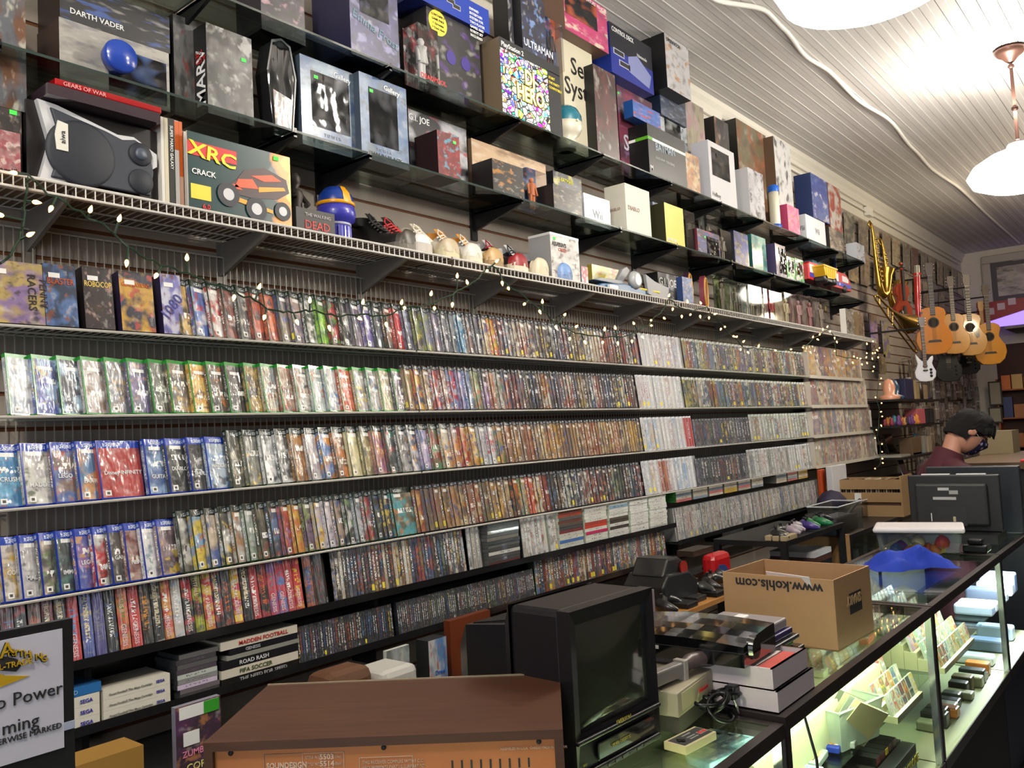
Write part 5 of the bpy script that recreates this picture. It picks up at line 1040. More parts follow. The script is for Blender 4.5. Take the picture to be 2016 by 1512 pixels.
    for k, (c, nm, tt, ox) in enumerate((('181818', 'black case at the bottom of the pile beside the cardboard box', .02, .02), ('6AB82A', 'lime green case in the pile beside the cardboard box', .022, .0), ('22222A', 'dark grey case above the lime green one', .018, .012), ('2A1A5A', 'purple case under the clear one', .024, .0), ('A8A0A4', 'clear parts case on top of the purple one', .032, -.01))):
        z0 = Z+.058+sum((.012, .015, .012, .017, .024)[:k]); tt = (.012, .015, .012, .017, .024)[k]
        tb('plastic_case', nm, 'case', x+ox-.10, x+ox+.09, y-.08-ox, y+.10, z0, z0+tt-.0006, plain(h(c), .3, coat=.5, alpha=.85 if k == 4 else 1), 'pile of plastic cases', bevel=.004)
    tb('case_plinth', 'brown carton under the pile of plastic cases', 'box', x-.04, x+.08, y-.04, y+.09, Z, Z+.0575, plain(h('6a5444'), .7))
    MB(); tb('bottle_lid', 'small white cap lying on the clear parts case', 'cap', x-.02, x+.02, y-.0, y+.03, Z+.1385, Z+.149, WHITE, bevel=.004)
    tb('pink_case', 'hot pink handheld case behind the black console', 'case', 1.93, 2.03, -1.50, -1.43, Z, Z+.125, plain(h('E02A6A'), .35), bevel=.01)
    tb('teal_cloth', 'teal folded pouch behind the black console', 'pouch', 2.05, 2.18, -1.47, -1.38, Z, Z+.10, plain(h('12606A'), .7), bevel=.012)
    # grey console lying at the foot of the television
    A = PZ(1300, 1425, CT); o = empty('games_console', (1.66, -1.60, Z-.009)); o.rotation_euler.z = .1; tag(o, 'boxy grey and cream games console behind the rectangular pad', 'games console')
    cr = plain(h('A8A088'), .5); gy = plain(h('4A4440'), .5); b = MB().box(-.11, .10, -.09, .09, .035, .085); b.build('top_shell', cr, o, bevel=.003); MB().box(-.1, .092, -.085, .085, .0, .035).build('bottom_shell', gy, o)
    MB().box(-.09, .05, -.0915, -.09, .045, .08).build('door', plain(h('B8AE90'), .5), o); MB().box(-.10, .10, -.05, -.04, .0852, .087).build('vent', gy, o); lettering('Nintendo', .014, RED, o, (.0, -.093, .055))
    # light gun resting on the console
    o = empty('light_gun', (1.66, -1.66, Z+.084)); o.rotation_euler.z = -.1; tag(o, 'grey and brown light gun with black cord lying on the boxy console', 'light gun'); g1 = plain(h('8A8480'), .4); g2 = plain(h('5A4C4C'), .4)
    MB().box(-.15, .0, -.012, .014, .0, .03).build('barrel', g1, o, bevel=.004); MB().box(-.012, .004, -.014, .016, -.018, .034).build('muzzle', plain(h('B0A8A0'), .4), o, bevel=.002)
    b = MB(); b.tube([(.0, 0, .018), (.03, 0, .022), (.07, -.004, .02), (.10, -.006, .012), (.115, -.008, .006)], [.012, .017, .018, .016, .012], 12); b.build('grip', g2, o, True)
    MB().tube([(.11, -.008, .008), (.15, -.02, -.005), (.19, -.06, -.03), (.215, -.12, -.07), (.22, -.16, -.10), (.21, -.19, -.2), (.2, -.2, -.4)], .0032, 6).build('cord', plain(h('0c0c0d'), .4), o, True)
    # coil of black cable
    o = empty('cable_coil', (1.70, -1.715, Z-.009)); tag(o, 'tangled black power cable between the light gun and the pad', 'cable'); P_ = []
    for k in range(150):
        a = k*.33; P_.append((.028*math.cos(a)+.03*math.sin(k*.11)+.0, .022*math.sin(a)+.02*math.cos(k*.07), .018+.016*math.sin(k*.21)+.014*math.cos(a*.5)+k*.0002))
    MB().tube(P_, .0042, 6).build('cable', plain(h('0b0b0c'), .3), o, True); MB().box(.03, .06, -.03, -.005, .03, .06).build('plug', plain(h('0b0b0c'), .35), o, bevel=.004); MB().tube([(.045, -.02, .03), (.047, -.03, .0)], .003, 6).build('prong', plain(h('a8a8a8'), .2, .9), o)
    # rectangular game pad
    C4 = [PZ(1310, 1462, CT), PZ(1345, 1485, CT), PZ(1408, 1452, CT)]; c = (C4[0]+C4[2])/2; ang = math.atan2(C4[2].y-C4[1].y, C4[2].x-C4[1].x)
    o = empty('game_pad', (c.x, c.y, Z-.009)); o.rotation_euler.z = ang; tag(o, 'rectangular cream game pad with black face and two red buttons', 'game pad')
    MB().box(-.054, .054, -.026, .026, 0, .016).build('body', plain(h('C0B48C'), .45), o, bevel=.0015); MB().box(-.049, .050, -.021, .019, .0161, .0167).build('face_plate', INK, o)
    gr = plain(h('8A8A84'), .4)
    for y in (-.012, -.004, .008): MB().box(-.014, .014, y, y+.004, .0168, .0172).build('grey_bar', gr, o)
    b = MB().box(-.042, -.024, -.004, .002, .0168, .0185).box(-.036, -.030, -.010, .008, .0168, .0186).build('cross_key', plain(h('060606'), .3), o)
    for x in (.027, .041): MB().box(x-.0065, x+.0065, -.0115, .0015, .0168, .0171).build('button_inset', gr, o); MB().lathe([(.0048, .017), (.0048, .0185), (.001, .019)], (x, -.005, 0), 14).build('button', RED, o, True)
    # television with built in tape player
    o = empty('television', (1.243, -1.668, Z)); o.rotation_euler.z = -.045; tag(o, 'black tube television with built in video player on the counter', 'television')
    bk = plain(h('141318'), .32, name='tv_black'); Wt, Ht = .275, .298
    MB().box(0, Wt, .02, .15, 0, Ht).build('cabinet', bk, o, bevel=.012)
    b = MB(); fr = [(.022, .075), (Wt-.016, .075), (Wt-.016, Ht-.028), (.022, Ht-.028)]; out = [(0, 0), (Wt, 0), (Wt, Ht), (0, Ht)]
    for k in range(4):
        j = (k+1) % 4; b.face([(out[k][0], 0, out[k][1]), (out[j][0], 0, out[j][1]), (fr[j][0], .006, fr[j][1]), (fr[k][0], .006, fr[k][1])]); b.face([(fr[k][0], .006, fr[k][1]), (fr[j][0], .006, fr[j][1]), (fr[j][0], .03, fr[j][1]), (fr[k][0], .03, fr[k][1])]); b.face([(out[k][0], 0, out[k][1]), (out[k][0], .03, out[k][1]), (out[j][0], .03, out[j][1]), (out[j][0], 0, out[j][1])])
    b.build('front_bezel', bk, o)
    rows = [[(.02+(Wt-.034)*i/12, .014-.013*(1-(i/6-1)**2)*(1-(j/6-1)**2)**.5 if abs(j/6-1) < 1 else .014, .073+(Ht-.028-.073)*j/12) for i in range(13)] for j in range(13)]
    MB().grid(rows).build('screen', plain(h('23261F'), .12, coat=1, name='crt_glass'), o, True)
    MB().box(.06, .25, -.004, .0, .018, .05).build('tape_door', plain(h('0c0c0e'), .15, coat=.8), o, bevel=.002); MB().box(.0, Wt, -.006, .004, .06, .068).build('ledge', bk, o, bevel=.003)
    MB().box(.01, Wt-.01, -.008, .0, .0, .012).build('foot_panel', bk, o, bevel=.003)
    gd = plain(h('8A7A30'), .4); lettering('EMERSON', .011, gd, o, (.115, -.008, .0665-.004+.006)); lettering('VIDEO CASSETTE', .008, gd, o, (.10, -.006, .032)); lettering('VHS', .007, gd, o, (.015, -.001, .02))
    for k in range(6): MB().box(.08+k*.024, .096+k*.024, -.0095, -.008, .003, .008).build('button', plain(h('2a2a2e'), .4), o)
    b = MB(); rows = []
    for y, x0, x1, z0, z1 in ((.15, .0, Wt, .0, Ht), (.17, .01, Wt-.02, .01, Ht*.86), (.30, .03, Wt-.04, .02, Ht*.80), (.36, .07, Wt-.08, .04, Ht*.6)): rows.append([(x0, y, z0), (x1, y, z0), (x1, y, z1), (x0, y, z1)])
    b.grid(rows, 0, True); b.face(rows[-1]); b.build('rear_housing', bk, o)
    b = MB()
    for k in range(14): b.box(.04, Wt-.05, .18+k*.008, .183+k*.008, Ht*.862-.018*(k/14), Ht*.864-.018*(k/14)+.002)
    b.build('vent_ribs', plain(h('0a0a0c'), .5), o)
    # brown radio with copper back panel
    z = 1.17; FL, FR, BR = PZ(400, 1463, z), PZ(1108, 1436, z), PZ(1100, 1320, z); ang = math.atan2(FR.y-FL.y, FR.x-FL.x); w = (FR-FL).length; BL = PZ(500, 1342, z); d = .30
    o = empty('stereo_receiver', (FL.x, FL.y, Z)); o.rotation_euler.z = ang; tag(o, 'brown wood stereo receiver seen from its copper back, lettered SOUNDESIGN', 'stereo')
    s = SN('walnut_veneer'); tc = s.n('ShaderNodeTexCoord'); n1 = s.noise(tc.outputs['Object'], 6., 0., 6., (1.2, 16, 16)); n2 = s.noise(tc.outputs['Object'], 2., 0., 3., (1, 4, 4))
    s.set(Base_Color=s.mix(s.step(n2, .35, .65), s.mix(s.step(n1, .3, .7), h('3A2419'), h('5A3824')), h('4A2C1C')), Roughness=.42); wood = s.mat
    H = z-Z; co_ = plain(h('C07848'), .45, .35, name='copper_board'); 
    b = MB(); b.box(0, w, 0, d, H-.014, H).box(0, .014, 0, d, 0, H-.014).box(w-.014, w, 0, d, 0, H-.014).box(0, w, 0, d, 0, .01); b.build('case', wood, o); MB().box(0, w, d-.0, d+.006, H-.006, H+.002).build('front_edge', plain(h('8a7a64'), .4), o)
    MB().box(.014, w-.014, .010, .014, .01, H-.014).build('back_panel', co_, o)
    k = w/708.0; X = lambda px: (px-400)*k; ZZ = lambda py: H-.014-(py-1462)*k*1.0
    it = plain(h('D8B8A0'), .5)
    def frame(x0, x1, z0, z1): MB().box(x0, x1, .0085, .0095, z1-.0008, z1).box(x0, x1, .0085, .0095, z0, z0+.0008).box(x0, x0+.0008, .0085, .0095, z0, z1).box(x1-.0008, x1, .0085, .0095, z0, z1).build('label_frame', it, o)
    zt = H-.024; frame(X(516), X(676), zt-.055, zt); frame(X(516), X(594), zt-.034, zt); frame(X(706), X(812), zt-.045, zt-.010)
    lettering('SOUNDESIGN', .0125, it, o, (X(521), .009, zt-.022), bold=.03, sx=.82)
    for i, t in enumerate(('5503', '5514', '5525')): lettering('STYLE NO.', .0062, it, o, (X(599), .009, zt-.009-i*.0105), sx=.8); lettering(t, .0115, it, o, (X(627), .009, zt-.0105-i*.0105), bold=.03); lettering('(%s)' % ('Silver', 'Black', 'Brown')[i], .006, it, o, (X(657), .009, zt-.009-i*.0105), sx=.7)
    lettering('FCC DATA MODEL NO. 353', .006, it, o, (X(560), .009, zt-.041)); lettering('SOUNDESIGN CORPORATION', .006, it, o, (X(545), .009, zt-.050))
    for i, t in enumerate(('THIS RECEIVER COMPLIES WITH F.C.C.', 'REQUIREMENTS PART 15, SUBPART "C"', 'AS OF DATE OF MANUFACTURE')): lettering(t, .0066, it, o, (X(712), .009, zt-.020-i*.008), sx=.85)
    lettering('ASSEMBLED IN U.S.A.  CHASSIS MADE IN TAIWAN', .0055, it, o, (X(984), .009, zt-.007), sx=.85)
    for i in range(9): MB().box(X(887)+i*.0148, X(887)+i*.0148+.003, .0092, .010, zt-.034, zt-.020).build('vent_slot', INK, o)
    for xx in (755, 1060, 450): MB().lathe([(.004, 0), (.004, .002), (.001, .003)], n=10, T=Matrix.Translation((X(xx), .0095, H-.020)) @ Matrix.Rotation(PI/2, 4, 'X')).build('screw', INK, o, True)
    # shop sign in black frame
    y = -1.40; TR = PY(143, 1217, y); Bz = Z; o = empty('counter_sign', (TR.x, y, Bz-.01)); tag(o, 'black framed white shop sign with gold lettering on the counter', 'sign'); hh = TR.z-Bz+.01; ww = .30
    MB().box(-ww, 0, 0, .012, 0, hh).build('frame', BLACKP, o)
    TP = PY(122, 1237, y); BP = PY(119, 1473, y); x1 = TP.x-TR.x; z1 = TP.z-Bz+.01; z0 = BP.z-Bz+.01
    MB().box(-ww+.02, x1, -.001, .0, z0, z1).build('paper', plain(h('D0CCDA'), .6), o); MB().box(x1, .0, -.0012, 0, z0+.021, z0+.031).build('tape', plain(h('B0B8D0'), .3), o)
    S = 1.0; gold = plain(h('C8A020'), .4); P2 = lambda px, py: (PY(px, py, y).x-TR.x, -.0015, PY(px, py, y).z-Bz+.01)
    lettering('o Power', .0228, INK, o, P2(-10, 1398), bold=.0); lettering('ming', .0228, INK, o, P2(2, 1448)); lettering('ERWISE MARKED', .0102, INK, o, P2(-6, 1468), sx=.98)
    for i, ch in enumerate('ANYTHING'):
        sz = .026 if i == 0 else .0112; px = -2+i*11+(4 if i else 0); py = [1296, 1292, 1292, 1293, 1294, 1296, 1299, 1303][i]
        lettering(ch, sz, INK, o, P2(px-1, py+1.5), bold=.035); q = P2(px, py); lettering(ch, sz, gold, o, (q[0], -.0025, q[2]), bold=.005)
    a = P2(-30, 1318); c = P2(44, 1322); MB().prism([(a[0], a[2]), (c[0]-.008, c[2]+.002), (c[0], c[2]+.010), (c[0]-.008, c[2]+.018), (a[0], a[2]+.020)], -.0022, -.0012).build('banner', INK, o); MB().prism([(a[0], a[2]-.028), (a[0]+.05, a[2]-.020), (c[0]-.02, c[2]), (a[0], a[2])], -.0018, -.0010).build('ornament', gold, o)
    q = P2(-4, 1319); lettering('L-TRADE', .0098, gold, o, (q[0], -.003, q[2]), bold=.01)
    # lidded tub
    o = empty('storage_tub', (4.06, -1.56, Z)); o.rotation_euler.z = -1.35; tag(o, 'clear storage tub with white lid full of colourful toys', 'tub'); w, d = .17, .11
    sx = [Vector((x, y_, 0)) for x, y_ in ((-w*.9, -d*.85), (w*.9, -d*.85), (w*.9, d*.85), (-w*.9, d*.85))]; hi = [Vector((x, y_, .115)) for x, y_ in ((-w, -d), (w, -d), (w, d), (-w, d))]; b = MB()
    for k in range(4): b.face([sx[k], sx[(k+1) % 4], hi[(k+1) % 4], hi[k]])
    b.build('tub_wall', cheap_glass((.95, 1, .95), .82, .15, 1.6, 'tub_plastic'), o); MB().box(-w-.012, w+.012, -d-.012, d+.012, .113, .135).build('lid', plain(h('D8D2D4'), .45), o, bevel=.009)
    for k in range(14):
        c = 'D85030 E0A030 C83828 8A8A80 6A3AA0 E8C840 58A0B0 D06848 3858A0 E8D8B0 D84830 E0B040 B8B8B0 D07030'.split()[k]
        P_ = (R_.uniform(-.11, .12), R_.uniform(-.06, .06)); M4 = o.rotation_euler.to_matrix(); g = M4 @ Vector((P_[0], P_[1], 0))+o.location
        r_ = R_.uniform(.018, .032); q = MB().lathe([(.001, 0), (r_*.8, r_*.3), (r_, r_), (r_*.7, r_*1.6), (r_*.3, r_*1.9), (.001, r_*2)], n=10, sx=1.2).build('small_toy', plain(h(c), .4), smooth=True); q.location = (g.x, g.y, Z+.003+(.03 if k % 3 == 0 else 0)); tag(q, '%s small toy inside the clear lidded tub, %s of them' % (cname(h(c)), ordn(k+1)), 'toy', 'toys in the lidded tub')
    # blue cloth
    o = empty('blue_cloth', (3.72, -1.60, Z)); tag(o, 'crumpled bright blue cloth beside the lidded tub', 'cloth'); rows = []
    for i in range(17):
        a = i/16; row = []
        for j in range(13):
            bb = j/12-.5; x = -.17+.34*a; y_ = bb*(.16+.05*math.sin(a*7)); e = math.sin(a*PI)**.6*math.cos(bb*PI)**.6
            z_ = .004+e*(.045+.035*math.sin(a*8+bb*3)**2+.02*math.sin(bb*14+a*5)) ; row.append((x, y_+.01*math.sin(a*20), z_))
        rows.append(row)
    MB().grid(rows).build('fabric', plain(h('1636A8'), .85, var=.15), o, True); o.rotation_euler.z = -.9
    # flat monitor seen from behind
    A, B = PY(1786, 936, -1.40), PX(1965, 936, 4.75); A = Vector((4.55, -1.404, 0)); 
    o = empty('monitor', (4.62, -1.62, Z)); tag(o, 'black flat television seen from behind on the counter', 'television')
    e = PX(1786, 936, 4.62); f = PX(1966, 936, 4.62); g = PX(1796, 1043, 4.62); ww = e.y-f.y; hh = e.z-g.z; yc = (e.y+f.y)/2; o.location = (4.62, yc, g.z); o.rotation_euler.z = -PI/2
    T2 = plain(h('1E1E20'), .45, name='monitor_black')
    MB().box(-ww/2, ww/2, 0, .03, 0, hh).build('front_shell', T2, o, bevel=.006); MB().box(-ww/2+.035, ww/2-.05, -.035, .0, .03, hh-.04).build('back_shell', plain(h('242426'), .5), o, bevel=.012)
    for (x0, x1, z0, z1, c) in ((-.06, -.01, .22, .235, 'B8B8B8'), (-.01, .03, .20, .22, '9a9a9a'), (-.085, .02, .17, .185, 'B0B0B0')): MB().box(x0, x1, -.037, -.035, z0*hh/.3, z1*hh/.3).build('label_sticker', plain(h(c), .5), o)
    MB().box(-.08, .06, -.0365, -.035, .03, .12).build('port_recess', INK, o); MB().box(.0, .012, -.038, -.036, .05, .075).build('port', plain(h('B8B090'), .4), o); MB().box(-.1, -.096, -.0365, -.035, .05, .09).build('port', WHITE, o)
    for x in (-.14, .02): MB().box(x, x+.13, .002, .02, hh, hh+.006).build('pale_edge_strip', plain(h('D8D8D8'), .4), o)  # two pale strips along the top edge of the shell
    tb('monitor_plinth', 'dark stand holding the black flat television above the counter', 'stand', 4.5, 4.74, yc-.2, yc+.12, Z, g.z-.001, plain(h('0f0f10'), .5)) if g.z-Z > .01 else None
    e = PX(1966, 925, 4.9); tb('black_monitor', 'second larger dark screen leaning behind the television', 'television', 4.93, 4.97, -1.84, -1.40, Z, 1.345, plain(h('20242a'), .35), bevel=.006)
    tb('card_reader', 'small black payment terminal beside the lidded tub', 'card reader', 4.20, 4.30, -1.80, -1.70, Z, Z+.035, plain(h('0b0b0d'), .25, coat=.6), bevel=.008); tb('card_reader', 'black webcam like gadget on the payment terminal', 'gadget', 4.21, 4.27, -1.78, -1.72, Z+.036, Z+.06, plain(h('101012'), .25), bevel=.008)
counter_top()

# ---------------------------------------------------------------- stacked cases and boxes on the black shelves
def flat_stacks():
    gm = {}
    def flat(x, y, z, L, t, D, col, edge, label, cat, group, kind='game_case', txt=None, rz=0):
        key = (round(L, 3), round(t, 4), round(D, 3), edge)
        if key not in gm:
            o = MB().box(0, L, 0, D, 0, t-.0006, 1, {'front': 0}).build(kind, [CM['wii'][6], plain(h(edge), .3)]); gm[key] = o.data; bpy.data.objects.remove(o)
        me = MB().box(0, L, 0, D, 0, t-.0006, 1, {'front': 0}).build(kind, [FLATSP, plain(h(edge), .3)]) if False else None
        o = bpy.data.objects.new(kind, gm[key]); sc.collection.objects.link(o); o.location = (x, y, z); o.rotation_euler = (0, 0, rz); o.color = (*h(col), 1); tag(o, label, cat, group)
        return o
    global FLATSP
    s = SN('flat_spine'); oi = s.n('ShaderNodeObjectInfo'); tc = s.n('ShaderNodeTexCoord'); uv = tc.outputs['UV']; sp = s.n('ShaderNodeSeparateXYZ'); s.t.links.new(uv, sp.inputs[0])
    n = s.noise(uv, 1., s.m('MULTIPLY', oi.outputs['Random'], 60), 1., (40, 2, 1)); t = s.m('MULTIPLY', s.m('GREATER_THAN', n, .55), s.rect(sp.outputs[0], sp.outputs[1], .2, .75, .3, .7))
    s.set(Base_Color=s.mix(t, oi.outputs['Color'], (.12, .1, .12)), Roughness=.25, Coat_Weight=.5); FLATSP = s.mat
    stacks = [(2.72, 2.945, ['6A3A38', '4A4A4A', '505050', 'C8C8C0', '484848', '5A5A58', '3A3A3C', '706A60', '505050', 'A8A8A0', '484848', '4a4a4a'], 'first stack after the thin cases'), (3.235, 3.445, ['D8DCD4', 'C8CCC0', '5078B8', 'D0D4C8', 'C8C8C0', '7A3838', '484848', '58504A', '6A4038', '5A5A58', '9A4838', '7A4A40'], 'first white stack'), (3.455, 3.665, ['D8DCD4', 'E0E0D8', 'D8D8D0', 'C83868', 'D8D8D0', 'C84838', 'B04838', 'D8D8D0', 'E0E0D8', 'D8D8D0', 'C8C8C0', 'D8D8D8'], 'second white stack'), (3.675, 3.87, ['E0E0DC', 'D8D8D4', 'E0E0DC', '484040', 'E0E0DC', '504840', '585048', 'E0E0DC', 'D8D8D4', 'E0E0DC', '88A8C0', 'E0E0DC'], 'third white stack'), (3.88, 4.075, ['E4E4E0']*12, 'fourth white stack'), (4.085, 4.285, ['E4E4E0', 'E0E0D8']*6, 'fifth white stack')]
    for x0, x1, cols, nm in stacks:
        z = ZR[5]+.0005
        for k, c in enumerate(cols):
            o = flat(x0+R_.uniform(-.004, .004), LIP+.003+R_.uniform(0, .004), z, x1-x0-.012, .0152, .13, c, 'C8D0C0' if x0 > 3 else '5a5a5a', '%s spined flat game case, %s up in the %s' % (cname(h(c)), ordn(k+1), nm), 'game case', 'game cases lying flat in stacks'); o.data.materials[0] = FLATSP; z += .0153
    x0 = 4.42
    for k in range(10):
        z = 1.188
        if k == 6: x0 += .215; continue
        for j in range(4): o = flat(x0, LIP+.02, z, .19, .0152, .13, R_.choice(['C8C8C0', 'B8B0A0', 'D0C8B8', 'C8A850', 'C87070', '8A98A8']), '2F6A30' if k == 0 else '6a6a60', 'flat game case above the slim cases, %s up in the %s stack' % (ordn(j+1), ordn(k+1)), 'game case', 'flat cases above the slim cases'); o.data.materials[0] = FLATSP; z += .0153
        x0 += .215
    # lowest shelf: white booklets, disc stack, big boxes
    z = ZR[6]+.0005
    for k in range(3):
        o = cbox('book_case', 'white game box reading SEGA, %s up in the longer white pile' % ordn(k+1), 1.085, LIP+.003, z+k*.0292, .194, .14, .0288, 'D8D4C8', 'D8D4C8', 'D8D4C8', 'cfcabc', mat=plain(h('D8D4C6'), .45), group='white game boxes', texts=[('SEGA', .78, .35, .38, '3838A0'), ('Great Football', .08, .35, .3, '9a988c'), ('The Mega Cartridge', .36, .35, .3, '9a988c')])
        o = cbox('book_case', 'white game box reading SEGA, %s up in the pile half behind the sign' % ordn(k+1), .90, LIP+.003, z+k*.0292, .175, .14, .0288, 'D8D4C8', 'D8D4C8', 'D8D4C8', 'cfcabc', mat=plain(h('D8D4C6'), .45), group='white game boxes', texts=[('SEGA', .7, .3, .5, '3838A0')])
    cbox('book_case', 'blue game box reading SEGA CD above the white boxes', .90, LIP+.003, z+.0885, .18, .14, .026, '2A6AA0', '2A6AA0', '2A6AA0', '1a4a78', mat=plain(h('2A6AA8'), .4), texts=[('SEGA CD', .3, .25, .6, '88B8D8')])
    for k in range(9):
        o = flat(1.305+R_.uniform(-.006, .006), LIP+.003, z+k*.0145, .13, .0145, .125, ['484848', '6A6468', 'C8B8D0', '888888', 'B8C0B8', '504850', '5a5a5a', '484448', '606060'][k], '3a3c40', 'clear disc case lying flat, %s up beside the big game boxes' % ordn(k+1), 'disc case', 'disc cases in a flat pile', 'disc_case'); o.data.materials[0] = FLATSP
    L = [('1A1816', 'THE NEED FOR SPEED', 'A8A8A8', .0, .024), ('D0C8B8', 'FIFA SOCCER', '4A5A30', .0, .027), ('17161A', 'ROAD RASH', 'D8D8D8', .0, .026), ('8A8A80', '', '3a3a3a', .02, .014), ('17161C', 'GENESIS', 'A8A8B0', .03, .02), ('D0C8B8', 'MADDEN FOOTBALL', 'B83030', .0, .026)]; zz = z
    for k, (c, t, tc_, ox, th) in enumerate(L):
        o = cbox('game_box', '%s big game box lying flat%s, %s up in its pile' % (cname(h(c)), ' reading '+t if t else '', ordn(k+1)), 1.445+ox, LIP+.002, zz, .285-ox, .15, th-.0006, c, c, c, c, mat=plain(h(c), .4), group='big game boxes lying flat', texts=[(t, .22, .25, .7, tc_, 0, 'front', 1.1)] if t else ()); zz += th
    # boxes at the start of the top wire shelf
    z = ZR[1]+.001; y = LIP+.01
    for kk in [('landscape purple and yellow game box reading PENNY RACERS at the top shelf start', (-30, 634), (85, 641), 508, 'B8A060', '8A70A0', '3A3040', [('PENNY', .93, .75, .15, '3a2020', PI/2), ('RACERS', .72, .82, .17, '2a2018', PI/2)]),
               ('blue game box reading BLASTER with orange lettering', (86, 640), (150, 645), 518, '1A3050', '4870A8', '8A4A28', [('BLASTER', .1, .68, .14, 'B05028', 0, 'front', .75)]),
               ('dark game box reading ROBOCOP', (164, 645), (222, 651), 524, '1C1418', '2A1C20', 'A88880', [('ROBOCOP', .03, .68, .13, 'E0C060', 0, 'front', .68)]),
               ('yellow, navy and orange cartridge box with white stickers', (236, 650), (302, 657), 533, 'D0A030', '20203A', 'C04030', [('GENERATIONS', .06, .75, .1, 'C86030', 0, 'front', .7)]),
               ('purple and white snowboarding cartridge box reading 1080', (318, 656), (358, 660), 538, '6A68B8', 'C8C8E0', '7A3A28', [('1080', .2, .2, .25, '2A2A80', -.9)])]:
        lb, L_, R2, tp, a, b_, c_, tx = kk
        o = carton('game_box', lb, L_, R2, tp, z, .05, a, b_, c_, '2a2040' if 'cart' in lb else '1a1418', y=LIP+.03, texts=tx); o.rotation_euler.x = -.12; o.location.z += .002; o.location.y = LIP+.012
        MB().box(o.dimensions.x*.15, o.dimensions.x*.15+.03, -.002, -.001, o.dimensions.z*.78, o.dimensions.z*.78+.014).build('price_tag', WHITE, o)
    # under the lowest shelf, left
    P = PY(345, 1395, -.45); o = cbox('game_case', 'game case reading ZUMBA CORE hanging below the lowest shelf', P.x, -.45, P.z-.19, .13, .02, .19, '5A2A5A', '3A2038', 'B87848', '8a8a98', texts=[('ZUMBA', .12, .3, .12, 'E088A8'), ('CORE', .2, .1, .14, 'D8D080')])
    MB().box(.01, .125, -.001, 0, .155, .187).build('band', WHITE, o); MB().box(.08, .125, -.002, -.001, .155, .187).build('logo', plain(h('3A9A30'), .4), o); MB().box(.02, .065, -.002, -.0, .085, .12).build('sticker', WHITE, o)
    P = PY(150, 1500, -.5); tb('cassette_box', 'yellow cardboard box with cassette in a window below the lowest shelf', 'box', P.x, P.x+.16, -.5, -.4, .55, P.z-.01, plain(h('9A7430'), .7))
    tb('black_cabinet', 'black cabinet standing on the floor under the lowest shelf', 'cabinet', 1.05, 1.32, -.42, -.12, .0, .80, plain(h('08080a'), .4))
    tb('low_bench', 'dark low bench along the wall behind the counter', 'bench', .4, 3.2, -.78, -.30, .0, .545, plain(h('2a2622'), .6))
    # bench items seen over the receiver
    def at(px, py, y): return PY(px, py, y)
    P = at(762, 1322, -.5); o = cbox('game_case', 'white and grey game case reading FIT behind the receiver', P.x, -.5, .546, .10, .015, at(762, 1282, -.5).z-.546, 'A8B0B0', '7A8080', 'D8D8D0', 'c8c8c0', texts=[('ITY', .5, .72, .07, 'B03030')])
    P = at(846, 1330, -.55); o = cbox('game_box', 'white game box with blue drawing print reading Draw Studio', P.x, -.55, .546, .085, .06, at(846, 1262, -.55).z-.546, 'C8CCD0', '5A88C0', 'C06040', '1a1c1e', texts=[('Draw', .3, .72, .05, '2A60B0'), ('STUDIO', .3, .66, .035, '303030')])
    P = at(890, 1330, -.45); tb('wooden_board', 'reddish brown wooden cabinet panel behind the television', 'panel', P.x, P.x+.22, -.45, -.42, .0, at(890, 1222, -.45).z, plain(h('6A3018'), .4, coat=.3))
    P = at(790, 1330, -.75); tb('white_console', 'pile of rounded white plastic gear behind the receiver', 'electronic game', P.x-.08, P.x+.06, -.76, -.62, .546, at(790, 1312, -.75).z, plain(h('C0BEB8'), .4), bevel=.02)
    P = at(720, 1335, -.8); tb('fur_hat', 'brown leather folded pouch behind the receiver', 'pouch', P.x-.10, P.x+.06, -.77, -.66, .546, at(720, 1318, -.8).z, plain(h('5A3820'), .7), bevel=.03)
flat_stacks()

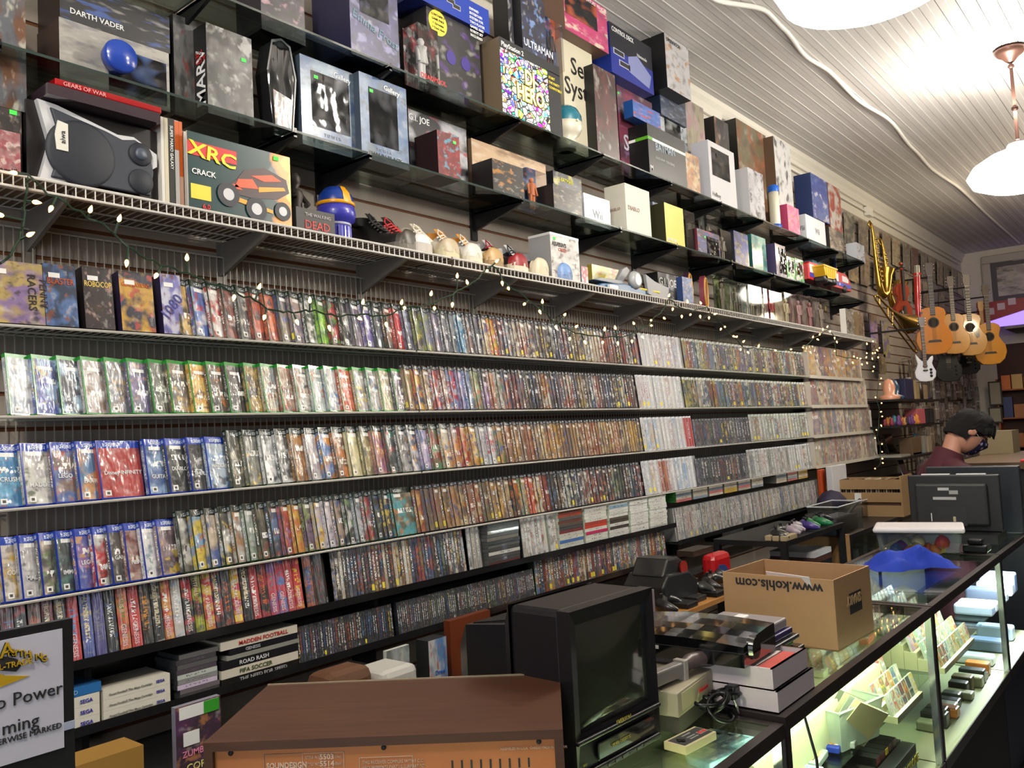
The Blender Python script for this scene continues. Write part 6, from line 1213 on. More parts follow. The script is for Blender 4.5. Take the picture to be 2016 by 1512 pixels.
# ---------------------------------------------------------------- comic books past the games
def comics():
    wm = plain(h('C8C2B6'), .5, name='white_shelf'); pal = 'B09A88 C0A8A0 9A8A90 D0B898 8A9A88 B8A890 A87A70 9090A0 C8C0B0 A89888 8A8078 D8C8B0'.split()  # greyish-tan cover tones lightened, reflections worked into the colour
    me = MB().box(0, .17, 0, .0035, 0, .258, 1, {'front': 0, 'left': 2}).build('x', [CM['ps3'][1].materials[0] if False else COMIC, plain(h('C8C0B0'), .4), COMIC]); m_ = me.data; bpy.data.objects.remove(me)
    n = 0
    for r in (1, 2, 3, 4):
        z = ZR[r]-.003
        o = empty('comic_shelf', (7.38, LIP, z)); tag(o, 'white shelf for comic books, %s level beyond the games' % NTH[r-1], 'shelf', 'comic book shelves'); x1 = .66+.12*(r-1)*.8
        MB().box(-.69, x1, 0, .17, -.012, 0).build('shelf_board', wm, o); MB().box(-.69, x1, -.006, 0, -.014, .012).build('front_lip', wm, o); MB().box(x1-.004, x1, 0, .17, 0, .2).build('end_panel', wm, o); MB().box(-.694, -.69, 0, .16, 0, .2).build('end_panel', wm, o)
        k = 0; x = 6.71; p = [.105, .05, .042, .042][r-1]; th = math.asin(min(.98, .012/p)) if r > 1 else .12
        th = [-.14, -.24, -.26, -.26][r-1]
        while x < 7.38+x1-.1:
            q = bpy.data.objects.new('comic_book', m_); sc.collection.objects.link(q); q.matrix_world = Matrix.Translation((x, LIP+.006-.17*math.sin(th), z+.001)) @ Matrix.Rotation(-.05, 4, 'X') @ Matrix.Rotation(th, 4, 'Z'); q.color = (*h(R_.choice(pal if r > 1 else ['C8A060', 'D8B880', 'A87A58', '8A6A78', 'C89858'])), 1); q['c2'] = list(h(R_.choice(pal))); q['c3'] = list(h(R_.choice(ACC)))  # top row: orange glow of the bulbs put into the cover colours
            k += 1; tag(q, 'bagged comic book, %s along the %s comic shelf' % (ordn(k), NTH[r-1]), 'comic book', 'bagged comic books'); x += p*R_.uniform(.9, 1.1)
COMIC = art_mat('comic_cover', clean=.35, gloss=1., wrinkle=.9, rating=0)
comics()
# ---------------------------------------------------------------- low furniture between the wall and the counter
def pbox(kind, label, cat, L, R, top, y, d, col, z=None, rough=.5, bevel=0, group=None, rz=0, mat=None):
    """box whose near face spans pixels L..R on the plane at depth y, standing on z (or on the depth seen)"""
    P = PY(L[0], L[1], y); Q = PY(R[0], R[1], y); z0 = P.z if z is None else z; z1 = PY(L[0], top, y).z
    o = MB().box(0, Q.x-P.x, 0, d, 0, max(.005, z1-z0)).build(kind, mat or plain(h(col), rough), bevel=bevel); o.location = (P.x, y, z0); o.rotation_euler.z = rz
    return tag(o, label, cat, group)
def table(kind, label, x0, x1, y0, y1, z, col, t=.02, leg=.03, shelf=None, group=None):
    o = empty(kind, (x0, y0, 0)); tag(o, label, 'table', group); m = plain(h(col), .5); w, d = x1-x0, y1-y0
    MB().box(0, w, 0, d, z-t, z).build('top', m, o)
    for x in (0, w-leg):
        for y in (0, d-leg): MB().box(x, x+leg, y, y+leg, 0, z-t).build('leg', m, o)
    if shelf: MB().box(.0, w, 0.0, d, shelf-.015, shelf).build('lower_shelf', m, o)
    return o
def pad(label, x, y, z, col, rz, s=1.):
    o = empty('game_controller', (x, y, z), rz); tag(o, label, 'game controller', 'game controllers behind the counter'); m = plain(h(col), .35, coat=.3); b = MB()
    b.tube([(-.03*s, .0, .03*s), (0, 0, .032*s), (.03*s, 0, .03*s)], [.022*s, .024*s, .022*s], 10)
    for q in (-1, 1): b.tube([(q*.03*s, 0, .03*s), (q*.055*s, -.01*s, .028*s), (q*.068*s, -.045*s, .02*s), (q*.066*s, -.065*s, .014*s)], [.02*s, .024*s, .016*s, .008*s], 10)
    b.build('body', m, o, True)
    for q in (-1, 1): MB().lathe([(.006*s, 0), (.006*s, .01*s), (.009*s, .014*s), (.001, .016*s)], (q*.028*s, -.005*s, .05*s), 10).build('stick', BLACKP, o, True)
    return o
def low():
    table('plank_table', 'bare wooden plank table loaded with black consoles', 3.15, 4.35, -.70, -.25, .79, 'B07A3C', .022)
    # large black console with red logo
    P = PY(1285, 1190, -.55); z = .791; o = empty('games_console', (P.x+.02, -.60, z)); tag(o, 'dark chunky games console with red round badge on the plank table', 'games console'); bk = plain(h('1A1A1A'), .4)
    MB().prism([(0, 0), (.34, 0), (.34, .09), (.26, .14), (.06, .15), (0, .1)], 0, .22).build('lower_shell', bk, o, bevel=.01)
    MB().prism([(.04, .14), (.30, .12), (.28, .17), (.20, .215), (.10, .22)], .02, .2).build('upper_shell', plain(h('242424'), .35, coat=.4), o, bevel=.012)
    MB().lathe([(.001, 0), (.03, 0), (.034, .01)], n=16, T=Matrix.Translation((.22, .015, .16)) @ Matrix.Rotation(PI/2, 4, 'X')).build('badge', plain(h('9A2418'), .4), o)
    pbox('boxed_game', 'black and brown packed game gear behind the chunky console', 'box', (1368, 1130), (1408, 1140), 1085, -.42, .1, '2A2018', z=.93); pbox('plinth_box', 'dark carton under the packed game gear', 'box', (1368, 1150), (1425, 1160), 1131, -.42, .1, '141210', z=.791)
    P = PY(1412, 1150, -.5); o = empty('red_toy_case', (P.x, -.5, .791)); tag(o, 'red and blue rounded toy case standing on the plank table', 'toy case'); hh = PY(1412, 1092, -.5).z-.791
    MB().box(0, .2, 0, .09, 0, hh).build('case_half', plain(h('B81820'), .35, coat=.4), o, bevel=.03); MB().prism([(.03, .0), (.2, .0), (.1, hh*.55), (.03, hh*.6)], -.004, .004).build('blue_panel', plain(h('304888'), .4), o)
    for i, (px, py, y, c, r_) in enumerate(((1330, 1222, -.66, '141416', .4), (1385, 1190, -.62, '1a1a1c', -.5), (1420, 1178, -.60, '161616', .2), (1432, 1160, -.5, '101014', .9))):
        p = PY(px, py, y); pad(['glossy black controller hanging at the plank table edge', 'black controller near the middle of the plank table', 'black controller with red mark on the plank table', 'black controller next to the red toy case'][i], min(max(p.x, 3.3), 4.25), y+.07, .791, c, r_, 1.3)
    for k in range(5):
        tb('black_cartridge', 'flat black cartridge scattered on the plank table, %s from the television' % ordn(k+1), 'game cartridge', 3.5+k*.15, 3.6+k*.15, -.69+.03*(k % 2), -.60, .791, .815, plain(h(['151515', '1c1a1a', '101012', '201c1a', '141414'][k]), .4), 'flat black cartridges', bevel=.004)
    pbox('grey_cd_case', 'grey and white plastic case standing beside the television top', 'case', (1279, 1250), (1293, 1250), 1163, -1.40, .05, '8A8A90', z=CT)
    # black rack with controllers on it
    x0, x1, yf = 4.62, 5.62, -.72
    table('black_rack', 'black metal rack with controllers on top beside the particle board', x0, x1, yf, -.28, .955, '0D0D0F', .03, .035, .62)
    cols = ['1A1A1A', '242426', '9A8A98', '8A8A8E', '40307A', '1E6A38', '207040', '1c1c1c']
    for k in range(8): pad('%s game controller on the black rack, %s from its near end' % (['black', 'dark grey', 'lilac grey', 'silver', 'purple', 'green', 'bright green', 'black'][k], ordn(k+1)), 4.72+k*.115, yf+.10+.03*(k % 2), .956, cols[k], R_.uniform(-.4, .6), 1.15)
    for k in range(3): tb('cream_cassette', 'cream ribbed cassette at the corner of the black rack, %s of three' % ordn(k+1), 'cassette', 4.63, 4.80, yf+.0+k*.045, yf+.035+k*.045, .956, .985, plain(h('A89878'), .5), 'cream cassettes', bevel=.003)
    for k in range(6): tb('console_stack', '%s flat item stacked inside the black rack, %s up' % (['black', 'brown', 'grey', 'dark', 'brown', 'white'][k], ordn(k+1)), 'electronic game', 5.1, 5.4, yf+.02, yf+.3, .621+k*.035, .653+k*.035, plain(h(['101012', '3a2a26', '55504e', '1c1c20', '4a3028', 'B8B8B8'][k]), .4), 'items inside the black rack')
    tb('clear_box', 'pale plastic box inside the black rack near its leg', 'box', 4.7, 4.9, yf+.03, yf+.2, .621, .72, plain(h('8A9298'), .3), bevel=.01)
    # particle board box and glass cabinet
    tb('particle_board_box', 'tan particle board cabinet side between rack and glass cabinet', 'cabinet', 5.66, 5.70, -.72, -.3, 0, .87, plain(h('A07A4A'), .7))
    o = empty('glass_cabinet', (5.72, -.72, 0)); tag(o, 'black topped glass cabinet with small items inside', 'cabinet'); bm = plain(h('14161A'), .35)
    MB().box(0, 1.75, 0, .5, .835, .86).build('top', bm, o); MB().box(0, 1.75, .0, .5, 0, .3).build('base', bm, o); MB().box(0, .03, 0, .03, .3, .835).build('post', bm, o); MB().box(.82, .85, 0, .03, .3, .835).build('post', bm, o); MB().box(1.72, 1.75, 0, .03, .3, .835).build('post', bm, o)
    MB().box(.03, 1.72, .003, .006, .3, .835).build('glass_pane', CASEGL, o); MB().box(.0, 1.75, .46, .5, .3, .835).build('back_panel', plain(h('2a2c30'), .5), o)
    for k in range(16): tb('small_boxed_item', '%s small packed item in the glass cabinet, %s in its row' % (['upper', 'lower'][k // 8], ordn(k % 8+1)), 'packed item', 5.8+(k % 8)*.095, 5.87+(k % 8)*.095, -.66, -.6, .31+.26*(1-k//8), .31+.26*(1-k//8)+R_.uniform(.1, .2), plain(h(R_.choice(['8A98A0', '505860', '98A0A8', '3A4048', 'A89880'])), .4), 'items in the glass cabinet')
    Z = .861
    # bins, bag, cable on the cabinet
    clr = cheap_glass((.93, .95, .97), .7, .2, 2.2, 'bin_plastic')
    for i, (L, R2, top, y) in enumerate((((1652, 1040), (1700, 1046), 998, -.70), ((1700, 1030), (1730, 1032), 985, -.50), ((1735, 1018), (1775, 1020), 985, -.45))):
        P = PY(*L, y); Q = PY(*R2, y); zz = PY(L[0], top, y).z; w_, hh, d = Q.x-P.x, max(.08, zz-Z), .2; o = empty('clear_bin', (P.x, y, Z)); tag(o, ['clear plastic bin at the front of the glass cabinet top', 'clear plastic bin holding tangled cables behind the front bin', 'clear plastic bin in front of the wooden crate'][i], 'bin', 'clear bins on the glass cabinet')
        b = MB(); b.face([(0, 0, 0), (w_, 0, 0), (w_, 0, hh), (0, 0, hh)]).face([(0, 0, 0), (0, d, 0), (0, d, hh), (0, 0, hh)]).face([(w_, 0, 0), (w_, d, 0), (w_, d, hh), (w_, 0, hh)]).face([(0, d, 0), (w_, d, 0), (w_, d, hh), (0, d, hh)]); b.build('bin_wall', clr, o)
        MB().tube([(0, 0, hh), (w_, 0, hh), (w_, d, hh), (0, d, hh), (0, 0, hh)], .005, 6).build('rim', plain(h('C8CCD0'), .3), o)
        tb('bin_filling', ['grey parts', 'white cables', 'tan parts'][i]+' filling a clear bin on the glass cabinet', 'parts', P.x+.02, P.x+w_-.02, y+.02, y+d-.02, Z+.001, Z+hh*.6, plain(h(['5a5c5e', 'B0A898', '8A8070'][i]), .7), bevel=.02)
    P = PY(1705, 985, -.5); o = MB().lathe([(.08, 0), (.11, .03), (.10, .08), (.06, .13), (.001, .15)], n=16, sx=1.5).build('navy_bag', plain(h('221A38'), .7), smooth=True); o.location = (6.55, -.33, Z+.08); tag(o, 'dark purple soft bag slumped against the wooden crate', 'bag')
    tb('bag_plinth', 'dark carton under the purple soft bag', 'box', 6.38, 6.72, -.42, -.24, Z, Z+.079, plain(h('2a2420'), .7))
    p = PY(1640, 1010, -.6); o = MB().tube([(0, 0, 0.02), (.05, 0, .06), (.12, -.02, .10), (.2, -.05, .16), (.26, -.08, .2)], [.02, .025, .022, .016, .01], 8).lathe([(.001, 0), (.06, .02), (.075, .06), (.05, .1), (.001, .11)], (.02, 0, 0), 12).build('black_adapter', plain(h('0e0e10'), .5), smooth=True); o.location = (5.85, -.6, Z); tag(o, 'black bulky adapter and cable at the near end of the glass cabinet', 'adapter')
    # wooden crate of compact discs
    P = PY(1690, 1005, -.52); L0 = 7.0; o = empty('wooden_crate', (6.85, -.25, Z)); o.rotation_euler.z = -PI/2; tag(o, 'wooden slat crate full of compact discs on the glass cabinet', 'crate'); wm = plain(h('A08058'), .7, var=.2)
    hh = .29
    for z0 in (.0, .10, .20): MB().box(0, .50, 0, .012, z0+.01, z0+.085).build('slat', wm, o)
    for z0 in (.0, .10, .20): MB().box(0, .50, .30, .312, z0+.01, z0+.085).build('slat', wm, o)
    for x in (-.014, .5): MB().box(x, x+.014, -.002, .314, 0, hh+.02).build('end_board', wm, o)
    MB().box(0, .5, 0, .31, .0, .01).build('crate_floor', wm, o); MB().box(.16, .21, -.004, -.0, .10, .18).build('label_card', WHITE, o)
    for k in range(24): tb('compact_disc', 'compact disc case in the wooden crate, %s from its near end' % ordn(k+1), 'disc case', 6.88, 7.02, -.725+k*.0192, -.715+k*.0192, Z+.011+.12, Z+.011+.12+.142+R_.uniform(0, .02), plain(h(R_.choice(['4A3A30', 'B8A888', 'C8C0A8', '6A5040', '282420', '907050'])), .4), 'compact discs in the crate')
    tb('disc_riser', 'carton lifting the compact discs inside the crate', 'box', 6.87, 7.14, -.74, -.26, Z+.0105, Z+.130, plain(h('5a4030'), .8))
    # white slab, orange panel, taped board leaning on the wall
    for (kind, lab, cat, L, R2, top, y, d, c) in (('white_carton', 'tall white flat box standing below the comic books', 'box', (1668, 990), (1684, 992), 916, -.30, .05, 'D0D0D4'), ('orange_board', 'orange red board standing beside the tall white box', 'board', (1650, 990), (1660, 992), 922, -.22, .03, 'B8481C')):
        P = PY(*L, y); zz = PY(L[0]-18, top, y).z; o = MB().box(0, .34 if 'white' in kind else .1, 0, d, 0, zz-Z).build(kind, plain(h(c), .45), bevel=.004); o.location = (P.x-.30 if 'white' in kind else P.x-.35, y, Z); tag(o, lab, cat)
    # black shelves past the comics
    bk = plain(h('0C0C0D'), .4)
    for i, (z, x0, x1) in enumerate(((1.79, 8.2, 9.85), (1.545, 8.2, 9.75), (1.25, 8.2, 9.6), (1.02, 7.6, 9.6))):
        o = MB().box(x0, x1, -.45, -.01, z-.02, z).build('black_wall_shelf', bk); tag(o, 'black wall shelf past the comic books, %s from the top' % ordn(i+1), 'shelf', 'black shelves past the comic books')
    rows = [(1.79, [('blue_box', 'navy boxed item on the top black shelf', 'box', 8.62, .30, .20, '18183E'), ('tan_book', 'tan book leaning on the top black shelf, first of two', 'book', 8.98, .06, .19, 'A08860'), ('tan_book', 'tan book leaning on the top black shelf, second of two', 'book', 9.08, .06, .17, '8A7850'), ('clear_cup', 'clear plastic cup standing on the top black shelf', 'cup', 8.88, .05, .22, '8A8078'), ('brown_mug', 'dark brown mug with teal rim on the top black shelf', 'mug', 9.2, .09, .18, '2E201E'), ('paper_cup', 'tan box beside the brown mug', 'box', 9.34, .12, .15, '8A7458'), ('blue_tin', 'blue rimmed round tin at the end of the top black shelf', 'tin', 9.52, .26, .03, '343A78')]),
            (1.545, [('pink_lunchbox', 'salmon pink box on the second black shelf', 'box', 8.98, .30, .15, 'B85A62'), ('black_case', 'black game gear beside the pink box', 'electronic game', 9.34, .14, .14, '17171A'), ('black_case', 'black slotted case at the end of the second black shelf', 'electronic game', 9.52, .14, .15, '1E1C1C')]),
            (1.25, [('brown_board', 'brown leaning board behind the laptops', 'board', 8.7, .35, .17, '6a5238'), ('card_box', 'cream card rack on the third black shelf', 'card rack', 9.3, .16, .16, 'A09078'), ('white_box', 'narrow pale box on the third black shelf', 'box', 9.16, .08, .17, '8A8478')])]
    for z, L in rows:
        for kind, lab, cat, x, w_, hh, c in L:
            if kind in ('brown_mug', 'clear_cup', 'blue_tin'): o = MB().lathe([(w_*.42, 0), (w_*.5, .005), (w_*.5, hh), (w_*.44, hh), (w_*.4, .01), (.001, .01)], n=18).build(kind, plain(h(c), .35), smooth=True); o.location = (x+w_/2, -.36+.12*(w_ > .2), z+.0005)
            else: o = MB().box(0, w_, 0, .12, 0, hh).build(kind, plain(h(c), .5), bevel=.004); o.location = (x, -.40, z+.0005)
            tag(o, lab, cat)
    for k in range(22):
        c = R_.choice(['C86828', 'D88838', '6A3A78', '8A3048', '308090', 'D0B878', '303030', 'E0A060']); r_ = R_.uniform(.02, .036); z = 1.545; x = 8.3+k*.03
        o = MB().lathe([(r_*.6, 0), (r_, r_*.6), (r_*.5, r_*1.4), (r_*.7, r_*2), (r_*.3, r_*2.6), (.001, r_*2.8)], n=8).build('toy_figure', plain(h(c), .5), smooth=True); o.location = (x, -.40+.07*(k % 3), z+.0005); tag(o, '%s little toy figure in the crowd before the pink box, %s along' % (cname(h(c)), ordn(k+1)), 'toy', 'little toy figures on the second black shelf')
    for i, (x, c, nm) in enumerate(((8.36, 'E0A080', 'orange salt rock lamp on the top black shelf'), (8.5, '30506A', 'rainbow sheened glass ornament on the top black shelf'))):  # even orange and blue colours, no emission
        o = MB().lathe([(.09, 0), (.10, .03), (.05, .05), (.06, .12), (.04, .18), (.001, .2)], n=12).build('ornament', plain(h(c), .3, coat=.5), smooth=True); o.location = (x, -.32, 1.7905); tag(o, nm, 'ornament')
    # laptops
    for i, (x, y, w_) in enumerate(((8.28, -.40, .33), (8.72, -.40, .3))):
        o = empty('laptop', (x, y, 1.2505)); tag(o, ['silver laptop open on the third black shelf, nearer the comics', 'black laptop open on the third black shelf, behind the bulbs'][i], 'laptop', 'laptops on the third black shelf'); m = plain(h(['A8A498', '3a3836'][i]), .4, .3)
        MB().box(0, w_, 0, .22, 0, .018).build('keyboard_base', m, o); T = Matrix.Translation((0, .22, .018)) @ Matrix.Rotation(-.25, 4, 'X'); MB().box(0, w_, 0, .008, 0, .2, T=T).build('lid', m, o); MB().box(.01, w_-.01, -.001, .0, .012, .19, T=T).build('screen', plain(h('14120f'), .1, coat=1), o)
    o = empty('tablet', (9.0, -.38, 1.2505)); tag(o, 'black tablet in bright blue frame on the third black shelf', 'tablet'); o.rotation_euler.x = -.15; MB().box(0, .16, 0, .012, 0, .2).build('frame', plain(h('3AA8D0'), .4), o, bevel=.003); MB().box(.018, .142, -.001, 0, .02, .18).build('screen', plain(h('1A1618'), .15, coat=1), o)
    o = empty('tablet', (8.55, -.35, 1.0205)); tag(o, 'white edged black tablet leaning on the fourth black shelf', 'tablet'); o.rotation_euler.x = -.3; MB().box(0, .2, 0, .01, 0, .22).build('frame', plain(h('B0B0B0'), .4), o, bevel=.003); MB().box(.01, .19, -.001, 0, .012, .208).build('screen', plain(h('0e0e10'), .15, coat=1), o)
low()

# ---------------------------------------------------------------- instruments on the far wall
def guitar(label, px, py, y, body, rz, s=1., kind='acoustic', pick=None, neck='2A1C14', headc='3A2418', side=None, L=1.0):
    """px, py = middle of the lower bout"""
    P = PY(px, py, y); o = empty('guitar', P); o.rotation_euler = (0, .0, rz); tag(o, label, 'guitar', 'guitars hanging on the far wall')
    bm = plain(h(body), .25, coat=.7); sm = plain(h(side or body), .3, coat=.5); th = .10*s if kind == 'acoustic' else .04*s
    if kind == 'acoustic': half = [(0, -.20), (.10, -.19), (.165, -.13), (.195, -.04), (.185, .05), (.14, .12), (.115, .17), (.125, .22), (.14, .27), (.125, .32), (.07, .35), (0, .355)]
    else: half = [(0, -.19), (.09, -.18), (.145, -.12), (.155, -.03), (.12, .05), (.105, .10), (.13, .17), (.125, .22), (.085, .2), (.04, .14), (0, .14)]
    poly = [(x*s, z*s) for x, z in half]+[(-x*s*(1 if kind == 'acoustic' else (1.0)), z*s) for x, z in half[::-1][1:-1]]
    if kind != 'acoustic': poly = [(x, z+(.04*s if x < -.1*s and z > .12*s else 0)) for x, z in poly]
    MB().prism(poly, 0, th, 0, side=1).build('body', [bm, sm], o, bevel=.006)
    top = .355*s if kind == 'acoustic' else .14*s; nl = .36*s*L if kind == 'acoustic' else .50*s*L; nm = plain(h(neck), .4)
    MB().box(-.026*s, .026*s, -.012, .008, top-.10*s, top+nl).build('neck', nm, o)
    b = MB()
    for k in range(14): zz = top+nl-(nl+.1*s)*(1-2**(-k/12.))/(1-2**(-14/12.)); b.box(-.026*s, .026*s, -.0132, -.012, zz-.001, zz+.001)
    b.build('frets', plain(h('9a958a'), .3, .8), o)
    hm = plain(h(headc), .35); MB().prism([(-.03*s, top+nl), (.03*s, top+nl), (.042*s, top+nl+.07*s), (.036*s, top+nl+.15*s), (-.036*s, top+nl+.15*s), (-.042*s, top+nl+.07*s)], -.008, .010).build('headstock', hm, o)
    for k in range(3):
        for q in (-1, 1): MB().lathe([(.006, -.006), (.009, 0), (.006, .006)], n=8, T=Matrix.Translation((q*.052*s, 0, top+nl+(.035+.045*k)*s)) @ Matrix.Rotation(PI/2, 4, 'Y')).build('tuning_peg', plain(h('a8a498'), .25, .9), o, True)
    if kind == 'acoustic':
        R1 = Matrix.Rotation(PI/2, 4, 'X'); MB().lathe([(.001, .0012), (.050*s, .0012), (.050*s, 0)], n=24, T=Matrix.Translation((0, 0, .17*s)) @ R1).build('sound_hole', plain(h('1a100a'), .8), o); MB().lathe([(.051*s, .0), (.052*s, .0015), (.062*s, .0015), (.063*s, 0)], n=24, T=Matrix.Translation((0, 0, .17*s)) @ R1).build('rosette', plain(h('4A3018'), .5), o)
        MB().prism([(-.075*s, -.055*s), (.075*s, -.055*s), (.06*s, -.03*s), (-.06*s, -.03*s)], -.008, 0).build('bridge', plain(h('1E120C'), .4), o)
        if pick: MB().prism([(.03*s, .13*s), (.07*s, .18*s), (.11*s, .13*s), (.105*s, .04*s), (.07*s, .02*s), (.045*s, .08*s)], -.003, 0).build('pickguard', plain(h(pick), .2, coat=.6), o)
    else:
        for k in range(3): MB().lathe([(.001, .012), (.010, .010), (.012, 0)], n=10, T=Matrix.Translation((.08*s, 0, (-.10+.05*k)*s)) @ Matrix.Rotation(PI/2, 4, 'X')).build('knob', BLACKP, o, True)
        for k in range(2): MB().box(-.035*s, .035*s, -.006, 0, (-.02+.07*k)*s, (.0+.07*k)*s).build('pickup', plain(h(pick or '0a0a0a'), .3), o)
    b = MB()
    for k in range(6): x = (-.018+.0072*k)*s; b.tube([(x, -.014, top+nl), (x, -.010, -.04*s)], .0007, 3)
    b.build('strings', plain(h('b0a898'), .3, .9), o)
    zz = top+nl-.01; MB().tube([(0, .01, zz), Matrix.Rotation(-rz, 3, 'Z') @ Vector((0, -y-.001, 0))+Vector((0, 0, zz))], .009, 6).build('hanger', BLKMET, o)
    return o
def instruments():
    A = -1.15
    guitar('dark electric guitar hanging lowest behind the orange acoustic guitar', 1868, 722, -.30, '0C0C0E', A, .95, 'electric', L=.5)
    guitar('dark electric guitar with pale label hanging low between the acoustic guitars', 1908, 712, -.22, '101012', A, .9, 'electric', pick='B8B4A8', L=.5)
    guitar('amber orange acoustic guitar nearest, its round hole facing out', 1840, 664, -.60, 'C87818', A, .86, neck='241812')
    guitar('pale honey acoustic guitar just behind the amber one', 1880, 668, -.42, 'C0883C', A, .86, neck='30221a')
    guitar('blond acoustic guitar with black pickguard and black side', 1912, 670, -.55, 'B8843A', A, .9, pick='0C0A0A', side='0C0A0A', neck='3a2c20')
    guitar('dark electric guitar with maple neck between the blond and orange guitars', 1938, 690, -.5, '100C0C', A, .8, 'electric', neck='B88A48', headc='C8985A')
    guitar('bright orange acoustic guitar farthest along the wall', 1950, 688, -.66, 'D08A20', A, .92, neck='3a2418')
    guitar('small white guitar with black scribbles in front of the amber guitar', 1822, 728, -.75, 'C8C8CC', A, .55, 'electric', neck='4A3024', L=1.1)
    # violin
    P = PY(1779, 592, -.45); o = empty('violin', P, -.55); tag(o, 'reddish brown violin hanging on a black arm', 'violin'); half = [(0, -.17), (.06, -.165), (.10, -.12), (.105, -.07), (.075, -.03), (.055, 0), (.06, .04), (.085, .07), (.085, .12), (.05, .165), (0, .175)]
    poly = half+[(-x, z) for x, z in half[::-1][1:-1]]; vm = plain(h('8A2E10'), .2, coat=.9); MB().prism(poly, 0, .045).build('body', vm, o, bevel=.006); dk = plain(h('120A08'), .3)
    MB().box(-.012, .012, -.02, -.004, .0, .30).build('fingerboard', dk, o); MB().box(-.01, .01, -.01, .01, .17, .32).build('neck', vm, o); MB().lathe([(.001, -.012), (.018, -.01), (.018, .01), (.001, .012)], n=12, T=Matrix.Translation((0, 0, .36)) @ Matrix.Rotation(PI/2, 4, 'Y')).build('scroll', vm, o, True)
    MB().prism([(-.02, -.13), (.02, -.13), (.012, -.05), (-.012, -.05)], -.014, -.004).build('tailpiece', dk, o); MB().lathe([(.001, 0), (.035, .004), (.03, .012), (.001, .014)], n=14, T=Matrix.Translation((-.04, -.004, -.125)) @ Matrix.Rotation(PI/2, 4, 'X')).build('chin_rest', dk, o, True)
    for q in (-1, 1): MB().box(q*.03, q*.05, -.006, .006, .30+.02*q, .306+.02*q).build('tuning_peg', dk, o)
    # saxophones
    br = plain(h('A8843A'), .25, .9, name='brass')
    for i, (px, py, y, r_) in enumerate(((1722, 520, -.30, .2), (1742, 548, -.22, -.1))):
        P = PY(px, py, y); o = empty('saxophone', P, -.5+r_); tag(o, ['brass saxophone hanging nearer the glass shelves', 'brass saxophone hanging behind the other saxophone'][i], 'saxophone', 'brass saxophones')
        b = MB(); b.tube([(-.02, 0, .34), (-.05, 0, .38), (-.03, 0, .41), (0, 0, .38), (.01, 0, .30), (.03, 0, .0), (.05, 0, -.2), (.07, 0, -.27), (.11, 0, -.29), (.15, 0, -.26), (.165, 0, -.2), (.175, 0, -.10), (.19, 0, -.04)], [.008, .009, .010, .012, .014, .022, .03, .034, .036, .038, .042, .055, .075], 14, caps=False); b.build('tube', br, o, True)
        MB().lathe([(.001, 0), (.06, 0)], (.185, 0, -.055), 14).build('bell_opening', plain(h('1a1208'), .6), o)
        for k in range(10): MB().lathe([(.001, .006), (.014, .004), (.015, 0)], n=8, T=Matrix.Translation((.012+.005*k, -.028-.001*k, .24-.045*k)) @ Matrix.Rotation(PI/2, 4, 'X')).build('key', plain(h('C8A860'), .2, .9), o, True)
    # trombone
    P = PY(1740, 600, -.50); o = empty('trombone', (0, 0, 0)); tag(o, 'brass trombone hanging slantwise under the violin', 'trombone'); g = lambda px, py, y=-.5: PY(px, py, y)
    b = MB(); b.tube([g(1724, 590), g(1732, 602), g(1750, 628), g(1775, 660), g(1798, 690), g(1804, 694), g(1803, 684), g(1792, 668), g(1765, 632), g(1755, 618)], .009, 8); b.build('slide', br, o, True)
    MB().tube([g(1724, 590), g(1722, 584), g(1727, 582), g(1740, 596), g(1756, 612), g(1768, 620), g(1779, 628), g(1790, 637)], [.009, .009, .009, .010, .013, .022, .045, .10], 16, caps=False).build('bell', br, o, True)
    for a, c in (((1731, 584), (1732, 602)), ((1748, 604), (1748, 626)), ((1757, 614), (1756, 640))): MB().tube([g(*a), g(*c)], .006, 6).build('brace', br, o)
    # red bass like clarinet case: tall red instrument
    P = PY(1808, 596, -.50); o = empty('red_instrument', P, -.4); o.scale = (.62, .62, .62); tag(o, 'tall slim red melodica like instrument hanging beside the violin', 'instrument'); rm = plain(h('B01818'), .25, coat=.8)
    MB().tube([(-.02, 0, -.42), (-.02, 0, -.1), (0, 0, .2), (.02, 0, .42)], [.035, .045, .05, .05], 12).build('body', rm, o, True); MB().tube([(.02, 0, .42), (.03, 0, .60)], .05, 12).build('clear_cap', plain(h('8A8470'), .2, coat=1), o, True); MB().lathe([(.06, -.02), (.06, .02)], (.025, 0, .46), 12).build('ring', rm, o)
    for k in range(8): MB().lathe([(.001, .008), (.012, .006), (.012, 0)], n=8, T=Matrix.Translation((0, -.046, -.12+.04*k)) @ Matrix.Rotation(PI/2, 4, 'X')).build('key', plain(h('c0c0b8'), .2, .9), o, True)
    for i, (a, c) in enumerate((((1768, 528, -.02), (1779, 524, -.45)), ((1740, 540, -.02), (1776, 526, -.42)), ((1800, 553, -.02), (1808, 548, -.5)), ((1803, 620, -.02), (1814, 616, -.55)), ((1745, 522, -.02), (1735, 508, -.28)))):
        p, q = PY(a[0], a[1], -.01), PY(c[0], c[1], c[2]); o = MB().tube([p, q], .012, 6).build('wall_hanger', BLKMET); tag(o, 'black arm sticking out of the slatwall, %s of the instrument hangers' % ordn(i+1), 'hanger', 'instrument hangers')
    # record sleeves pinned along the wall
    cols = ['B0A890', '8A8478', '6A6A60', '9A8870', '7A5040', 'C0A878', 'A89878', '7A7468', 'B8A080', '9A9080', 'A88A60', '6A5A4A', 'C8B890', '8A7A68']
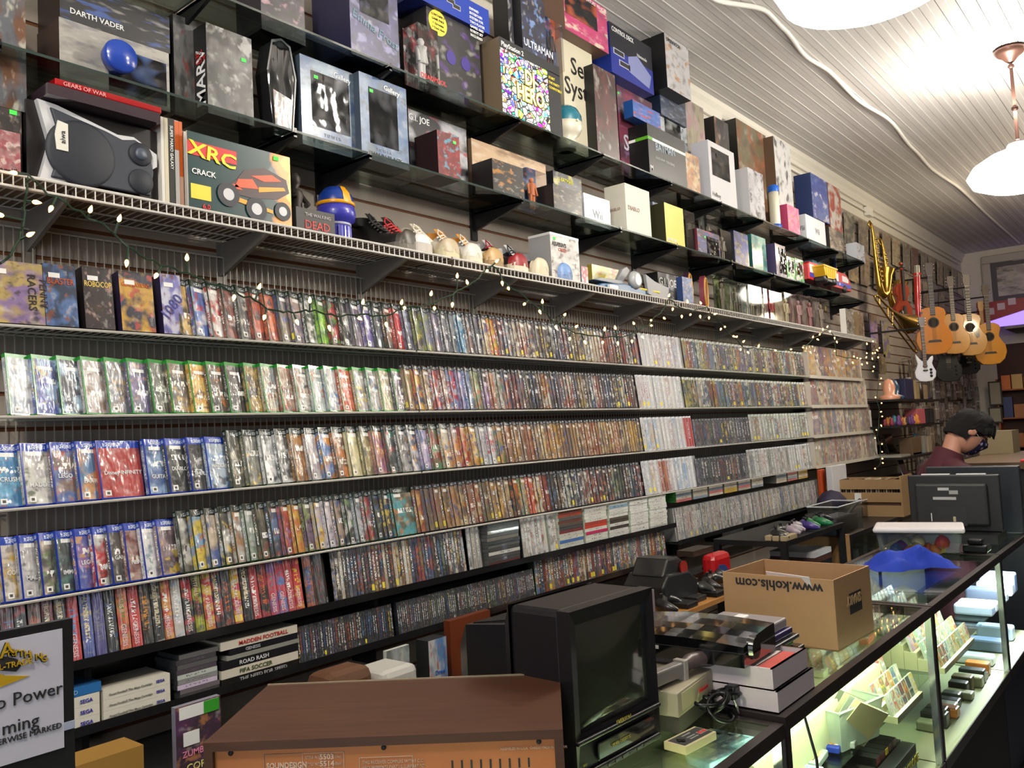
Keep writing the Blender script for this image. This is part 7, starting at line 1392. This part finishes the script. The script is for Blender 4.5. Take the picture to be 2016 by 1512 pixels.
    for r in range(2):
        for k in range(13):
            x = 8.35+k*.41; z = 3.34-.36*r
            if r == 1 and k > 9: continue
            q = MB().box(0, .31, 0, .004, 0, .31, 1, {'front': 0}).build('record_sleeve', [PRINTP, plain(h('8a8478'), .5)]); q.location = (x, -.035 if (k+r) % 2 else -.025, z); q.rotation_euler = (.06, R_.uniform(-.05, .05), 0); q.color = (*h(cols[(k*3+r*5) % 14]), 1); q['c2'] = list(h(cols[(k*5+2+r) % 14])); q['c3'] = list(h(cols[(k+7) % 14]))
            tag(q, 'faded record sleeve pinned high on the wall, %s along the %s row' % (ordn(k+1), ['upper', 'lower'][r]), 'record sleeve', 'record sleeves on the wall')
    # round wall sign
    P = PY(1690, 545, -.05); o = empty('round_sign', (8.05, -.05, P.z)); tag(o, 'cream round sign with blue rim behind the toy van', 'sign'); T = Matrix.Rotation(PI/2, 4, 'X'); MB().lathe([(.001, .01), (.17, .01), (.17, 0)], n=28, T=T, sx=.75).build('face', plain(h('C8C0A0'), .5), o); MB().lathe([(.165, .008), (.175, .014), (.19, .008), (.19, 0)], n=28, T=T, sx=.75).build('rim', plain(h('28307A'), .4), o)
    for i, (px, py, c, c2, nm) in enumerate(((1725, 655, 'B89838', '8A6A58', 'yellow poster hanging just past the white ledge'), (1748, 668, '6A6AA0', 'A8A838', 'purple and yellow poster beside the trombone slide'), (1740, 700, '8A8058', '6a6450', 'faded bagged poster low beside the bulbs'))):
        P = PY(px, py, -.10); q = MB().box(-.13, .13, 0, .01, -.19, .19 if i < 2 else .02, 1, {'front': 0}).build('poster', [PRINTP, BLACKP]); q.location = (P.x, -.08, P.z); q.color = (*h(c), 1); q['c2'] = list(h(c2)); q['c3'] = list(h('C8C0A0')); tag(q, nm, 'poster')
    for i, px in enumerate((1712, 1730)): pass
instruments()

# ---------------------------------------------------------------- packs on the wall and the far wall
def far():
    pk = '8A7A68 6A5A50 B0A898 4A4440 9A8890 C8C8C8 705850 5A6058 A89070 383430 B8B0A8 7A4A48 D8D8D8 506070'.split()
    me = []
    for (w_, hh) in ((.10, .22), (.14, .2), (.08, .28)):
        o = MB().box(0, w_, 0, .02, 0, hh, 0).box(w_/2-.003, w_/2+.003, .02, .134, hh-.02, hh-.014).build('x', [art_mat('pack_print%d' % int(w_*100), sticker=.3, rating=0, gloss=1., wrinkle=1.2)]); me.append(o.data); bpy.data.objects.remove(o)
    n = 0
    for r in range(6):
        z = 2.02-.27*r+(.1 if r else 0); x = 9.95
        k = 0
        while x < 13.5:
            m = R_.choice(me); o = bpy.data.objects.new('accessory_pack', m); sc.collection.objects.link(o); o.location = (x, -.10-.08*R_.random(), z-R_.uniform(0, .05)); o.location.y = -.13; o.rotation_euler = (0, 0, R_.uniform(-.1, .1)); k += 1
            o.color = (*h(R_.choice(pk)), 1); o['c2'] = list(h(R_.choice(pk))); o['c3'] = list(h(R_.choice(pk)))
            tag(o, 'shiny accessory pack pegged under the guitars, %s in row %s down' % (ordn(k), r+1), 'accessory pack', 'accessory packs on the peg wall'); x += R_.uniform(.15, .2)
    X = 13.78
    # framed picture
    a = PX(1932, 507, X); b_ = PX(1955, 610, X); o = empty('framed_picture', (X, a.y, b_.z)); o.rotation_euler.z = -PI/2; tag(o, 'large picture in wide pale frame high on the far wall', 'picture'); w_, hh = 1.0, a.z-b_.z
    fm = plain(h('A8A090'), .45); b = MB(); fr = .11
    for x0, x1, z0, z1 in ((0, w_, 0, fr), (0, w_, hh-fr, hh), (0, fr, fr, hh-fr), (w_-fr, w_, fr, hh-fr)): b.box(x0, x1, -.05, 0, z0, z1)
    b.build('frame', fm, o, bevel=.012); MB().box(fr, w_-fr, -.02, -.01, fr, hh-fr).build('mat_board', plain(h('4A4444'), .6), o)
    q = MB().box(fr+.07, w_-fr-.07, -.024, -.02, fr+.07, hh-fr-.07, 0).build('print', PRINTP, o); q.color = (*h('9A9080'), 1); q['c2'] = list(h('B8AC98')); q['c3'] = list(h('5A5048'))
    # soffit and lit banner
    z1 = PX(1990, 648, 13.0).z; so = MB().box(12.9, 13.79, -2.6, -.62, z1-.0, z1+.04).build('wooden_canopy', plain(h('6a5e56'), .6)); tag(so, 'brown canopy board jutting from the far wall over the shelves', 'canopy')
    a = PX(1925, 640, 12.85); c = PX(2016, 640, 12.85)
    o = empty('lit_banner', (12.88, a.y, z1+.041)); o.rotation_euler.z = -PI/2; tag(o, 'purple backlit banner with red strip on top of the brown canopy', 'banner'); w_ = 1.7
    MB().box(0, w_, 0, .03, 0, .30).build('light_panel', plain((.35, .22, .95), .5, emit=1.3, name='violet_glow'), o); MB().prism([(0, .05), (w_*.42, .22), (w_, .30), (w_, .36), (0, .34)], -.02, 0).build('red_strip', plain(h('8A1C2C'), .5), o)
    for k in range(3): MB().box(.12+.13*k, .21+.13*k, -.024, -.02, .17+.05*k, .26+.05*k).build('white_print', plain(h('B8A0B8'), .5), o)
    lettering('Snacks and Comics', .09, YEL, o, (.5, -.023, .27), bold=.01) if False else None
    # wooden shelving on the far wall
    wd = plain(h('9A4E1E'), .55, name='orange_wood')
    o = empty('wooden_bookcase', (13.55, -.35, 0)); tag(o, 'orange brown wooden bookcase on the far wall', 'bookcase'); H = PX(1990, 660, 13.5).z
    for z in (H-.75, H-1.15, H-1.55, H-1.95): MB().box(0, .24, -2.2, 0, z-.02, z).build('shelf', wd, o)
    for y in (-.02, -1.0, -2.2): MB().box(0, .24, y, y+.02, 0, H-.6).build('upright', wd, o)
    MB().box(.22, .24, -2.2, 0, 0, H-.1).build('back_board', plain(h('3a1c10'), .7), o)
    k = 0
    for r, z in enumerate((H-.75, H-1.15, H-1.55, H-1.95)):
        y = -.42
        while y > -1.7:
            w_ = R_.uniform(.04, .14); hh = R_.uniform(.14, .3); c = R_.choice(['C87830', 'B05020', 'C8A060', '6A5038', 'D8C8A0', '303A6A', '8A8A80', 'A86838', '705048', 'D87030'])
            if r == 1 and abs(y+.75) < .1: c = 'E07A38'; w_ = .32; hh = .34
            q = tb('shelf_item', '%s item in the wooden bookcase, %s along its %s shelf' % (cname(h(c)), ordn(k+1), NTH[r]), 'book', 13.57, 13.68, y-w_, y, z+.0005, z+hh, plain(h(c), .5, coat=.3), 'goods in the wooden bookcase'); y -= w_+.015; k += 1
        k = 0
    for i, (L, R2) in enumerate((((1944, 754), (1968, 795)), ((1945, 805), (1968, 830)))):
        a = PX(*L, 13.4); c = PX(*R2, 13.4); q = MB().box(13.530, 13.545, c.y, a.y, c.z, a.z).build('framed_notice', [plain(h('9A9480'), .6)]); tag(q, ['grey framed notice at the top of the bookcase front', 'smaller grey notice under the framed one'][i], 'notice'); MB().box(13.536, 13.549, c.y-.02, a.y+.02, c.z-.02, a.z+.02).build('frame', plain(h('2a1c12'), .5), q)
    # tan cabinet / speaker behind the person
    a = PX(1925, 850, 7.2); c = PX(1996, 895, 7.2); q = MB().box(7.2, 7.5, c.y, a.y, 1.0, a.z).build('tan_carton', [plain(h('7A6C50'), .7)]); tag(q, 'olive tan carton standing behind the person', 'box')
    q = MB().box(5.9, 7.6, -2.5, -1.3, 1.27, 1.31).build('back_counter', [plain(h('5A4632'), .4)]); tag(q, 'brown raised counter top in front of the person', 'counter'); MB().box(5.95, 7.55, -2.45, -1.35, .0, 1.27).build('base', BLACKP, q)
    a = PX(1988, 870, 6.4); tb('yellow_toy', 'yellow plush and papers on the brown counter', 'toy', 6.4, 6.6, -2.15, -1.95, 1.311, 1.38, plain(h('B8923A'), .7), bevel=.02)
    tb('red_tool', 'red handled tool lying on the brown counter edge', 'tool', 5.92, 5.98, -2.0, -1.7, 1.311, 1.325, RED, bevel=.004)
far()

# ---------------------------------------------------------------- person behind the counter
def person():
    Hc = PX(1905, 852, 5.35); F = Vector((.60, -.80, 0)); S = Vector((-F.y, F.x, 0)); U = Vector((0, 0, 1))
    o = empty('person', (Hc.x-F.x*.15, Hc.y-F.y*.15, 0)); tag(o, 'person with short dark hair, glasses, patterned face mask and maroon shirt looking down', 'person'); o0 = o.location.copy()
    skin = plain(h('C08A72'), .55, name='skin'); tilt = .62
    f2 = F*math.cos(tilt)-U*math.sin(tilt); u2 = F*math.sin(tilt)+U*math.cos(tilt)
    def hp(a, ph, k=1., dz=0):
        """head surface: a = height -1..1, ph = angle from the face"""
        z = a*.118; r = math.sqrt(max(0, 1-abs(a)**2.3)); cf = math.cos(ph); sf = math.sin(ph)
        fr = .095 if cf > 0 else .102; wd = .076*(1-.10*max(0, -a)); 
        x = cf*r*fr*(1-.12*max(0, -a)*(cf > 0)*0)+.008*max(0, cf); y = sf*r*wd
        if cf > .75 and -.35 < a < .15: x += .022*(1-abs(a+.12)/.27)*max(0, (cf-.75)/.25)**1.2 if abs(a+.12) < .27 else 0
        if cf > .5 and .0 < a < .2: x -= .006
        x *= k; y *= k; z *= k
        return Hc-o0+f2*x+S*y+u2*z
    rows = [[hp(-1+2*i/18, 2*PI*j/28) for j in range(28)] for i in range(19)]
    b = MB().grid(rows, 0, True)
    def ring(c, rx, ry, ax, n=20): return [c+S*rx*math.cos(2*PI*k/n)+ax*ry*math.sin(2*PI*k/n) for k in range(n)]
    N0 = Hc-u2*.07-f2*.04-o0; Nb = Hc-U*.155-F*.125-o0
    b.grid([ring(N0, .050, .054, f2), ring((N0+Nb)/2, .050, .054, F), ring(Nb, .065, .07, F)], 0, True)
    # hands and forearms resting low in front
    Sh = Nb-U*.06
    for q in (-1, 1):
        el = Sh+S*q*.24+F*.06-U*.28; wr = Sh+S*q*.12+F*.30-U*.34
        b.tube([el, (el+wr)/2, wr, wr+F*.05-U*.01], [.045, .042, .028, .034], 12)
        for k in range(4): fb = wr+F*.08+S*(k-1.5)*.018; b.tube([fb-F*.03, fb+F*.02, fb+F*(.04+.006*(k in (1, 2)))-U*.015, fb+F*(.055+.006*(k in (1, 2)))-U*.035], [.010, .009, .008, .006], 8)
        b.tube([wr+F*.02-S*q*.03, wr+F*.05-S*q*.05, wr+F*.075-S*q*.052-U*.01], [.012, .010, .007], 8)
    # torso and legs under the clothes, one body
    b.grid([ring(Nb, .065, .07, F), ring(Nb-U*.08-F*.02, .16, .10, F), ring(Nb-U*.3-F*.05, .16, .11, F), ring(Nb-U*.55-F*.02, .15, .11, F)], 0, True)
    b.build('body', skin, o, True)
    for q in (-1, 1):
        E = Hc-o0+S*q*.078-f2*.012-u2*.005; MB().lathe([(.001, .010), (.018, .012), (.026, .004), (.020, -.002)], n=12, sx=.75, T=Matrix.Translation(E) @ Matrix.Rotation(math.atan2(S.y, S.x), 4, 'Z') @ Matrix.Rotation(q*PI/2, 4, 'Y')).build('ear', skin, o, True)
        MB().lathe([(.001, .004), (.010, .002), (.012, -.003)], n=10, T=Matrix.Translation(hp(.06, q*.36, 1.0)) @ Matrix.Rotation(math.atan2(F.y, F.x), 4, 'Z') @ Matrix.Rotation(PI/2, 4, 'Y')).build('eye', plain(h('2a1a14'), .2), o, True)
        MB().tube([hp(.06, q*1.5, 1.04), hp(.10, q*.75, 1.10), hp(.10, q*.5, 1.10)], .0022, 6).build('glasses_arm', BLACKP, o)
        MB().tube([hp(.06+.11*math.sin(t), q*(.42+.2*math.cos(t)), 1.10) for t in [2*PI*k/14 for k in range(15)]], .002, 6).build('glasses_rim', BLACKP, o)
        MB().tube([hp(-.15, q*.9, 1.06), hp(-.02, q*1.35, 1.05), hp(.03, q*1.6, 1.06)], .0016, 5).build('mask_loop', plain(h('c8c0c0'), .6), o)
    s = SN('mask_cloth'); tc = s.n('ShaderNodeTexCoord'); v = s.n('ShaderNodeTexVoronoi'); v.inputs['Scale'].default_value = 34; s.t.links.new(tc.outputs['Object'], v.inputs[0]); s.set(Base_Color=s.mix(s.m('LESS_THAN', v.outputs[0], .32), h('1E1A40'), h('B8A8C8')), Roughness=.8)
    rows = [[hp(-.85+.83*i/8, -1.0+2.0*j/14, 1.08+.05*math.cos((j/14-.5)*PI)*math.sin(i/8*PI)) for j in range(15)] for i in range(9)]; MB().grid(rows).build('face_mask', s.mat, o, True)
    # hair: cap with ragged lumps
    rows = []; rr = random.Random(3)
    for i in range(15):
        row = []
        for j in range(36):
            ph = 2*PI*j/36; fwd = math.cos(ph); lo = .38 if fwd > .55 else (.12 if fwd > -.05 else -.42); a = lo+(1.0-lo)*i/14
            row.append(hp(min(a, .999), ph, 1.05+.17*rr.random()+(.16 if fwd > .3 and a > .4 else 0)*(1-abs(a-.7))+.05*max(0, -fwd)))
        rows.append(row)
    MB().grid(rows, 0, True).cap(rows[0][::-1]).build('hair', plain(h('0D0908'), .95, var=.2), o, True)
    for k in range(26):
        ph = rr.uniform(-1.3, 1.3); a0 = rr.uniform(.35, .9); p = hp(a0, ph, 1.12); q = hp(a0-.22, ph+rr.uniform(-.15, .15), 1.34); MB().tube([p, (p+q)/2+u2*.01, q], [.014, .012, .003], 6).build('hair_lock', plain(h('0D0908'), .95, var=.2), o, True) if k < 26 else 0
    # maroon shirt
    sm = plain(h('4A1624'), .8, name='maroon_cloth', var=.2); b = MB()
    secs = [(Nb+U*.055+F*.015, .068, .076), (Nb-U*.01, .11, .095), (Nb-U*.06-F*.02, .185, .12), (Nb-U*.16-F*.05, .205, .135), (Nb-U*.32-F*.07, .195, .14), (Nb-U*.50-F*.06, .18, .14), (Nb-U*.66-F*.03, .185, .145)]
    b.grid([ring(c, a, d_, (F-U*.15).normalized() if i > 1 else (F-U*.5).normalized(), 28) for i, (c, a, d_) in enumerate(secs)], 0, True)
    b.build('shirt', sm, o, True)
    for q in (-1, 1):
        a = Sh+S*q*.13-F*.02+U*.01; el = Sh+S*q*.25+F*.05-U*.27; wr = Sh+S*q*.15+F*.25-U*.33
        MB().tube([a-S*q*.04, a+S*q*.04-U*.02, (a+el)/2+S*q*.03, el, (el+wr)/2, wr], [.075, .082, .068, .058, .052, .044], 16).build('sleeve', sm, o, True)
        hip = Nb-U*.62+S*q*.09-F*.03; MB().tube([hip, Vector((hip.x, hip.y, .55))+F*.02, Vector((hip.x, hip.y, .10)), Vector((hip.x, hip.y, .04))], [.11, .075, .055, .05], 14).build('trouser_leg', plain(h('16181E'), .7), o, True)
        MB().tube([Vector((hip.x, hip.y, .035))-F*.06, Vector((hip.x, hip.y, .035))+F*.12, Vector((hip.x, hip.y, .03))+F*.18], [.034, .034, .02], 10).build('shoe', BLACKP, o, True)
    MB().tube([hp(-.9, .5, .98)+U*.0-F*.02, Nb+F*.085+S*.03+U*.01, Nb+F*.12+S*.04-U*.06], [.006, .012, .004], 6).build('collar_point', plain(h('B0A8A8'), .7), o)
person()
